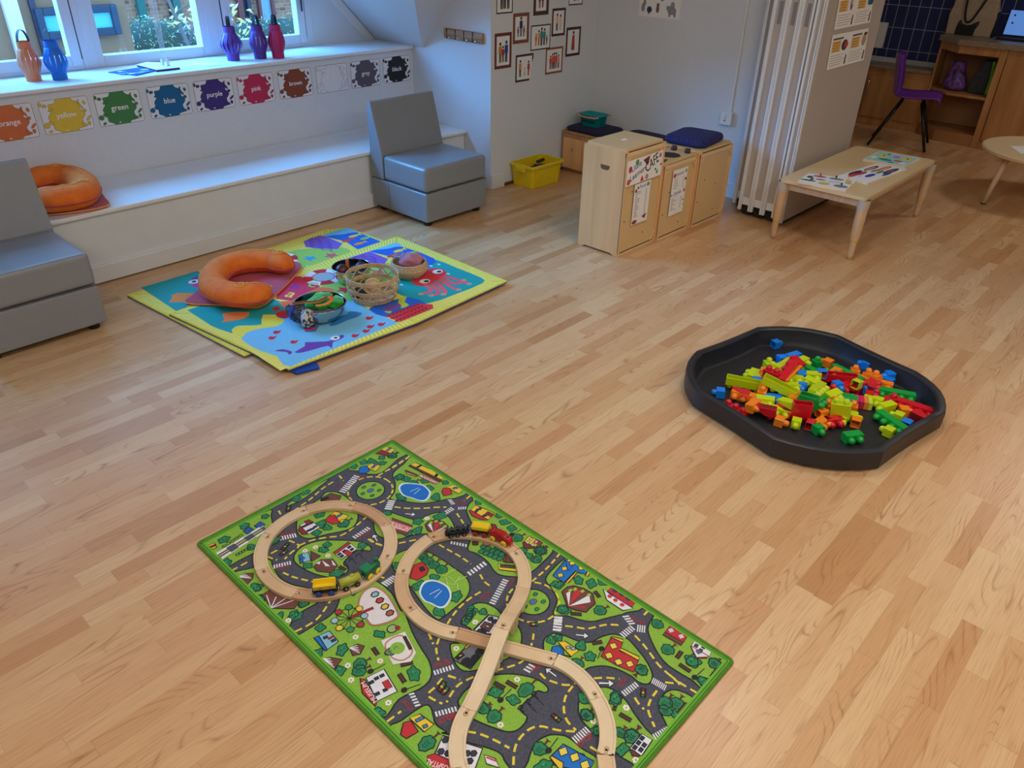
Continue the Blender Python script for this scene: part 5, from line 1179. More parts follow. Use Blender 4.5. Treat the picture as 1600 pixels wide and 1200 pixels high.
# tote bag with the cat silhouette
t = thing('tote_bag', 'beige canvas tote bag printed with a black cat head, standing on the counter', 'bag', (8.10, 1.93, .8445))
CANV = mat('canvas', (176, 156, 132), .9, .15, 60, bump=.2); BLK = mat('black_print', (20, 20, 24), .8)
mb = MB(); mb.loft([[(0, .36, 0), (0, 0, 0), (.085, .0, 0), (.085, .36, 0)], [(.0, .37, .16), (.0, -.012, .16), (.10, -.012, .16), (.10, .37, .16)], [(.045, .34, .36), (.045, .03, .36), (.06, .03, .36), (.06, .34, .36)]], CANV, None, False); mb.build('bag_body', t, .006)
M = basis((-.0012, .36, 0), (0, -1, 0), (0, 0, 1)); mb = MB(); p = Print(mb, .001, M)
p.poly([(.075, .001), (.075, .06), (.084, .105), (.098, .122), (.120, .09), (.155, .082), (.19, .088), (.22, .108), (.252, .124), (.250, .09), (.232, .055), (.228, .001)], (20, 20, 24), 1)
p.poly([(.088, .085), (.096, .105), (.108, .088)], (70, 66, 70), 2); p.poly([(.225, .092), (.242, .108), (.240, .082)], (70, 66, 70), 2); mb.build('cat_print', t)
mb = MB(); mb.box((.005, -.022, .0), (.08, -.010, .20), BLK); mb.build('side_gusset', t, .003)
mb = MB(); mb.tube(catmull([(.04, .27, .36), (.018, .26, .30), (-.008, .245, .20), (-.012, .225, .125), (-.012, .20, .105), (-.012, .17, .13), (-.008, .14, .20), (.02, .10, .32), (.045, .08, .36)], 4, False), .0085, BLK, 8); mb.build('handle', t)
# laptop
t = thing('laptop', 'black laptop with a bright blue screen on the counter at the right edge', 'laptop', (8.02, 1.50, .8445))
mb = MB(); mb.box((0, 0, 0), (.16, .36, .016), BLK); mb.build('keyboard_base', t, .003)
mb = MB(); M = Matrix.Translation((.155, 0, .016)) @ Matrix.Rotation(.15, 4, 'Y'); mb.box((0, 0, 0), (.008, .36, .22), BLK, M); ld = mb.build('lid', t, .002)
scr, nt, b_ = nodes_mat('blue_screen'); b_.inputs['Base Color'].default_value = (.02, .02, .03, 1); b_.inputs['Emission Color'].default_value = lin((92, 140, 214)); b_.inputs['Emission Strength'].default_value = .8
mb = MB(); mb.box((-.0015, .012, .016), (-.0003, .348, .205), scr, M)
for y_, z_ in ((.30, .16), (.30, .10)): mb.box((-.0025, y_, z_), (-.0016, y_ + .014, z_ + .014), BLK, M)
mb.build('screen', ld)
# bags in the open bay
t = thing('drawstring_bag', 'purple patterned bag slumped on the open shelf', 'bag', (7.99, 2.05, .4125))
mb = MB(); mb.loft([[(x * sc - .02 + dx, y * sc + dy, z) for x, y in ell(0, 0, .065, .095, 14)] for z, sc, dx, dy in ((0, .85, 0, 0), (.03, 1.05, 0, 0), (.10, .95, 0, .01), (.17, .66, .02, .015), (.20, .62, .02, .02), (.245, .80, .01, .02))], mat('purple_print', (128, 84, 176), .6, 0, 30, rgb2=(58, 36, 76), bump=.5, detail=2), None, True); mb.build('fabric', t, 0, 2, None, 1)
t = thing('folded_jacket', 'grey and lime green jacket leaning on the open shelf', 'jacket', (7.99, 1.85, .4125))
GJ = mat('grey_jacket', (66, 70, 76), .8, .3, 20, bump=.4)
mb = MB(); mb.loft([[(-.06, .09, .001), (-.06, -.06, .001), (.07, -.07, .001), (.07, .09, .001)], [(-.05, .07, .12), (-.05, -.06, .12), (.06, -.07, .12), (.06, .07, .12)], [(-.03, .015, .27), (-.03, -.04, .27), (.04, -.05, .27), (.04, .01, .27)]], GJ, None, True); mb.build('grey_fabric', t, .01)
mb = MB(); mb.loft([[(-.063, -.062, .001), (-.063, -.115, .001), (.05, -.115, .001), (.05, -.062, .001)], [(-.055, -.062, .13), (-.055, -.09, .13), (.05, -.09, .13), (.05, -.062, .13)], [(-.032, -.042, .27), (-.032, -.066, .27), (.03, -.07, .27), (.03, -.045, .27)]], mat('lime_lining', (120, 210, 50), .6, .4, 20, bump=.4), None, True); mb.build('lime_lining', t, .006)

# ================================================================== purple chair
PCH = plastic((120, 54, 170), .35)
t = thing('plastic_chair', 'purple plastic school chair with black legs in front of the kitchenette', 'chair', (7.415, 2.22, 0), -1.318)
sec = catmull([(-.190, .735), (-.197, .715), (-.175, .60), (-.160, .50), (-.150, .44), (-.115, .405), (-.03, .392), (.10, .398), (.18, .404), (.215, .398), (.232, .375)], 3, False); n = len(sec)
mb = MB()
def chair_fn(th):
    def f(u, v):
        i = min(int(round(u * (n - 1))), n - 1); x, z = sec[i]; s = (v - .5) * 2
        w = .165 + .035 * min(1, max(0, (i / (n - 1) - .25) * 3)) - (.03 if i < 2 else 0); d = .060 * (s * s)
        back = 1 - min(1, max(0, (i / (n - 1) - .35) * 5)); return (x + d * back + th * back, s * w, z + d * .55 * (1 - back) - th * (1 - back))
    return f
mb.grid(chair_fn(0), n - 1, 10, PCH); sh = mb.build('seat_shell', t); sd = sh.modifiers.new('thick', 'SOLIDIFY'); sd.thickness = .008; sd.offset = 0
BM = mat('black_steel', (20, 20, 22), .35, metal=.3)
for (x, y) in ((.225, .20), (.225, -.20), (-.235, .19), (-.235, -.19)):
    mb = MB(); tx = .10 if x > 0 else -.06; mb.tube([(x, y, .001), (tx, y * .62, .375)], [.0115, .0125], BM, 10); lg = mb.build('leg', t)
mb = MB(); mb.tube([(.10, .125, .372), (.10, -.125, .372)], .010, BM, 8); mb.tube([(-.06, .12, .374), (-.06, -.12, .374)], .010, BM, 8); mb.build('crossbar', t)
# ================================================================== round table at the right edge
t = thing('round_table', 'low round pale table cut off by the right picture edge', 'table', (6.43, .925, 0))
mb = MB(); mb.lathe([(.02, .328), (.42, .328), (.428, .334), (.428, .350), (.42, .356), (.02, .356)], TBL, 64, None, False, True, True); mb.build('tabletop', t)
for a in (.93, .93 + PI / 2, .93 + PI, .93 - PI / 2):
    mb = MB(); mb.tube([(.40 * math.cos(a), .40 * math.sin(a), .002), (.33 * math.cos(a), .33 * math.sin(a), .329)], [.016, .021], TLEG, 14); lg = mb.build('leg', t)
    mb = MB(); mb.lathe([(.017, .0005), (.018, .008)], BLACK, 14, Matrix.Translation((.40 * math.cos(a), .40 * math.sin(a), 0))); mb.build('foot_cap', lg)
def d_paper(p, T_, t_, mb, th): p.line([T_(.1, .6), T_(.5, .7), T_(.9, .65)], .004, (90, 150, 220), 1)
A = [fl(*q, .3575) for q in ((1578, 228), (1595, 240), (1640, 239), (1612, 228))]; c = sum(A, Vector()) / 4
mb = MB(); mb.prism([(p_.x - c.x, p_.y - c.y) for p_ in A], 0, .001, WP); p = Print(mb, .001); p.line([(A[0].x - c.x + .02, A[0].y - c.y - .05), (0, 0)], .004, (90, 150, 220), 1)
o = mb.build('drawing_paper'); o.location = (c.x, c.y, .3565); tag(o, 'white sheet of paper lying on the round table', 'paper')

# ================================================================== ceiling fittings
LED, nt, b_ = nodes_mat('led_diffuser'); b_.inputs['Emission Color'].default_value = (1, .93, .85, 1); b_.inputs['Emission Strength'].default_value = 2.0
for i, (x, y) in enumerate(PANELS):
    t = thing('ceiling_light', 'square white ceiling light panel', 'light', (x, y, CEIL), 0, 'square ceiling light panels')
    mb = MB(); frame_rect_ = [(-.31, -.31), (.31, -.31), (.31, .31), (-.31, .31)]
    for a, b2 in (((-.31, -.31), (.31, -.29)), ((-.31, .29), (.31, .31)), ((-.31, -.29), (-.29, .29)), ((.29, -.29), (.31, .29))): mb.box((a[0], a[1], -.03), (b2[0], b2[1], -.0005), PLW)
    mb.build('frame', t); mb = MB(); mb.box((-.29, -.29, -.02), (.29, .29, -.012), LED); mb.build('diffuser', t)
# ================================================================== black mixing tray with building blocks
TRB = mat('tray_black_plastic', (33, 34, 39), .42, .1, 12, bump=.05)
tcx, tcy = 2.703, .885
t = thing('mixing_tray', 'large black eight-sided plastic tray on the floor holding the building blocks', 'tray', (tcx, tcy, 0))
cor = [(1184, 511), (1310, 523), (1432, 580), (1476, 643), (1380, 704), (1209, 685), (1089, 610), (1090, 548)]
rimz = .086
C8 = [fl(px, py, rimz) for px, py in cor]; C8 = [Vector((p_.x - tcx, p_.y - tcy)) for p_ in C8]
def ring8(off, z, bow=.03):
    out = []; n = 8
    for i in range(n):
        a, b_ = C8[i], C8[(i + 1) % n]; long_ = i % 2
        for k in range(6):
            u = k / 6; p_ = a.lerp(b_, u); k2 = (1 + off / p_.length)
            # alternate sides bow outwards like the real tray
            bo = (.040 if not long_ else -.006) * math.sin(PI * u)
            p_ = p_ * (1 + (bo + off) / p_.length); out.append((p_.x, p_.y, z))
    return out
def rsm0(R_): return R_
def rsm(R_):   # ease the corners
    n = len(R_); return [tuple((R_[i - 1][a] + 2 * R_[i][a] + R_[(i + 1) % n][a]) / 4 if a < 2 else R_[i][a] for a in range(3)) for i in range(n)]
prof = [(-.02, .001), (.004, .012), (.006, rimz - .012), (.004, rimz - .002), (0, rimz), (-.020, rimz), (-.026, rimz - .006), (-.034, .030), (-.042, .014), (-.054, .010)]
mb = MB(); mb.loft([ring8(o, z) for o, z in prof], TRB, None, True, False)
inner = (ring8(-.054, .010)); mb.flat([(p_[0], p_[1]) for p_ in inner], .010, TRB); tb_ = mb.build('tray_body', t); tb_.data.set_sharp_from_angle(angle=math.radians(28))
mb = MB()
for i in (0, 2, 4, 6):
    a, b_ = C8[i], C8[(i + 1) % 8]; p_ = a.lerp(b_, .5) * .995; mb.lathe([(.001, rimz + .0008), (.004, rimz + .0008)], BLACK, 8, Matrix.Translation((p_.x, p_.y, 0)), False, False, True)
mb.build('drain_hole', t)
# ---- blocks: cap-like studs on hollow bodies
U = .036
BC = {'lime': (196, 216, 20), 'orange': (246, 134, 28), 'red': (206, 24, 38), 'blue': (16, 128, 228), 'green': (20, 158, 60), 'jade': (40, 170, 120), 'stripe': (200, 60, 130)}
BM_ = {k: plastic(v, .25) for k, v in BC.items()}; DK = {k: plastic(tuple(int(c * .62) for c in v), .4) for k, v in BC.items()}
def block_mesh(kind, col):
    """a block standing with its studs up: (mesh, dimensions)"""
    m = BM_[col]; mb = MB(); nx, ny, h = {'one': (1, 1, .034), 'tall': (1, 1, .066), 'two': (2, 1, .034), 'four': (2, 1, .060), 'long': (4, 1, .030), 'slab': (4, 1, .034), 'wedge': (2, 1, .034), 'plate': (3, 1, .012)}[kind]
    w, d = nx * U, ny * U; wt = .0035; x0, x1, y0, y1 = -w / 2, w / 2, -d / 2, d / 2
    g = .0006
    if kind == 'wedge':
        sec_ = [(x0, 0), (x1, 0), (x1, h), (0, h), (x0, h * .35)]
        mb.loft([[(p_[0], yy, p_[1]) for p_ in sec_] for yy in (y0 + g, y1 - g)], m, None, False)
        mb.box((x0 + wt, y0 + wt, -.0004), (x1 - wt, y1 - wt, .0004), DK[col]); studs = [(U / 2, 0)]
    else:
        o = [(x0 + g, y0 + g), (x1 - g, y0 + g), (x1 - g, y1 - g), (x0 + g, y1 - g)]; i_ = [(x0 + wt, y0 + wt), (x1 - wt, y0 + wt), (x1 - wt, y1 - wt), (x0 + wt, y1 - wt)]
        mb.loft([[(p_[0], p_[1], h - .003) for p_ in i_], [(p_[0], p_[1], 0) for p_ in i_], [(p_[0], p_[1], 0) for p_ in o], [(p_[0], p_[1], h) for p_ in o]], m, None, False, False)
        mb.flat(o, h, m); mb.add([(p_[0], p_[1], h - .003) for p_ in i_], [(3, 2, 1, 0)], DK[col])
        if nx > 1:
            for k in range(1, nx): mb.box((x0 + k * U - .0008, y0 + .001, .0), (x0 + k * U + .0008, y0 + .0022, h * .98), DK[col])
        studs = [(x0 + U * (i + .5), y0 + U * (j + .5)) for i in range(nx) for j in range(ny)]
    for sx_, sy_ in studs:
        mb.lathe([(.0128, h), (.0124, h + .011), (.0102, h + .017), (.0052, h + .0200), (.0003, h + .0205)], m, 14, Matrix.Translation((sx_, sy_, 0)), True, False, False)
    return mb, (w, d, h)
_BM = {}
cnt = {}
ORD = ['first', 'second', 'third', 'fourth', 'fifth', 'sixth', 'seventh', 'eighth', 'ninth', 'tenth', 'eleventh', 'twelfth', 'thirteenth', 'fourteenth', 'fifteenth', 'sixteenth', 'seventeenth', 'eighteenth', 'nineteenth', 'twentieth']
BL = []
def put(kind, col, px, py, qx, qy, z, pose='lie'):
    """lie: body on its side, studs pointing towards (qx, qy); up: studs up, long side towards (qx, qy); down: hollow side up"""
    key = (kind, col)
    if key not in _BM:
        mb, dim = block_mesh(kind, col); o = mb.build('building_block', None, .0012, 1); _BM[key] = (o.data, dim); bpy.data.objects.remove(o)
    me, (w, d, h) = _BM[key]; o = bpy.data.objects.new('building_block', me); C.objects.link(o)
    bv = o.modifiers.new('edge', 'BEVEL'); bv.width = .0012; bv.segments = 1; bv.limit_method = 'ANGLE'; bv.angle_limit = math.radians(50)
    tz = .0105 + z
    if pose == 'up' and kind in ('two', 'long', 'slab') and (int(px * 7 + py * 3) % 5) < 3: pose = 'side'
    A = fl(px, py, tz + .016); B = fl(qx, qy, tz + .016); a = math.atan2(B.y - A.y, B.x - A.x)
    R3 = Matrix.Rotation(a, 4, 'Z'); random.seed(int(px * 13 + py)); tilt = random.uniform(-.22, .22) if z > .012 else 0
    if pose == 'lie': M = Matrix.Translation((A.x, A.y, tz + d / 2)) @ R3 @ Matrix.Rotation(tilt, 4, 'Y') @ Matrix.Rotation(PI / 2, 4, 'Y') @ Matrix.Rotation(PI / 2 if (w > d) else 0, 4, 'Z') @ Matrix.Translation((0, 0, -h / 2 - .004))
    elif pose == 'up': M = Matrix.Translation((A.x, A.y, tz)) @ R3 @ Matrix.Rotation(tilt, 4, 'Y')
    elif pose == 'side':   # long side along (q), studs sideways towards the camera, level
        M = Matrix.Translation((A.x, A.y, tz + d / 2)) @ R3 @ Matrix.Rotation(tilt, 4, 'Y') @ Matrix.Rotation(PI / 2, 4, 'X') @ Matrix.Translation((0, 0, -h / 2 - .004))
    else: M = Matrix.Translation((A.x, A.y, tz + h + .0205)) @ R3 @ Matrix.Rotation(PI, 4, 'X') @ Matrix.Rotation(tilt, 4, 'Y')
    o.matrix_world = M; BL.append((o, kind, col, px, py)); return o
g = lambda x, y: (1060 + x / 3.636, 500 + y / 3.636)   # enlargement of the tray the positions were read from
BLOCKS = [ # kind, colour, x, y, x towards, y towards, height, pose
 ('one', 'blue', 556, 138, 590, 131, 0, 'lie'), ('one', 'blue', 232, 415, 185, 410, 0, 'lie'), ('one', 'blue', 585, 225, 560, 205, 0, 'lie'), ('two', 'blue', 655, 215, 690, 235, .004, 'lie'),
 ('one', 'blue', 1060, 255, 1015, 240, 0, 'lie'), ('one', 'blue', 1190, 352, 1150, 335, 0, 'lie'), ('one', 'blue', 1194, 318, 1155, 320, .012, 'lie'), ('one', 'blue', 1296, 592, 1323, 568, 0, 'lie'),
 ('one', 'blue', 450, 355, 490, 360, 0, 'lie'), ('one', 'blue', 697, 320, 695, 350, .040, 'lie'), ('one', 'blue', 703, 385, 698, 415, .032, 'lie'), ('one', 'blue', 812, 305, 800, 280, .045, 'lie'),
 ('one', 'blue', 905, 378, 935, 400, .03, 'lie'), ('one', 'blue', 1080, 408, 1060, 390, .012, 'lie'), ('two', 'blue', 535, 455, 545, 480, .01, 'lie'),
 ('four', 'lime', 435, 320, 380, 305, 0, 'lie'), ('two', 'lime', 520, 270, 545, 300, .03, 'up'), ('two', 'lime', 570, 290, 590, 260, .03, 'side'), ('long', 'lime', 605, 262, 640, 235, .035, 'up'), ('two', 'lime', 700, 245, 735, 262, .02, 'lie'),
 ('slab', 'lime', 368, 380, 430, 392, .0, 'down'), ('slab', 'lime', 575, 405, 640, 425, .035, 'down'), ('two', 'lime', 655, 340, 665, 385, .035, 'lie'), ('two', 'lime', 640, 385, 650, 410, .03, 'lie'), ('long', 'lime', 790, 400, 845, 340, .05, 'side'),
 ('two', 'lime', 760, 325, 790, 330, .035, 'up'), ('two', 'lime', 760, 365, 735, 380, .035, 'lie'), ('tall', 'lime', 615, 478, 565, 450, .022, 'lie'), ('two', 'lime', 490, 465, 490, 500, .012, 'lie'), ('long', 'lime', 530, 515, 575, 525, .0, 'up'),
 ('one', 'lime', 1015, 365, 1050, 345, .035, 'lie'), ('two', 'lime', 880, 435, 915, 455, .03, 'lie'), ('two', 'lime', 925, 485, 955, 495, .02, 'up'), ('four', 'lime', 925, 530, 870, 515, .02, 'up'), ('tall', 'lime', 970, 548, 1000, 555, .0, 'lie'),
 ('one', 'lime', 668, 590, 660, 620, 0, 'lie'), ('tall', 'lime', 1180, 498, 1115, 515, 0, 'lie'), ('one', 'lime', 1245, 550, 1205, 535, .0, 'lie'), ('one', 'lime', 1190, 635, 1145, 615, 0, 'lie'), ('two', 'lime', 1105, 460, 1135, 470, 0, 'up'), ('one', 'lime', 925, 570, 935, 590, .0, 'lie'),
 ('two', 'orange', 510, 310, 500, 330, .018, 'lie'), ('long', 'orange', 635, 315, 590, 355, .045, 'up'), ('one', 'orange', 600, 355, 590, 375, .03, 'lie'), ('two', 'orange', 480, 400, 470, 425, .02, 'up'), ('slab', 'orange', 400, 445, 455, 460, .0, 'up'), ('two', 'orange', 430, 490, 465, 505, .02, 'lie'),
 ('one', 'orange', 845, 245, 820, 235, .01, 'lie'), ('two', 'orange', 890, 310, 930, 325, .02, 'lie'), ('one', 'orange', 1000, 300, 1010, 325, .01, 'up'), ('two', 'orange', 1105, 330, 1140, 350, .02, 'up'), ('long', 'orange', 1110, 362, 1150, 372, .0, 'up'),
 ('two', 'orange', 670, 445, 715, 460, .03, 'lie'), ('one', 'orange', 815, 530, 845, 525, .01, 'lie'), ('two', 'orange', 865, 490, 890, 480, .012, 'up'), ('one', 'orange', 988, 505, 988, 485, .0, 'up'), ('one', 'orange', 1008, 580, 1015, 550, .0, 'lie'),
 ('one', 'orange', 580, 580, 625, 595, 0, 'lie'), ('two', 'orange', 815, 590, 855, 610, 0, 'lie'), ('one', 'orange', 1285, 520, 1325, 525, .0, 'lie'), ('two', 'orange', 700, 295, 730, 305, .01, 'up'),
 ('long', 'red', 620, 300, 570, 350, .055, 'up'), ('two', 'red', 670, 250, 690, 265, .04, 'up'), ('four', 'red', 530, 345, 570, 365, .02, 'up'), ('wedge', 'red', 350, 425, 335, 455, .004, 'lie'), ('plate', 'red', 325, 495, 355, 512, 0, 'up'),
 ('wedge', 'red', 495, 540, 545, 550, 0, 'down'), ('wedge', 'red', 600, 525, 590, 545, .0, 'lie'), ('four', 'red', 690, 550, 740, 555, .0, 'down'), ('one', 'red', 752, 595, 765, 570, 0, 'lie'), ('two', 'red', 880, 580, 905, 605, 0, 'lie'),
 ('slab', 'red', 905, 350, 955, 355, .012, 'down'), ('two', 'red', 955, 385, 975, 400, .012, 'lie'), ('long', 'red', 1100, 390, 1140, 400, .012, 'lie'), ('two', 'red', 1030, 395, 1060, 385, .0, 'up'), ('wedge', 'red', 1190, 460, 1225, 462, 0, 'up'), ('slab', 'red', 1345, 505, 1390, 520, 0, 'up'), ('wedge', 'red', 1378, 556, 1393, 549, .0, 'lie'), ('two', 'red', 880, 400, 890, 385, .01, 'up'),
 ('one', 'green', 785, 250, 800, 262, .0, 'up'), ('long', 'green', 735, 290, 775, 305, .025, 'side'), ('two', 'green', 860, 325, 880, 330, .01, 'up'), ('long', 'green', 955, 315, 985, 330, .012, 'side'), ('slab', 'green', 810, 460, 850, 420, .03, 'side'),
 ('four', 'green', 725, 505, 770, 520, .012, 'down'), ('slab', 'green', 1235, 428, 1315, 443, 0, 'side'), ('one', 'green', 795, 625, 825, 650, 0, 'lie'), ('two', 'green', 990, 670, 1030, 665, 0, 'side'), ('slab', 'green', 1208, 588, 1270, 630, .0, 'side'), ('two', 'green', 960, 455, 975, 460, .0, 'side'),
]
for k, c_, x, y, qx, qy, z, pose in BLOCKS:
    a = g(x, y); b_ = g(qx, qy); put(k, c_, a[0], a[1], b_[0], b_[1], z, pose)
# the row of thin stacked bricks in several colours
row = [(935, 435, 'jade'), (957, 437, 'jade'), (978, 440, 'jade'), (1018, 447, 'stripe'), (1043, 452, 'red'), (1068, 457, 'orange'), (1092, 462, 'lime')]
STK = {'jade': (60, 176, 130), 'stripe': (196, 50, 120), 'red': (206, 44, 80), 'orange': (240, 130, 60), 'lime': (200, 220, 60)}
NM = {'jade': ['leftmost jade', 'middle jade', 'rightmost jade'], 'stripe': ['magenta'], 'red': ['crimson'], 'orange': ['orange'], 'lime': ['lime']}
A0, A1 = g(925, 445), g(1100, 475); P0s, P1s = fl(A0[0], A0[1], .03), fl(A1[0], A1[1], .03); dirv = (P1s - P0s); Ls = dirv.length; dirv.normalize(); ang = math.atan2(dirv.y, dirv.x)
used = {}
for i, (x, y, c_) in enumerate(row):
    w = Ls / 7; mb = MB(); m = plastic(STK[c_], .2); mb.box((-w / 2 + .0005, -.026, 0), (w / 2 - .0005, .026, .034), m)
    o = mb.build('thin_brick', None, .0012, 1); p_ = P0s + dirv * (w * (i + .5)); o.location = (p_.x, p_.y, .0112); o.rotation_euler = (0, 0, ang)
    k = used.get(c_, 0); used[c_] = k + 1
    tag(o, '%s thin brick of the multicoloured row at the right of the heap' % NM[c_][k], 'building block', 'thin bricks in a row')
KN = {'one': 'single-stud block', 'tall': 'tall single-stud block', 'two': 'two-stud block', 'four': 'four-stud block', 'long': 'long narrow block', 'slab': 'large block', 'wedge': 'wedge block', 'plate': 'flat plate'}
grp = {}
for b_ in BL: grp.setdefault((b_[1], b_[2]), []).append(b_)
for (kind, col), L in grp.items():
    L.sort(key=lambda e: e[3]); n = len(L)
    for i, e in enumerate(L):
        nm = 'lime green' if col == 'lime' else col
        if n == 1: lb = 'the only %s %s in the black tray' % (nm, KN[kind])
        elif i == 0: lb = 'leftmost of the %s %ss in the black tray' % (nm, KN[kind])
        elif i == n - 1: lb = 'rightmost of the %s %ss in the black tray' % (nm, KN[kind])
        else: lb = '%s from the left of the %s %ss in the black tray' % (ORD[i], nm, KN[kind])
        tag(e[0], lb, 'building block', '%s building blocks in the black tray' % nm)
# ================================================================== road map rug
RX0, RX1, RY0, RY1, RZ = .627, 1.381, .468, 1.862, .006
PILE = mat('rug_asphalt', (86, 88, 100), .95, 0, 420, rgb2=(62, 64, 78), detail=1); GRN = mat('rug_green', (146, 190, 70), .95, 0, 420, rgb2=(122, 170, 54), detail=1)
EDGE = mat('rug_edge_green', (76, 136, 28), .9, .2, 60, bump=.3)
DKc, YLc2, WHc2, RDc, BLc, TRc, TDc, BRc = (24, 28, 34), (226, 206, 60), (226, 228, 234), (150, 36, 44), (20, 112, 200), (36, 130, 84), (14, 44, 40), (92, 50, 44)
rt = thing('road_rug', 'rectangular green and grey road map play rug under the wooden railway', 'rug', (RX0, RY0, 0))
mb = MB(); w_, l_ = RX1 - RX0, RY1 - RY0
mb.box((0, 0, .0008), (w_, l_, RZ), PILE)
RP = Print(mb, RZ, None, (.004, .004, w_ - .004, l_ - .004))
def rt_(spec):
    """points measured on the enlargements, as rug coordinates; spec = 'TAG x y x y ... TAG x y ...'"""
    out = []; cur = None; nums = []
    for tok in spec.split():
        if tok in TZ: cur = TZ[tok]; continue
        nums.append(float(tok))
        if len(nums) == 2:
            q = fl(cur[0] + nums[0] / cur[2], cur[1] + nums[1] / cur[2], RZ); out.append((q.x - RX0, q.y - RY0)); nums = []
    return out
def island(spec, out_=True):
    p_ = catmull(rt_(spec), 4); RP.poly(p_, GRN, 1)
    if out_: RP.line(p_, .0042, DKc, 2, True)
ISL = ['T5 1055 210 1345 40 1450 110 1380 160 1320 215 1260 255 1190 262 1120 242',
 'T5 630 470 700 452 780 405 850 350 920 290 760 370',
 'T5 40 745 300 610 520 500 530 540 545 600 L 500 190 512 225 500 258 430 285 300 345 170 410 60 470 T5 160 870',
 'L 100 540 300 462 400 402 445 402 462 450 520 545 620 605 740 630 870 690 850 745 720 820 640 880 570 960 400 800',
 'L 620 1050 690 1015 830 930 930 870 990 800 1030 700 U 800 640 1120 575 1250 620 1360 710 1450 810 1560 1030 T7 740 160 790 290 850 400 900 480 920 560 900 620 840 670 700 740 570 860 300 600 40 330',
 'T7 640 960 720 880 860 785 910 790 930 850 950 910 1020 960 T8 50 925 120 942 240 995 400 1040 500 1080 540 1140 550 1260 T7 900 1300',
 'T8 180 700 200 640 260 575 400 490 560 465 700 480 800 510 870 560 882 598 850 610 800 598 760 640 700 690 665 740 690 775 718 800 700 850 640 905 560 917 440 880 320 830 240 780',
 'L 635 400 650 340 720 280 850 240 1000 235 1150 242 1240 265 1282 305 1260 325 1190 315 1130 340 1060 410 1055 440 1088 470 1070 510 980 545 900 540 780 505 680 450',
 'T5 710 660 700 590 720 540 790 470 860 420 900 382 980 385 1060 435 1108 500 1105 580 1050 630 900 665 780 692',
 'T6 110 180 200 207 330 240 430 200 500 190 560 220 600 290 590 345 480 352 400 342 300 352 190 382 60 362 20 300 30 230',
 'T8 1120 690 1160 620 1300 568 B 330 540 430 630 500 740 600 870 720 1000 640 1120 560 1250 480 1165 360 1090 220 950 100 850 30 760',
 'A 45 840 60 785 130 748 220 770 330 812 420 815 500 775 600 755 700 790 760 850 840 950 890 1045 895 1105 860 1145 790 1130 720 1075 600 1020 500 1003 400 1018 340 1050 250 1010 150 960 60 900',
 'B 710 690 715 630 760 560 830 533 920 555 1010 605 1060 640 950 780 810 870 745 780',
 'T6 155 590 155 545 170 500 220 470 290 452 400 468 500 520 600 590 680 650 712 720 690 800 600 880 510 950 470 955 400 890 300 750 215 650',
 'Q 240 190 280 110 350 40 T6 740 850 820 842 900 880 950 930 Q 860 120 950 220 1000 330 985 480 880 600 760 660 690 690 500 760 370 790 260 780 180 710 130 600 108 500 125 445 250 430 370 320 360 260 300 225',
 'S 760 0 700 25 645 70 612 150 640 240 680 330 692 420 668 560 632 702 740 750 850 820 930 900 1000 1000 1100 1058 1310 1080 P 900 540 975 488 1100 380 1290 140 1000 -60',
 'R 290 150 190 215 85 310 108 400 98 490 62 552 180 572 330 592 450 586 600 555 700 540 800 470 600 280',
 'A 240 120 215 160 150 215 63 320 110 400 152 490 122 602 230 612 330 642 430 656 530 632 620 610 690 588 800 505',
 'A 940 575 905 615 868 680 864 740 900 830 950 920 1010 990 1100 1052 1200 1110 1330 1180 1530 950',
 'T8 720 1270 725 1150 780 1010 870 950 950 940 1040 960 1150 1050 1270 1130 1300 1270']
for s_ in ISL: island(s_)
# round islands with their dashed rings
for tg, x, y, xe, xr in (('T5', 1195, 370, 1285, 1325), ('P', 1003, 892, 1115, 1215)):
    c_ = Vector(rt_('%s %d %d' % (tg, x, y))[0]); r1 = (Vector(rt_('%s %d %d' % (tg, xe, y))[0]) - c_).length; r2 = (Vector(rt_('%s %d %d' % (tg, xr, y))[0]) - c_).length
    r1, r2 = .047, .074
    RP.shape(ell(c_.x, c_.y, r1, r1, 28), GRN, DKc, .004, 1); RP.dash(ell(c_.x, c_.y, r2, r2, 48), .0058, .020, .010, YLc2, 1, True)
    RP.poly(ell(c_.x, c_.y, .010, .007, 12), (70, 110, 190), 4); RP.line(ell(c_.x, c_.y, .012, .009, 12), .002, DKc, 5, True)
    for k in range(5):
        a_ = k * 1.25 + .5; RP.shape(ell(c_.x + .029 * math.cos(a_), c_.y + .029 * math.sin(a_), .008, .006, 8, k), TRc, TDc, .002, 4)
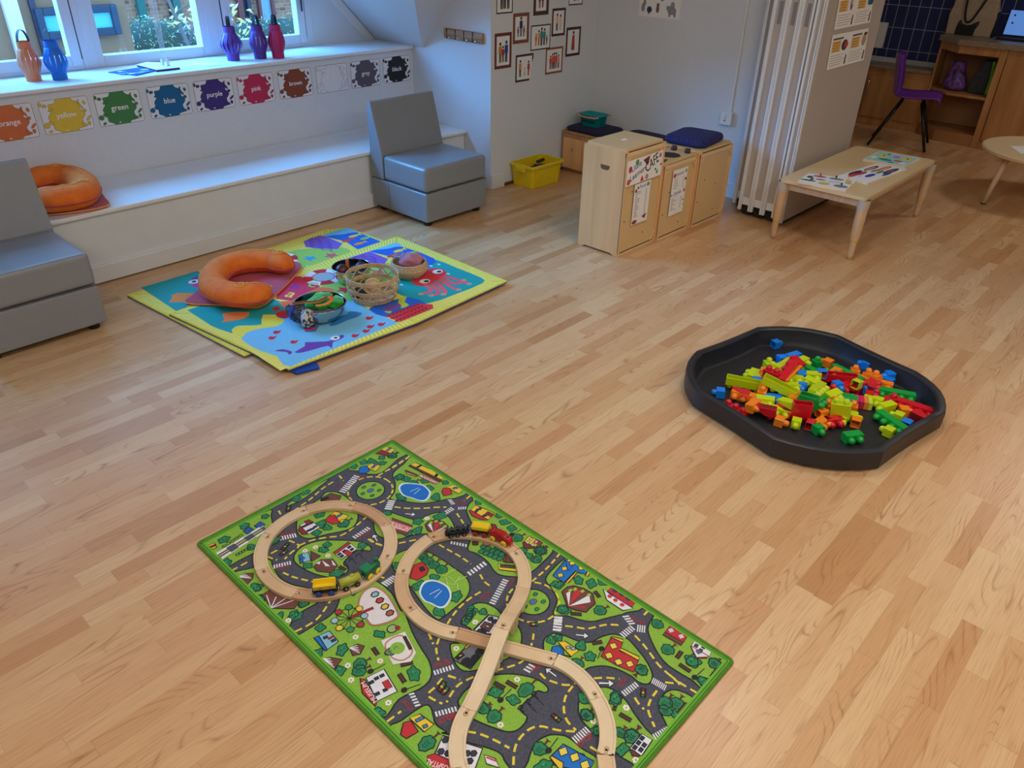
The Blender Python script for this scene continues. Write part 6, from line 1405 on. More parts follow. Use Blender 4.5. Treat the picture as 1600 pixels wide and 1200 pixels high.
# edge binding drawn as a darker green line inside the printed border
RP.box = None
for (xa, ya, xb, yb_) in ((.008, .008, w_ - .008, .008), (w_ - .008, .008, w_ - .008, l_ - .008), (w_ - .008, l_ - .008, .008, l_ - .008), (.008, l_ - .008, .008, .008)): RP.line([(xa, ya), (xb, yb_)], .016, (110, 180, 44), 2.6); RP.line([(xa, ya), (xb, yb_)], .003, (50, 110, 26), 3.2)
RP.box = (.016, .016, w_ - .016, l_ - .016)
def dashes(*specs):
    for s_ in specs: RP.dash(catmull(rt_(s_), 5, False), .0058, .021, .011, YLc2, 1)
dashes('T5 1457 140 1350 210 1240 275', 'T5 985 270 1015 305', 'T5 945 312 870 360 790 430 690 500 620 545', 'T5 580 505 600 540', 'T5 260 910 370 850',
 'T5 570 770 510 810 570 835', 'T5 650 705 715 740 660 790 620 830', 'T5 715 740 800 705 900 685 1000 670 1080 620 1130 580 1170 545', 'T5 610 920 680 950 760 970 830 985',
 'T5 1190 695 1230 725 1275 740', 'L 640 1000 760 940 850 870 940 740',
 'R 100 628 200 640 300 642 400 640 500 632 600 630', 'R 700 690 740 750 780 810', 'R 830 520 770 570', 'R 245 145 150 210 60 265 -30 300', 'T6 200 410 330 385 400 380',
 'T6 490 420 560 460 640 505 720 560', 'T6 785 635 820 690 870 725', 'T6 790 760 710 810 640 870 590 930 545 1000', 'P 1380 215 1310 300 1240 380 1150 470 1080 530 990 610',
 'Q 1150 320 1140 400 1120 470', 'Q 80 850 220 885', 'T8 470 440 560 415 650 385 700 350', 'T8 820 460 860 500 930 530 1000 550 1060 550 1100 535',
 'T8 1075 560 1020 640 1005 740 1030 830 1100 905', 'T8 1090 915 960 905 830 875 740 895 660 970 620 1060 610 1200', 'T8 250 915 350 935 470 985 580 1045', 'T8 1220 1040 1270 1070', 'T7 900 300 930 370', 'T7 970 330 950 400 965 480',
 'T7 1030 580 1110 610', 'T7 1200 590 1110 635 1060 690 1020 760', 'T7 990 600 940 660 895 715 990 770', 'T7 620 890 715 820',
 'A 215 690 300 700 380 712 450 700 540 680 650 685', 'A 760 765 830 840 890 920 950 1000 1050 1090 1110 1140', 'B 760 470 890 485', 'B 790 400 880 470 1030 560', 'B 500 600 540 660 580 700', 'B 690 540 635 620 615 700 640 780 670 850', 'A 860 575 830 605', 'T8 1240 500 1330 495 1440 505', 'B 120 1020 180 1055', 'L 1255 225 1300 255 1370 275', 'L 1350 540 1390 550')
def zebra(spec, n, wd=None):
    """first point -> second point runs across the bars; third point gives the end of the first bar"""
    a, b_, c_ = [Vector(p_) for p_ in rt_(spec)]; bar = c_ - a; st = (b_ - a) / n
    for i in range(n):
        o = a + st * i; RP.poly([o, o + st * .55, o + st * .55 + bar, o + bar], WHc2, 2)
zebra('T5 985 375 1090 262 1025 388', 10); zebra('T5 545 870 668 840 548 895', 7); zebra('T5 582 680 700 655 590 706', 7); zebra('T5 1072 680 1180 610 1095 694', 7); zebra('T5 1315 435 1285 500 1362 438', 5); zebra('T5 1265 990 1350 935 1305 1015', 6)
zebra('R 610 560 650 612 650 555', 4); zebra('R 565 680 650 625 600 705', 5); zebra('R 715 630 800 625 712 655', 4); zebra('R 45 565 5 660 110 570', 5)
zebra('T6 575 395 700 420 572 415', 6); zebra('T6 690 620 820 535 715 645', 6); zebra('T6 850 840 955 660 892 855', 11); zebra('T6 75 695 170 640 110 722', 6)
zebra('T7 930 550 1070 505 940 580', 7); zebra('T7 765 705 815 800 800 695', 5); zebra('T7 940 825 1090 785 950 858', 7); zebra('Q 1020 770 1110 680 1100 815', 3); zebra('Q 1410 105 1385 300 1510 120', 5)
zebra('A 660 615 720 690 710 608', 4); zebra('A 640 750 730 680 680 785', 6); zebra('A 780 680 850 690 775 735', 4); zebra('A 130 615 120 730 195 620', 6); zebra('B 660 430 780 500 640 475', 8); zebra('B 385 550 510 460 420 590', 7); zebra('B 650 915 780 840 690 975', 7); zebra('T8 1065 965 1180 870 1110 1015', 7)
def txt(s_, spec, rgb=RDc, h=None):
    a, b_ = rt_(spec); RP.text(s_, a, b_, rgb, 13 if len(s_) > 4 else 6, h)
STR = (176, 40, 50)
for sp in ('T5 1005 325 945 345', 'T5 1160 270 1100 290', 'T5 680 640 585 660', 'T5 560 910 660 885', 'T5 1130 695 1205 650', 'R 790 590 690 565', 'T7 1040 480 930 500', 'T7 800 800 740 740', 'T7 975 905 1090 860', 'Q 1150 790 1240 740', 'Q 0 670 90 660',
           'A 845 660 735 615', 'B 380 520 440 440', 'T8 1130 1050 1240 950', 'T6 990 725 1040 670', 'T6 805 820 870 770', 'T8 40 850 160 800', 'T8 760 450 830 400'): txt('STOP', sp, STR)
txt('SCHOOL', 'R 520 394 368 326', (180, 40, 50), .011); txt('CIRCUS', 'T6 282 301 168 262', (180, 40, 50), .015); txt('HOSPITAL', 'T8 140 1200 -60 1130', (236, 226, 226), .014)
for sp in ('T5 1050 850 1070 850', 'T5 1090 825 1110 825', 'T5 1130 795 1150 795', 'T8 690 770 720 730', 'T8 750 715 775 680', 'T8 800 660 825 620'): txt('P', sp, (26, 28, 36), .019)
for sp in ('L 1120 380 1160 440', 'L 1175 340 1215 395', 'L 1060 410 1095 470', 'T8 725 700 795 770', 'T8 775 640 850 712'): RP.line(rt_(sp), .0022, DKc, 3)
def arrow(spec):
    a, b_ = [Vector(p_) for p_ in rt_(spec)]; d = (b_ - a).normalized(); q = Vector((-d.y, d.x))
    for wi, hw, cc, dl in ((.007, .013, DKc, 3), (.0035, .009, WHc2, 4)): RP.line([a, b_], wi, cc, dl); RP.poly([b_ + d * hw, b_ + q * hw - d * .002, b_ - q * hw - d * .002], cc, dl)
for sp in ('R 205 695 275 702', 'T5 1240 710 1222 680', 'A 300 760 370 768', 'T8 1280 535 1365 540', 'T8 945 485 885 440', 'A 480 1140 565 1140'): arrow(sp)
random.seed(21)
def bush(tg, x, y, r=.016, k=3, el_=1.0, a0=None):
    c_ = rt_('%s %g %g' % (tg, x, y))[0]; a0 = random.uniform(0, 6) if a0 is None else a0; pts = []
    for i in range(20):
        a = 2 * PI * i / 20; rr_ = r * (1 + .17 * math.cos((3 + k % 3) * a + a0)); u, v = rr_ * math.cos(a) * el_, rr_ * math.sin(a)
        pts.append((c_[0] + u * math.cos(a0) - v * math.sin(a0), c_[1] + u * math.sin(a0) + v * math.cos(a0)))
    RP.shape(pts, TRc, TDc, .0028, 3); RP.line([(c_[0] - r * .5, c_[1]), (c_[0], c_[1] + r * .3), (c_[0] + r * .5, c_[1] - r * .1)], .0018, TDc, 5); RP.poly(ell(c_[0] + r * .2, c_[1] + r * .3, r * .25, r * .2, 8), (60, 160, 110), 5)
def tree(spec, r=.017):
    """trunk foot -> crown top"""
    a, b_ = [Vector(p_) for p_ in rt_(spec)]; d = b_ - a; L = d.length; d.normalize(); q = Vector((-d.y, d.x))
    RP.poly([a + q * .003, a - q * .003, a + d * L * .5 - q * .002, a + d * L * .5 + q * .002], BRc, 3); RP.poly([a + q * .008 - d * .003, a - q * .008 - d * .003, a + d * .004], BRc, 3)
    c_ = a + d * L * .64; pts = []
    for i in range(22):
        t_ = 2 * PI * i / 22; rr_ = 1 + .09 * math.cos(7 * t_); p_ = c_ + d * (L * .38 * math.cos(t_) * rr_) + q * (r * math.sin(t_) * rr_ * (1 - .22 * math.cos(t_))); pts.append((p_.x, p_.y))
    RP.shape(pts, TRc, TDc, .0028, 4)
    for k in (-.4, 0, .4): e_ = c_ + d * (L * .3 * k); RP.line([e_ + q * r * .45, e_ + d * r * .2, e_ - q * r * .4], .0016, TDc, 6)
for b_ in ('T5 1085 210', 'T5 1145 180', 'T5 1205 178', 'T5 1270 188', 'T5 1270 152', 'T5 700 425', 'T5 760 385', 'T5 490 545', 'T5 350 608', 'T5 215 700', 'T5 400 750', 'T5 235 855', 'T5 425 1025', 'T5 455 1095', 'T5 745 1125', 'T5 855 535', 'T5 905 618', 'T5 1010 590', 'T5 865 596', 'T5 835 655', 'T5 905 735', 'T5 880 768', 'T5 1140 740', 'T5 775 875', 'T5 965 925', 'T5 555 700',
           'R 150 345', 'R 215 362', 'R 175 530', 'R 500 535', 'R 590 395', 'R 395 375', 'R 435 450', 'R 540 720', 'R 325 770', 'R 325 855', 'R 225 880', 'R 910 585', 'R 1105 715', 'R 1165 775', 'R 1230 835', 'R 1390 1100', 'R 1460 1135', 'R 30 690', 'T5 1390 280', 'T5 1400 415',
           'T6 345 715', 'T6 455 660', 'T6 490 900', 'T6 615 795', 'T6 370 500', 'T6 205 580', 'T7 175 262', 'T7 570 305', 'T7 320 410', 'T7 305 550', 'T7 155 435', 'T7 60 100', 'T7 15 185', 'T7 800 570', 'T7 560 830', 'Q 520 50', 'L 1140 660', 'L 310 630', 'L 355 730', 'L 715 760', 'L 630 860', 'L 510 880', 'L 70 430',
           'T8 470 610', 'T8 610 670', 'T8 380 730', 'T8 1410 655', 'T8 1170 660', 'T8 850 1190', 'T8 1270 910', 'B 335 610', 'B 185 880', 'B 395 1045', 'B 1080 465', 'B 15 1110', 'A 320 335', 'A 420 360', 'A 510 345', 'A 195 560', 'A 340 845', 'A 110 800', 'A 160 785', 'A 410 930', 'A 1210 965', 'A 1300 1120', 'A 150 365', 'B 995 290', 'B 860 760', 'P 1370 665', 'P 1430 1010', 'P 530 150', 'S 1060 690', 'P 860 180'):
    tg, x, y = b_.split(); bush(tg, float(x), float(y), random.uniform(.011, .0155), random.randint(0, 5), random.choice((1, 1.3, 1.5)))
for s_ in ('T5 1375 115 1315 150', 'R 130 110 50 155', 'R 330 370 250 425', 'P 1200 110 1050 220', 'P 1000 270 1110 330', 'S 1420 490 1250 570', 'R 1540 1010 1460 1080', 'T6 450 500 380 560', 'T6 490 530 430 590', 'T6 550 560 480 625', 'T6 400 480 350 520', 'A 75 75 0 130', 'A 550 540 450 590', 'A 975 640 910 700', 'A 1075 840 980 900', 'A 1440 945 1350 1010', 'A 350 940 290 1010', 'A 765 1080 840 1010', 'B 500 410 590 335',
           'T8 785 515 660 640', 'T8 525 735 420 840', 'T8 880 990 780 1090', 'T8 1230 740 1150 820', 'T8 430 700 340 760', 'B 540 850 430 980', 'B 420 855 360 930', 'B 815 580 725 690', 'B 905 590 830 690', 'B 790 650 745 750', 'T7 965 970 840 1080', 'T7 505 470 400 525', 'T7 505 520 390 570', 'T5 1070 560 980 610', 'B 1230 270 1150 340', 'B 150 700 60 780', 'T8 1590 890 1500 1000'): tree(s_)
for s_ in ('S 850 660 1100 770', 'S 820 730 1070 830', 'Q 300 180 410 40', 'T6 700 960 720 880'):   # long hedges
    a, b_ = [Vector(p_) for p_ in rt_(s_)]; d = b_ - a
    for i in range(5): q = a + d * (i / 4); RP.shape(ell(q.x, q.y, .011, .009, 10), TRc, TDc, .0024, 3)
def flower(tg, x, y):
    c_ = rt_('%s %g %g' % (tg, x, y))[0]
    for k in range(6): RP.poly(ell(c_[0] + .0055 * math.cos(k * 1.047), c_[1] + .0055 * math.sin(k * 1.047), .0032, .0032, 7), (236, 234, 220), 3)
    RP.poly(ell(c_[0], c_[1], .0022, .0022, 6), (190, 160, 120), 4)
for b_ in ('T7 410 325', 'T7 575 485', 'T7 358 515', 'T7 380 612', 'T7 630 765', 'R 415 740', 'L 730 325', 'L 815 295', 'L 920 365', 'T8 640 510', 'T8 510 865', 'T8 1235 835', 'T8 1490 730', 'Q 420 180', 'Q 185 510', 'B 430 690', 'B 510 1135', 'L 590 905', 'T6 400 232'):
    tg, x, y = b_.split(); flower(tg, float(x), float(y))
def bench(spec):
    a, b_ = rt_(spec); RP.line([a, b_], .013, (52, 32, 30), 3); RP.line([a, b_], .003, (96, 62, 54), 4)
for s_ in ('T7 525 395 560 445', 'T7 710 515 795 495', 'T7 700 570 740 630', 'T8 460 535 545 580', 'T8 555 525 640 575', 'A 425 830 505 815', 'A 1085 945 1125 890', 'A 1105 990 1195 1050', 'A 445 420 485 470', 'A 255 595 345 602', 'B 370 740 470 800', 'B 310 690 345 700', 'T5 985 880 1030 905'): bench(s_)
for s_ in ('T7 610 505 510 555', 'T7 845 640 735 680', 'T8 595 585 510 670', 'A 470 950 500 870', 'B 1095 355 1010 430', 'T8 960 965 885 1065', 'B 670 1020 555 1155', 'R 1325 845 1230 895'):
    a, b_ = rt_(s_); RP.line([a, b_], .0022, DKc, 3); RP.poly(ell(b_[0], b_[1], .009, .008, 8), (36, 30, 34), 3)
def lights(spec):
    a, b_ = [Vector(p_) for p_ in rt_(spec)]; RP.line([a, b_], .015, (22, 22, 28), 3)
    for k, cc in ((.2, (120, 40, 44)), (.5, (210, 170, 60)), (.8, (60, 120, 60))): q = a.lerp(b_, k); RP.poly(ell(q.x, q.y, .0036, .0036, 8), cc, 4)
for s_ in ('T5 600 770 645 725', 'T5 590 808 640 770', 'T7 965 690 1005 620', 'T7 990 710 1030 660', 'T8 735 80 800 78', 'T8 910 780 980 840', 'B 575 520 568 600', 'T5 640 515 652 470', 'T8 30 600 75 540', 'T8 50 620 100 580'): lights(s_)
def quad(spec, rgb, out_=(24, 22, 26), dl=3, w=.0030): RP.shape(rt_(spec), rgb, out_, w, dl)
def house(body, wall, roof=None, roofc=RDc, wins=(), winc=(40, 50, 76), door=None, doorc=RDc, ws=.0065):
    quad(body, wall)
    if roof: quad(roof, roofc, dl=4)
    B = [Vector(p_) for p_ in rt_(body)]
    for (u, v) in wins:
        c_ = B[0].lerp(B[1], u).lerp(B[3].lerp(B[2], u), v) if len(B) >= 4 else B[0]; d = (B[1] - B[0]).normalized(); q = Vector((-d.y, d.x))
        RP.poly([c_ + d * ws + q * ws * .8, c_ - d * ws + q * ws * .8, c_ - d * ws - q * ws * .8, c_ + d * ws - q * ws * .8], DKc, 5); RP.poly([c_ + (d + q * .8) * ws * .68, c_ + (-d + q * .8) * ws * .68, c_ + (-d - q * .8) * ws * .68, c_ + (d - q * .8) * ws * .68], winc, 6)
    if door:
        c_ = B[0].lerp(B[1], door[0]).lerp(B[3].lerp(B[2], door[0]), door[1]); d = (B[1] - B[0]).normalized(); q = Vector((-d.y, d.x)); RP.shape([c_ + d * .008 + q * .013, c_ - d * .008 + q * .013, c_ - d * .008 - q * .013, c_ + d * .008 - q * .013], doorc, DKc, .002, 5)
YH, WH, BH, RH, BRN, SKYc = (232, 196, 50), (226, 226, 232), (20, 112, 200), (190, 44, 50), (112, 66, 56), (130, 190, 214)
W4 = ((.25, .3), (.75, .3), (.25, .75), (.75, .75)); W6 = ((.2, .25), (.2, .75), (.5, .25), (.8, .25), (.8, .75), (.5, .78))
house('T5 1265 100 1300 78 1362 95 1330 125', YH, 'T5 1225 125 1270 100 1335 125 1300 138', RDc, ((.4, .5), (.75, .5)), (60, 120, 180))
house('T5 1165 215 1200 190 1265 205 1230 245', YH, 'T5 1115 255 1125 215 1170 205 1190 240 1160 258', BH, ((.4, .5), (.8, .5)), (60, 120, 180))
house('T5 925 540 960 510 1050 540 1000 590', YH, 'T5 888 575 920 540 955 535 990 590 940 598', RH, ((.4, .45), (.75, .5)), (60, 120, 180))
house('T5 720 605 795 572 858 618 780 665', WH, 'T5 712 640 722 608 780 665 742 668', RDc, W6, (30, 40, 66), (.7, .1))
house('T5 960 800 1060 725 1105 765 1000 832', WH, 'T5 945 790 960 800 1062 728 1050 715', RH, ((.15, .3), (.15, .7), (.45, .35), (.8, .3), (.8, .7)), (30, 40, 66), (.5, .8), RH)
house('T5 715 805 780 785 795 840 725 860', SKYc, 'T5 795 775 862 812 800 850', (100, 60, 66), ((.3, .5),), (20, 110, 190)); quad('T5 715 805 735 800 745 858 725 862', BH)
house('T5 95 745 150 722 168 752 115 775', YH, None, RDc, ((.3, .5), (.7, .5)), (120, 50, 46))
for q in ((380, 625), (455, 590)): quad('T5 %d %d %d %d %d %d %d %d' % (q[0] - 38, q[1] + 20, q[0] - 10, q[1] + 38, q[0] + 36, q[1] + 10, q[0] + 2, q[1] - 10), (40, 90, 160))
quad('T5 150 800 480 610 500 632 180 845', (76, 80, 96), WHc2, 3, .003)
for u in (.15, .5, .85):
    A_, B_ = [Vector(p_) for p_ in rt_('T5 165 822 490 621')]; d = (B_ - A_); q = Vector((-d.y, d.x)).normalized()
    for s2 in (-1, 1): RP.line([A_ + d * (u - .10) + q * .012 * s2, A_ + d * (u + .09) + q * .012 * s2], .008, WHc2, 4)
    RP.line([A_ + d * (u - .10), A_ + d * (u + .09)], .004, YLc2, 5)
for u in (.0, .2, .4, .6, .8):
    A_, B_ = [Vector(p_) for p_ in rt_('T5 215 745 330 670')]; q = A_.lerp(B_, u * 1.2); RP.line(ell(q.x, q.y, .006, .005, 8), .0022, DKc, 4, True)
    A_, B_ = [Vector(p_) for p_ in rt_('T5 305 800 400 745')]; q = A_.lerp(B_, u); RP.line(ell(q.x, q.y, .006, .005, 8), .0022, DKc, 4, True)
quad('T5 860 425 930 390 1000 408 985 440 900 450', BRN); RP.line(rt_('T5 860 440 915 418'), .012, (20, 24, 30), 5)
house('R 235 235 305 205 580 330 540 390', YH, None, RDc, ((.15, .2), (.3, .2), (.45, .2), (.6, .2), (.75, .2), (.9, .2), (.15, .8), (.3, .8), (.45, .8), (.6, .8), (.75, .8), (.9, .8)), (20, 24, 30), None, RDc, .0055); quad('R 240 235 250 225 560 375 550 388', BRN, (60, 30, 30), 7); quad('R 205 275 330 325 310 340 220 315', YH); RP.line(rt_('R 200 285 330 335'), .008, BRN, 6); quad('R 345 312 530 395 495 412 350 345', (226, 200, 200), RDc, 4, .003)
house('R 600 445 665 415 765 460 720 505', YH, 'R 555 485 570 450 635 450 655 510 575 525', RH, ((.5, .4), (.8, .5)), (60, 120, 180))
house('R 830 665 880 615 1065 690 1000 755', YH, 'R 815 665 830 660 1000 755 940 755 850 720', RH, ((.2, .25), (.35, .75), (.5, .25), (.8, .3), (.7, .8), (.15, .7)), (60, 60, 80), (.62, .85))
house('R 1335 975 1395 910 1510 965 1440 1025', YH, 'R 1335 970 1345 965 1445 1015 1440 1030 1345 1030', (112, 50, 46), W4, (200, 200, 210), (.75, .9))
for base in ('R 395 800 430 770 500 750 570 775 620 820 600 850 520 850 470 880 420 860', 'A 190 425 230 390 280 378 360 400 430 440 450 520 400 560 380 585 300 570 235 545'):
    quad(base, BRN, (60, 24, 30), 3, .004); B = [Vector(p_) for p_ in rt_(base)]; c_ = sum(B, Vector((0, 0))) / len(B)
    lo = B[-1] if base[0] == 'A' else B[-2]
    for i in (0, 2, 4, 6): RP.poly([lo.lerp(c_, .1), B[i].lerp(c_, .25), B[(i + 1) % len(B)].lerp(c_, .3)], WHc2 if i % 4 == 0 else RH, 5)
    for i in (1, 2, 3, 4): q = B[i].lerp(c_, .28); RP.poly(ell(q.x, q.y, .008, .006, 4, .6), (150, 200, 70), 6)
quad('L 800 460 860 400 960 395 1000 450 950 510 830 495', BRN, (60, 24, 30), 3, .003)
for sp in ('L 870 405 900 455 940 455', 'L 950 400 990 450 960 445', 'L 820 430 850 440 860 410'): RP.poly(rt_(sp), WHc2, 5)
quad('T6 150 228 300 285 255 355 165 330', BRN, (50, 26, 30)); quad('T6 150 250 295 300 262 332 150 300', (230, 190, 195), RH, 4, .003)
quad('R 1165 1169 1175 1080 1250 1130 1230 1169', BRN); quad('P 520 370 780 400 775 480 530 450', YH); quad('P 545 385 760 405 760 435 545 415', (90, 84, 70), dl=4); quad('P 580 340 620 215 680 200 760 360', BRN)
quad('S 690 590 780 580 770 640 700 640', (90, 40, 56)); quad('S 850 590 940 600 925 650 845 640', (206, 100, 106)); quad('R 1030 790 1070 800 1090 840 1050 860', RDc)
for tg, cx, cy in (('R', 290, 480),): pass
for spec in ('R 140 460 150 420 200 400 300 405 380 420 440 470 450 510 410 570 340 575 270 550 180 520', 'T6 345 770 370 700 430 675 500 690 560 730 580 800 540 870 490 880 430 850 380 830'):
    p_ = catmull(rt_(spec), 4); RP.poly(p_, (214, 230, 236), 3); c_ = Vector((sum(a[0] for a in p_) / len(p_), sum(a[1] for a in p_) / len(p_))); RP.poly([(c_.x + (a[0] - c_.x) * .88, c_.y + (a[1] - c_.y) * .88) for a in p_], BH, 4)
    for k in (-1, 1): RP.line([(c_.x - .012, c_.y + .010 * k), (c_.x + .022, c_.y + .004 * k)], .002, (200, 224, 240), 5)
for s_ in ('T6 510 640 540 650 560 620 610 600', 'T6 560 650 600 690 690 650', 'T6 540 700 600 710 640 650', 'T6 620 700 630 750', 'T6 540 660 555 720 570 740'): RP.line(rt_(s_), .0028, (176, 214, 110), 3)
quad('T6 290 620 310 570 370 545 415 600 400 640 330 680 280 660', RH, (60, 24, 30)); quad('T6 345 590 375 580 390 605 360 620', (40, 40, 50), dl=5)
quad('Q 400 280 590 90 720 120 640 330 560 330', WH, (30, 34, 44), 3, .006); quad('Q 480 240 540 175 650 215 590 305', BRN, (40, 20, 24), 4, .004); quad('Q 545 235 560 215 600 230 585 255', (170, 210, 220), dl=6)
for q in ((610, 140), (660, 175), (480, 290), (530, 300)): c_ = rt_('Q %d %d' % q)[0]; RP.shape(ell(c_[0], c_[1], .009, .007, 8, .5), (40, 52, 80), DKc, .002, 6)
quad('Q 145 650 330 470 500 470 520 560 360 765', (110, 114, 122), (26, 28, 34), 3, .005); quad('Q 285 500 340 450 350 480 300 520', YH, dl=5); quad('Q 170 620 250 560 290 590 200 660', (24, 26, 30), dl=4); quad('Q 210 600 250 580 260 600 225 620', YH, dl=6)
for q in ((300, 670), (420, 625), (360, 700), (475, 545)): c_ = rt_('Q %d %d' % q)[0]; RP.shape(ell(c_[0], c_[1], .014, .009, 10, .8), (26, 28, 36), DKc, .002, 5)
house('A 215 175 250 165 300 190 240 265', BH, None, RDc, ((.6, .25),), (226, 206, 70)); quad('A 118 300 215 175 250 160 390 250 380 290 330 280 300 265 215 355 165 330', BH); quad('A 210 350 295 265 310 275 240 358', YH); quad('A 370 300 395 260 412 275 395 305', YH)
for q in ((270, 203), (340, 240), (210, 245), (178, 297)): c_ = rt_('A %d %d' % q)[0]; RP.shape(ell(c_[0], c_[1], .011, .010, 4, .2), YH, DKc, .003, 6)
quad('A 512 405 560 440 745 555 665 572 540 490', WH, (30, 34, 44)); quad('A 545 420 585 385 770 500 735 545 640 490', RH, (90, 20, 30))
for q in ((605, 415), (660, 445), (710, 480)): c_ = rt_('A %d %d' % q)[0]; RP.poly(ell(c_[0], c_[1], .009, .009, 8), (50, 60, 90), 6)
for q in ((563, 462), (608, 492), (660, 528)): c_ = rt_('A %d %d' % q)[0]; RP.poly(ell(c_[0], c_[1], .007, .007, 8), (200, 60, 70), 6)
quad('A 495 930 575 785 665 820 640 890 790 955 750 1055 620 1000', RH, (70, 20, 30)); quad('A 570 780 582 775 668 800 662 822', YH, dl=5); quad('A 635 880 655 868 795 935 785 962', YH, dl=5)
for q in ((592, 850), (557, 925), (720, 990), (632, 975)): c_ = rt_('A %d %d' % q)[0]; RP.shape(ell(c_[0], c_[1], .012, .012, 4, .3), (232, 206, 80), DKc, .003, 6)
house('A 160 820 215 812 322 885 260 932', YH, 'A 105 895 115 855 165 845 200 880 205 920 265 935 150 912', BH, ((.5, .5), (.8, .7)), (130, 180, 200))
quad('A 978 762 1040 685 1172 770 1120 845', RH, (80, 24, 30)); quad('A 978 762 995 742 1135 822 1120 845', BRN, (60, 30, 30), 5)
for q in ((1042, 728), (1122, 775)): c_ = rt_('A %d %d' % q)[0]; RP.poly(ell(c_[0], c_[1], .009, .008, 4, .3), (200, 206, 220), 6)
house('A 1200 850 1225 810 1362 885 1340 935', WH, 'A 1195 850 1210 860 1330 935 1320 945 1235 945', RDc, ((.15, .5), (.85, .55), (.45, .2)), (60, 64, 90)); quad('A 1200 852 1340 932 1240 940', WH, RDc, 5, .004); c_ = rt_('A 1258 895')[0]; RP.shape(ell(c_[0], c_[1], .009, .008, 4, .4), (90, 100, 130), DKc, .002, 7)
quad('B 1140 420 1195 350 1225 360 1160 430', RH); quad('B 860 730 930 645 975 655 890 760', BRN)
house('B 455 1040 560 910 650 965 560 1100', WH, 'B 455 1040 475 1045 545 1095 540 1105 480 1100', (110, 50, 56), ((.2, .25), (.5, .25), (.8, .25), (.25, .7), (.55, .7)), (40, 46, 76))
quad('T8 895 1120 1000 1015 1240 1150 1200 1240 930 1180', BH); quad('T8 895 1120 915 1110 1000 1160 990 1240', YH, dl=5)
for q in ((1000, 1075), (1090, 1120), (1170, 1180)): c_ = rt_('T8 %d %d' % q)[0]; RP.shape(ell(c_[0], c_[1], .014, .012, 4, .3), (232, 206, 80), DKc, .003, 6)
quad('T8 -10 1110 60 950 370 1050 300 1240 0 1200', WH, (30, 34, 44), 3, .004); quad('T8 -60 1110 0 1090 150 1160 140 1230 -60 1200', RH, (80, 20, 26), 4)
for q in ((80, 985), (45, 1075), (100, 1090), (250, 1090), (300, 1090), (270, 1150), (150, 1030)): c_ = rt_('T8 %d %d' % q)[0]; RP.shape(ell(c_[0], c_[1], .009, .008, 6, .3), (50, 54, 70), DKc, .002, 6)
quad('T8 385 1100 470 1130 500 1200 400 1170', WH, (60, 30, 40)); RP.line(rt_('T8 400 1120 480 1150'), .004, (200, 60, 60), 5)
house('T7 480 600 600 540 690 690 555 755', WH, 'T7 440 600 470 610 555 755 545 790 455 700', RH, ((.15, .25), (.45, .2), (.75, .2), (.15, .75), (.55, .75)), (40, 46, 70), (.75, .6), RH); txt('MUSEUM', 'T7 558 757 473 622', (236, 226, 226), .012)
house('T7 130 330 235 285 295 355 210 418', SKYc, 'T7 130 330 165 320 220 410 205 418', BH, ((.55, .3), (.8, .75)), (40, 60, 90)); RP.line(rt_('T7 225 340 265 320'), .008, RDc, 6)
house('T7 770 870 840 840 935 910 870 960', YH, 'T7 710 980 730 900 780 885 830 960 750 1005', RH, ((.4, .3), (.75, .3), (.4, .8)), (60, 120, 180))
for spec, fo in (('L 160 545 230 515 300 512 290 560 240 615', 0), ('L 370 690 430 655 690 740 640 810 445 805', 1), ('T7 370 400 420 372 470 385 440 440 390 450', 2), ('T7 190 470 240 462 320 475 270 540 220 520', 3)):
    quad(spec, BRN, (40, 24, 28), 3, .003); B = [Vector(p_) for p_ in rt_(spec)]; f0 = B[0] if fo != 1 else B[4]
    for k in range(4): q = B[1].lerp(B[3], (k + .5) / 4) if fo != 1 else B[0].lerp(B[2], (k + .5) / 4); RP.line([f0, q], .0026, WHc2, 5)
# fairground: big wheel and the two toy railways
c_ = Vector(rt_('T7 370 200')[0]); R_ = (Vector(rt_('T7 270 215')[0]) - c_).length
RP.line(rt_('T7 385 190 530 130'), .010, RDc, 6)
for k in range(12): a = k * PI / 6; RP.line([c_, c_ + Vector((math.cos(a), math.sin(a))) * R_], .0018, DKc, 5)
RP.line(ell(c_.x, c_.y, R_ * .92, R_ * .92, 24), .002, DKc, 5, True)
for k in range(8): a = k * PI / 4 + .2; q = c_ + Vector((math.cos(a), math.sin(a))) * R_; RP.shape(ell(q.x, q.y, .010, .010, 12), ((226, 200, 60), (60, 140, 80), (170, 50, 56), (150, 190, 210))[k % 4], DKc, .0022, 6)
p_ = catmull(rt_('T7 440 60 480 10 540 -10 620 40 690 160 680 200 600 235 520 245 480 200 430 140'), 4); RP.poly(p_, (222, 218, 222), 3); RP.line(p_, .0055, (176, 120, 96), 4, True)
for i, cc in enumerate(((140, 190, 200), (190, 60, 60), (220, 190, 60), (180, 90, 60))):
    A_, B_ = [Vector(q) for q in rt_('T7 540 40 640 165')]; q = A_.lerp(B_, i / 3); RP.shape(ell(q.x, q.y, .012, .010, 6, .7), cc, (30, 24, 30), .004, 6)
p_ = catmull(rt_('T7 580 350 740 290 815 430 780 490 660 510'), 1); RP.poly(p_, (226, 222, 222), 3); p2_ = catmull(rt_('T7 610 370 720 315 790 420 730 480 650 460'), 4); RP.line(p2_, .0045, (186, 130, 104), 4, True); RP.line(rt_('T7 735 320 780 410'), .010, (60, 34, 36), 5); RP.poly(ell(*rt_('T7 690 400')[0], .02, .02, 12), GRN, 5); bush('T7', 680, 400, .013); bush('T7', 640, 425, .012)
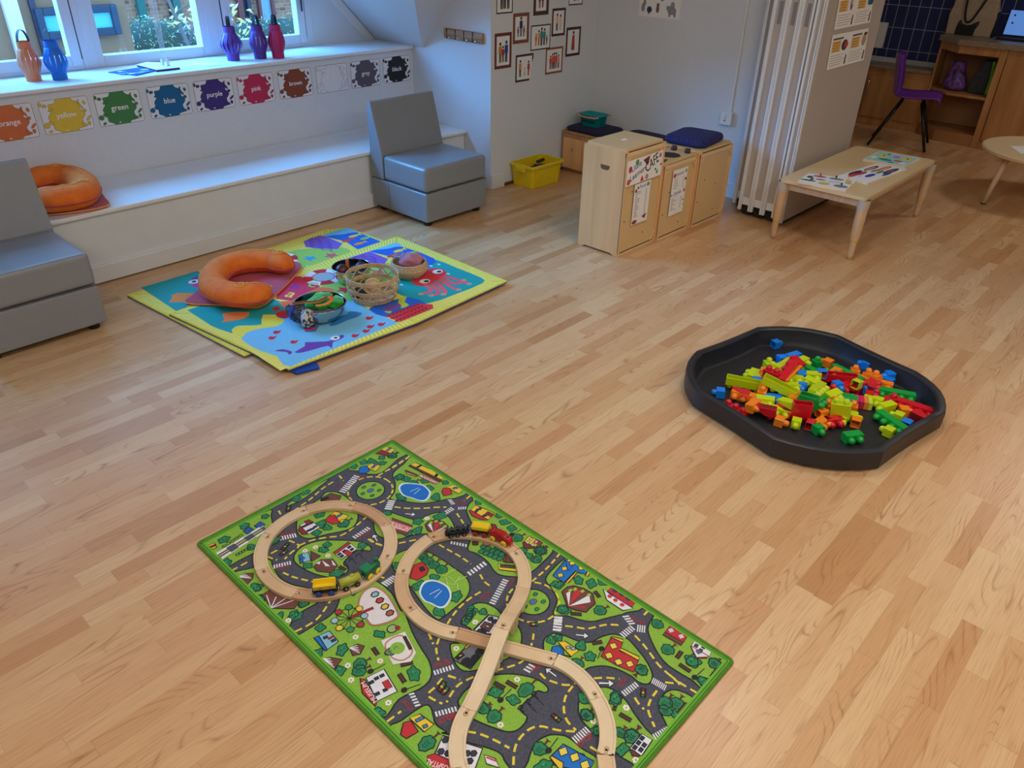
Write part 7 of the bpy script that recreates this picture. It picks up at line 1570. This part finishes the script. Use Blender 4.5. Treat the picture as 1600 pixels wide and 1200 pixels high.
c_ = rt_('T7 655 270')[0]; RP.shape(ell(c_[0], c_[1], .014, .013, 12), (150, 180, 120), DKc, .003, 5); RP.poly(ell(c_[0] + .012, c_[1] - .008, .008, .008, 8), RDc, 6)
mb.build('printed_pile', rt)
mb = MB(); ro = [(0, 0), (w_, 0), (w_, l_), (0, l_)]
mb.tube([(p_[0], p_[1], .0052) for p_ in rrect(-.001, -.001, w_ + .001, l_ + .001, .008, 3)], .0052, EDGE, 8, True, True, None, True, .95); mb.build('edge_binding', rt)
# ================================================================== wooden railway
TZ0 = .0080                       # lies on the pile
TRKS = [mat('beech_track_%d' % i, c_, .5, 0, 2.4, rgb2=d_, stretch=(3, 3, 12), detail=5) for i, (c_, d_) in enumerate((((226, 200, 162), (212, 182, 142)), ((216, 182, 142), (200, 162, 120)), ((206, 166, 128), (190, 146, 106)), ((230, 210, 176), (218, 194, 156))))]
JOINT = mat('joint_shadow', (120, 84, 56), .7)
HW, TH_, RW, RD = .0200, .0122, .0062, .0022
def section(top, bot):
    return [(-HW + .0006, bot), (-HW, bot + .0008), (-HW, top - .0010), (-HW + .0010, top), (-HW + RW, top), (-HW + RW + .0004, top - RD), (HW - RW - .0004, top - RD), (HW - RW, top), (HW - .0010, top), (HW, top - .0010), (HW, bot + .0008), (HW - .0006, bot)]
def sweep(mb, path, m, bots=None, off=(0, 0)):
    rings = []; n = len(path)
    for i, p_ in enumerate(path):
        a = Vector(path[max(i - 1, 0)][:2]); b_ = Vector(path[min(i + 1, n - 1)][:2]); t_ = (b_ - a).normalized(); q = Vector((-t_.y, t_.x))
        bo = bots[i] if bots else p_[2] - TH_
        rings.append([(p_[0] + q.x * -s_[0] , p_[1] + q.y * -s_[0], s_[1]) for s_ in section(p_[2], bo)])
    mb.loft(rings, m, None, False)
def piece(path, label, mi=0, peg_end=True, group='wooden track pieces'):
    c_ = Vector(path[len(path) // 2]); c_ = Vector((c_.x, c_.y, TZ0)); P_ = [tuple(Vector(p_) - c_) for p_ in path]
    # tiny gap at both ends so neighbours do not touch
    def pull(a, b_): d = (Vector(b_) - Vector(a)); return tuple(Vector(a) + d.normalized() * .0005)
    P_[0] = pull(P_[0], P_[1]); P_[-1] = pull(P_[-1], P_[-2])
    t_ = thing('track_piece', label, 'toy track', tuple(c_), 0, group); mb = MB(); sweep(mb, P_, TRKS[mi]); mb.build('track_body', t_)
    if peg_end: peg(t_, P_, mi)
    return t_
def peg(t_, P_, mi):
    a, b_ = Vector(P_[-1]), Vector(P_[-2]); d = (b_ - a).normalized(); q = Vector((-d.y, d.x, 0)); z = a.z - RD
    mb = MB(); e_ = a + d * .014
    mb.flat(ell(e_.x, e_.y, .0062, .0062, 16), z + .0003, JOINT); mb.flat([tuple((a + q * .0034)[:2]), tuple((e_ + q * .0034)[:2]), tuple((e_ - q * .0034)[:2]), tuple((a - q * .0034)[:2])], z + .0003, JOINT)
    mb.flat(ell(e_.x, e_.y, .0053, .0053, 16), z + .0005, TRKS[(mi + 1) % 3]); mb.flat([tuple((a + q * .0025)[:2]), tuple((e_ + q * .0025)[:2]), tuple((e_ - q * .0025)[:2]), tuple((a - q * .0025)[:2])], z + .0005, TRKS[(mi + 1) % 3])
    mb.build('peg', t_)
def arc(A, B, deg, side, n=10, za=None, zb_=None):
    """arc from A to B turning by deg; side +1 bulges to the left of A->B"""
    A, B = Vector(A[:2]), Vector(B[:2]); ch = B - A; th = math.radians(deg) / 2
    if deg == 0: pts = [A.lerp(B, i / n) for i in range(n + 1)]
    else:
        q = Vector((-ch.y, ch.x)).normalized() * side; R_ = ch.length / 2 / math.sin(th); c_ = (A + B) / 2 - q * (R_ * math.cos(th)); pts = []
        a0 = math.atan2((A - c_).y, (A - c_).x); a1 = math.atan2((B - c_).y, (B - c_).x); da = (a1 - a0 + PI) % (2 * PI) - PI
        pts = [c_ + Vector((math.cos(a0 + da * i / n), math.sin(a0 + da * i / n))) * R_ for i in range(n + 1)]
    return [(p_.x, p_.y, TZ0 + TH_) for p_ in pts]
CC, CR = Vector((.8855, 1.5625)), .1925
NAMES1 = ['far side of the separate track circle', 'far right of the separate track circle', 'right of the separate track circle, nearest the figure eight', 'separate circle under the green engine',
          'front of the separate circle under the wagons', 'front left of the separate track circle', 'left side of the separate track circle', 'far left of the separate track circle']
for i in range(8):
    a0 = math.radians(73.5 - 45 * i); a1 = math.radians(73.5 - 45 * (i + 1)); pts = [(CC.x + CR * math.cos(a0 + (a1 - a0) * k / 10), CC.y + CR * math.sin(a0 + (a1 - a0) * k / 10), TZ0 + TH_) for k in range(11)]
    piece(pts, 'curved wooden track piece at the ' + NAMES1[i], (1, 2, 0, 0, 2, 1, 0, 0)[i])
J = {k: fl(*v, TZ0 + TH_) for k, v in dict(a=(672, 840), b=(629, 896), c=(645, 953), d=(714, 988.5), e=(788, 1009), f=(868, 1030), g=(933, 1090), h=(946, 1178), i=(803.5, 860), x=(740, 833), j=(817.5, 917.5), l=(732, 1107), m=(718, 1197)).items()}
cn = (J['f'] + J['l']) / 2
piece(arc(J['j'], J['i'], 45, -1), 'curved wooden track piece just below the red engine, leading up to the bridge', 0)
piece(arc(J['i'], J['x'], 45, -1), 'curved wooden track piece under the red engine and yellow wagon', 1)
piece(arc(J['x'], J['a'], 45, -1), 'curved wooden track piece under the black wagon', 1)
piece(arc(J['a'], J['b'], 45, -1), 'curved wooden track piece of the figure eight beside the separate circle', 0)
piece(arc(J['b'], J['c'], 45, -1), 'curved wooden track piece at the left of the pond loop', 1)
piece(arc(J['c'], J['d'], 45, -1), 'curved wooden track piece at the front left of the pond loop', 0)
piece(arc(J['d'], J['e'], 0, 1), 'straight darker wooden track piece passing under the bridge on its left', 2)
piece(arc(J['e'], J['f'], 0, 1), 'straight wooden track piece leaving the bridge on its right', 0)
piece(arc(J['f'], J['g'], 45, 1), 'curved wooden track piece right of the bridge, bending towards the front', 3)
piece(arc(J['g'], J['h'], 45, 1), 'curved wooden track piece at the right of the front loop', 3)
n_ = Vector((.80, .475, 0)); o_ = Vector((.677, .60, 0))
piece(arc(J['h'], n_, 45, 1), 'curved wooden track piece cut by the bottom edge, right part of front loop', 0, False)
piece(arc(n_, o_, 45, 1), 'curved wooden track piece at the very front of the front loop', 0, False)
piece(arc(o_, J['m'], 45, 1), 'curved wooden track piece cut by the bottom edge, left part of front loop', 3)
piece(arc(J['m'], J['l'], 45, 1), 'curved wooden track piece at the foot of the bridge ramp', 3)
TOPZ = .072
K = fl(784, 981.5, TOPZ)
def ramp(A, label, t0, t1, mi):
    n = 20; path = []; bots = []
    A2, K2 = Vector(A[:2]), Vector((K.x, K.y)); L_ = (K2 - A2).length; T0 = Vector(t0).normalized() * L_; T1 = Vector(t1).normalized() * L_
    base = []
    for i in range(n + 1):
        u = i / n; q_ = A2 * (2*u**3 - 3*u*u + 1) + T0 * (u**3 - 2*u*u + u) + K2 * (3*u*u - 2*u**3) + T1 * (u**3 - u*u); base.append((q_.x, q_.y))
    for i, p_ in enumerate(base):
        u = i / n; s_ = u * u * (3 - 2 * u); z = TZ0 + TH_ + (TOPZ - TZ0 - TH_) * (s_ * .55 + u * .45) if i else TZ0 + TH_
        path.append((p_[0], p_[1], z)); bots.append(max(TZ0, z - TH_ - .004) if u > .42 else TZ0)
    c_ = Vector((path[n // 2][0], path[n // 2][1], TZ0)); P_ = [tuple(Vector(p_) - c_) for p_ in path]
    P_[-1] = tuple(Vector(P_[-1]) + (Vector(P_[-2]) - Vector(P_[-1])).normalized() * .0006); P_[0] = tuple(Vector(P_[0]) + (Vector(P_[1]) - Vector(P_[0])).normalized() * .0006)
    t_ = thing('ramp_track', label, 'toy track', tuple(c_), 0, 'wooden bridge ramp tracks'); mb = MB(); sweep(mb, P_, TRKS[mi], [b_ - TZ0 for b_ in bots]); mb.build('track_body', t_)
    # two pairs of legs with an arch between them
    for i in (15, 17):
        pass
    mb = MB()
    for u0, u1 in ((.60, .70), ):
        i0, i1 = int(u0 * n), int(u1 * n); add_leg(mb, P_, i0, i1, TRKS[mi], bots)
    mb.build('support', t_); mb = MB(); add_leg(mb, P_, 15, 16, TRKS[mi], bots, arch=True); mb.build('support', t_)
    peg(t_, P_, mi) if mi == 0 else None
    return t_
def add_leg(mb, P_, i0, i1, m, bots, arch=False):
    for s_ in (-1, 1):
        v = []
        for i in (i0, i1):
            a = Vector(P_[max(i - 1, 0)]); b_ = Vector(P_[min(i + 1, len(P_) - 1)]); t_ = (b_ - a); t_.z = 0; t_.normalize(); q = Vector((-t_.y, t_.x, 0)); p_ = Vector(P_[i])
            for k in (HW - .0005, HW - .0085): v.append(p_ + q * (k * s_))
        zt = min(P_[i0][2], P_[i1][2]) - TH_ - .001
        lo = [Vector((a.x, a.y, .0003)) for a in v]; up = [Vector((a.x, a.y, zt)) for a in v]
        mb.add(lo + up, [(0, 1, 3, 2), (4, 6, 7, 5), (0, 4, 5, 1), (1, 5, 7, 3), (3, 7, 6, 2), (2, 6, 4, 0)], m)
def end_dir(A, B, deg, side):
    p_ = arc(A, B, deg, side); return Vector(p_[0][:2]) - Vector(p_[1][:2])
kd = (Vector((J['l'].x, J['l'].y)) - Vector((K.x, K.y))).normalized(); kd = (kd + Vector((-.0, -.06))).normalized()
tj = end_dir(J['j'], J['i'], 45, -1); tl_ = arc(J['m'], J['l'], 45, 1); tl = Vector(tl_[-1][:2]) - Vector(tl_[-2][:2])
ramp(J['j'], 'wooden ramp track climbing to the bridge top from the pond loop', tj, kd, 0)
ramp(J['l'], 'wooden ramp track descending from the bridge top towards the front loop', tl, -kd, 3)
# ---- trains
def wheel(parent, x, y, r, m, hub=None):
    mb = MB(); M = Matrix.Translation((x, y, r)) @ Matrix.Rotation(PI / 2, 4, 'X')
    mb.lathe([(.0005, -.0026), (r * .9, -.0026), (r, -.0016), (r, .0016), (r * .9, .0026), (.0005, .0026)], m, 18, M); w_o = mb.build('wheel', parent)
    if hub:
        mb = MB(); s_ = 1 if y < 0 else -1; mb.lathe([(.0003, .0034 * s_), (r * .34, .003 * s_), (r * .36, .0024 * s_)], hub, 12, M); mb.build('hub', w_o)
RBLK = mat('toy_black', (26, 26, 30), .4)
def car_frame(name, label, rear, front, zt=None, group='wooden train on its track'):
    a = fl(*rear, TZ0 + TH_ + .008); b_ = fl(*front, TZ0 + TH_ + .008); d = (b_ - a); rz = math.atan2(d.y, d.x); q = Vector((-math.sin(rz), math.cos(rz), 0))
    c_ = (a + b_) / 2; 
    if (c_ - Vector((0, 0, c_.z))).dot(q) < 0: q = -q
    c_ = c_ + q * .0125
    return thing(name, label, 'toy train', (c_.x, c_.y, TZ0 + TH_ - RD + .0004), rz, group), d.length
def wheels4(t_, wb, r, m, hub=None, y=.0125):
    for x in (-wb / 2, wb / 2):
        for s_ in (-1, 1): wheel(t_, x, s_ * y, r, m, hub)
def magnets(t_, L, z=.0135):
    for s_ in (-1, 1):
        mb = MB(); mb.lathe([(.0003, 0), (.0042, .0), (.0042, .004), (.0003, .0042)], STEEL, 12, Matrix.Translation((s_ * (L / 2 - .0005), 0, z)) @ Matrix.Rotation(s_ * PI / 2, 4, 'Y')); mb.build('magnet', t_)
def wood_paint(c_): return mat('toy_paint_%d_%d_%d' % c_, c_, .3, .05, 20, coat=.2)
# separate circle: green engine, olive tank wagon, yellow tipper
t, wb = car_frame('toy_engine', 'green wooden toy engine with yellow wheels on the separate circle', (578, 901), (591, 891)); G_ = wood_paint((24, 110, 66)); wheels4(t, .030, .0098, wood_paint((236, 200, 40)), wood_paint((200, 170, 30)), .0145)
mb = MB(); mb.box((-.030, -.0105, .0085), (.028, .0105, .019), G_); mb.build('chassis', t, .002); mb = MB(); mb.tube([(-.006, 0, .0255), (.029, 0, .0255)], .0095, G_, 18); mb.build('boiler', t)
mb = MB(); mb.box((-.027, -.0115, .019), (-.005, .0115, .036), G_); cab_ = mb.build('cab', t, .002); mb = MB(); mb.box((-.032, -.0145, .0362), (-.001, .0145, .0405), wood_paint((30, 128, 78))); mb.build('roof', cab_, .002)
mb = MB(); mb.lathe([(.0045, 0), (.0045, .008), (.0062, .011), (.0062, .014), (.0004, .014)], G_, 14, Matrix.Translation((.021, 0, .034))); mb.build('funnel', t); mb = MB(); mb.lathe([(.004, 0), (.004, .005), (.0004, .007)], G_, 12, Matrix.Translation((.008, 0, .034))); mb.build('dome', t); magnets(t, .060)
t, wb = car_frame('toy_wagon', 'olive yellow wooden tank wagon behind the green engine', (541, 919.5), (558, 912.5)); O_ = wood_paint((172, 176, 60)); wheels4(t, .034, .0085, RBLK, STEEL, .0125)
mb = MB(); mb.box((-.031, -.0085, .009), (.031, .0085, .0155), O_); mb.build('chassis', t, .0015); mb = MB(); mb.tube([(-.030, 0, .0255), (.030, 0, .0255)], .0115, O_, 22); mb.build('tank', t); mb = MB(); mb.lathe([(.006, 0), (.006, .005), (.0004, .006)], O_, 14, Matrix.Translation((.008, 0, .0355))); mb.build('cap', t); magnets(t, .064)
t, wb = car_frame('toy_wagon', 'yellow and black wooden tipper wagon with blue wheels on the separate circle', (499.5, 928.5), (516.5, 926.5)); Y_ = wood_paint((236, 200, 20)); wheels4(t, .034, .0095, wood_paint((36, 62, 140)), wood_paint((30, 50, 110)), .0145)
mb = MB(); mb.box((-.034, -.0095, .009), (.034, .0095, .022), RBLK); mb.build('chassis', t, .0015)
mb = MB(); mb.loft([[(x, y, z) for y, z in ((-.010, .0225), (.010, .0225), (.0165, .042), (.013, .042), (.008, .027), (-.008, .027), (-.013, .042), (-.0165, .042))] for x in (-.031, .031)], Y_, None, False); tp = mb.build('tipper_body', t, .0008)
mb = MB(); mb.box((-.031, -.009, .024), (-.029, .009, .038), Y_); mb.box((.029, -.009, .024), (.031, .009, .038), Y_); mb.build('end_board', tp)
mb = MB()
for x in (-.011, .016): mb.lathe([(.0004, 0), (.0018, 0), (.0018, .0012), (.0004, .0014)], SCREW, 8, Matrix.Translation((x, -.0140, .034)) @ Matrix.Rotation(PI / 2, 4, 'X'))
mb.build('rivet', tp); magnets(t, .070)
# figure eight: black wagon, yellow wagon, red engine
t, wb = car_frame('toy_wagon', 'black wooden toy wagon with log load at the tail of the red train', (705, 837.5), (725, 834.5)); 
for x in (-.021, 0, .021):
    for s_ in (-1, 1): wheel(t, x, s_ * .0125, .0075, RBLK, mat('grey_hub', (150, 146, 140), .5))
mb = MB(); mb.box((-.036, -.009, .007), (.036, .009, .015), RBLK); mb.build('chassis', t, .0015); mb = MB(); mb.box((-.034, -.011, .015), (.030, .011, .021), RBLK)
for x in (-.028, -.010, .008, .024): mb.tube([(x, -.0095, .0235), (x + .014, .0095, .0235)], .0045, RBLK, 8)
mb.tube([(-.032, 0, .024), (.028, 0, .024)], .005, RBLK, 10); mb.build('load', t, .001)
mb = MB(); mb.box((-.0385, -.006, .009), (-.0362, .006, .016), wood_paint((150, 66, 40))); mb.box((.0362, -.006, .010), (.040, .006, .016), wood_paint((40, 70, 190))); mb.build('buffer', t)
t, wb = car_frame('toy_wagon', 'yellow wooden box wagon with red wheels behind the red engine', (743, 834), (756, 836)); wheels4(t, .028, .0088, wood_paint((150, 30, 36)), wood_paint((120, 40, 40)), .0135)
mb = MB(); mb.box((-.027, -.0095, .009), (.027, .0095, .0245), RBLK); mb.build('chassis', t, .0015); mb = MB(); mb.loft([[(x * .027 * k, y * .0135 * k, z) for x, y in ((-1, -1), (1, -1), (1, 1), (-1, 1))] for z, k in ((.0248, 1.0), (.036, 1.06), (.0405, .90))], Y_, None, False); mb.build('roof', t, .0015)
for x in (-.026, .026): mb = MB(); mb.box((x - .001, -.0142, .010), (x + .001, -.0125, .036), SCREW); mb.build('strap', t); magnets(t, .060)
t, wb = car_frame('toy_engine', 'red wooden toy engine with yellow wheels on the pond loop', (769, 841), (788, 850)); R2 = wood_paint((172, 24, 28)); wheels4(t, .040, .0100, wood_paint((232, 196, 40)), wood_paint((196, 160, 30)), .0150)
mb = MB(); mb.loft([[(x, y * w, z) for y, z in ((-1, .008), (1, .008), (1, .008 + (h - .008) * .75), (.7, h), (-.7, h), (-1, .008 + (h - .008) * .75))] for x, w, h in ((-.036, .0105, .034), (-.030, .011, .038), (-.028, .011, .031), (-.020, .011, .033), (-.010, .0115, .042), (.012, .0115, .041), (.020, .0115, .034), (.036, .0105, .030), (.042, .008, .022))], R2, None, False); mb.build('body', t, .002)
mb = MB(); mb.box((.010, -.0075, .0385), (.016, .0075, .0425), R2); mb.build('roof_rib', t, .001); mb = MB(); mb.lathe([(.0045, 0), (.005, .006), (.0004, .0065)], R2, 12, Matrix.Translation((.028, 0, .032))); mb.build('funnel', t); magnets(t, .074)
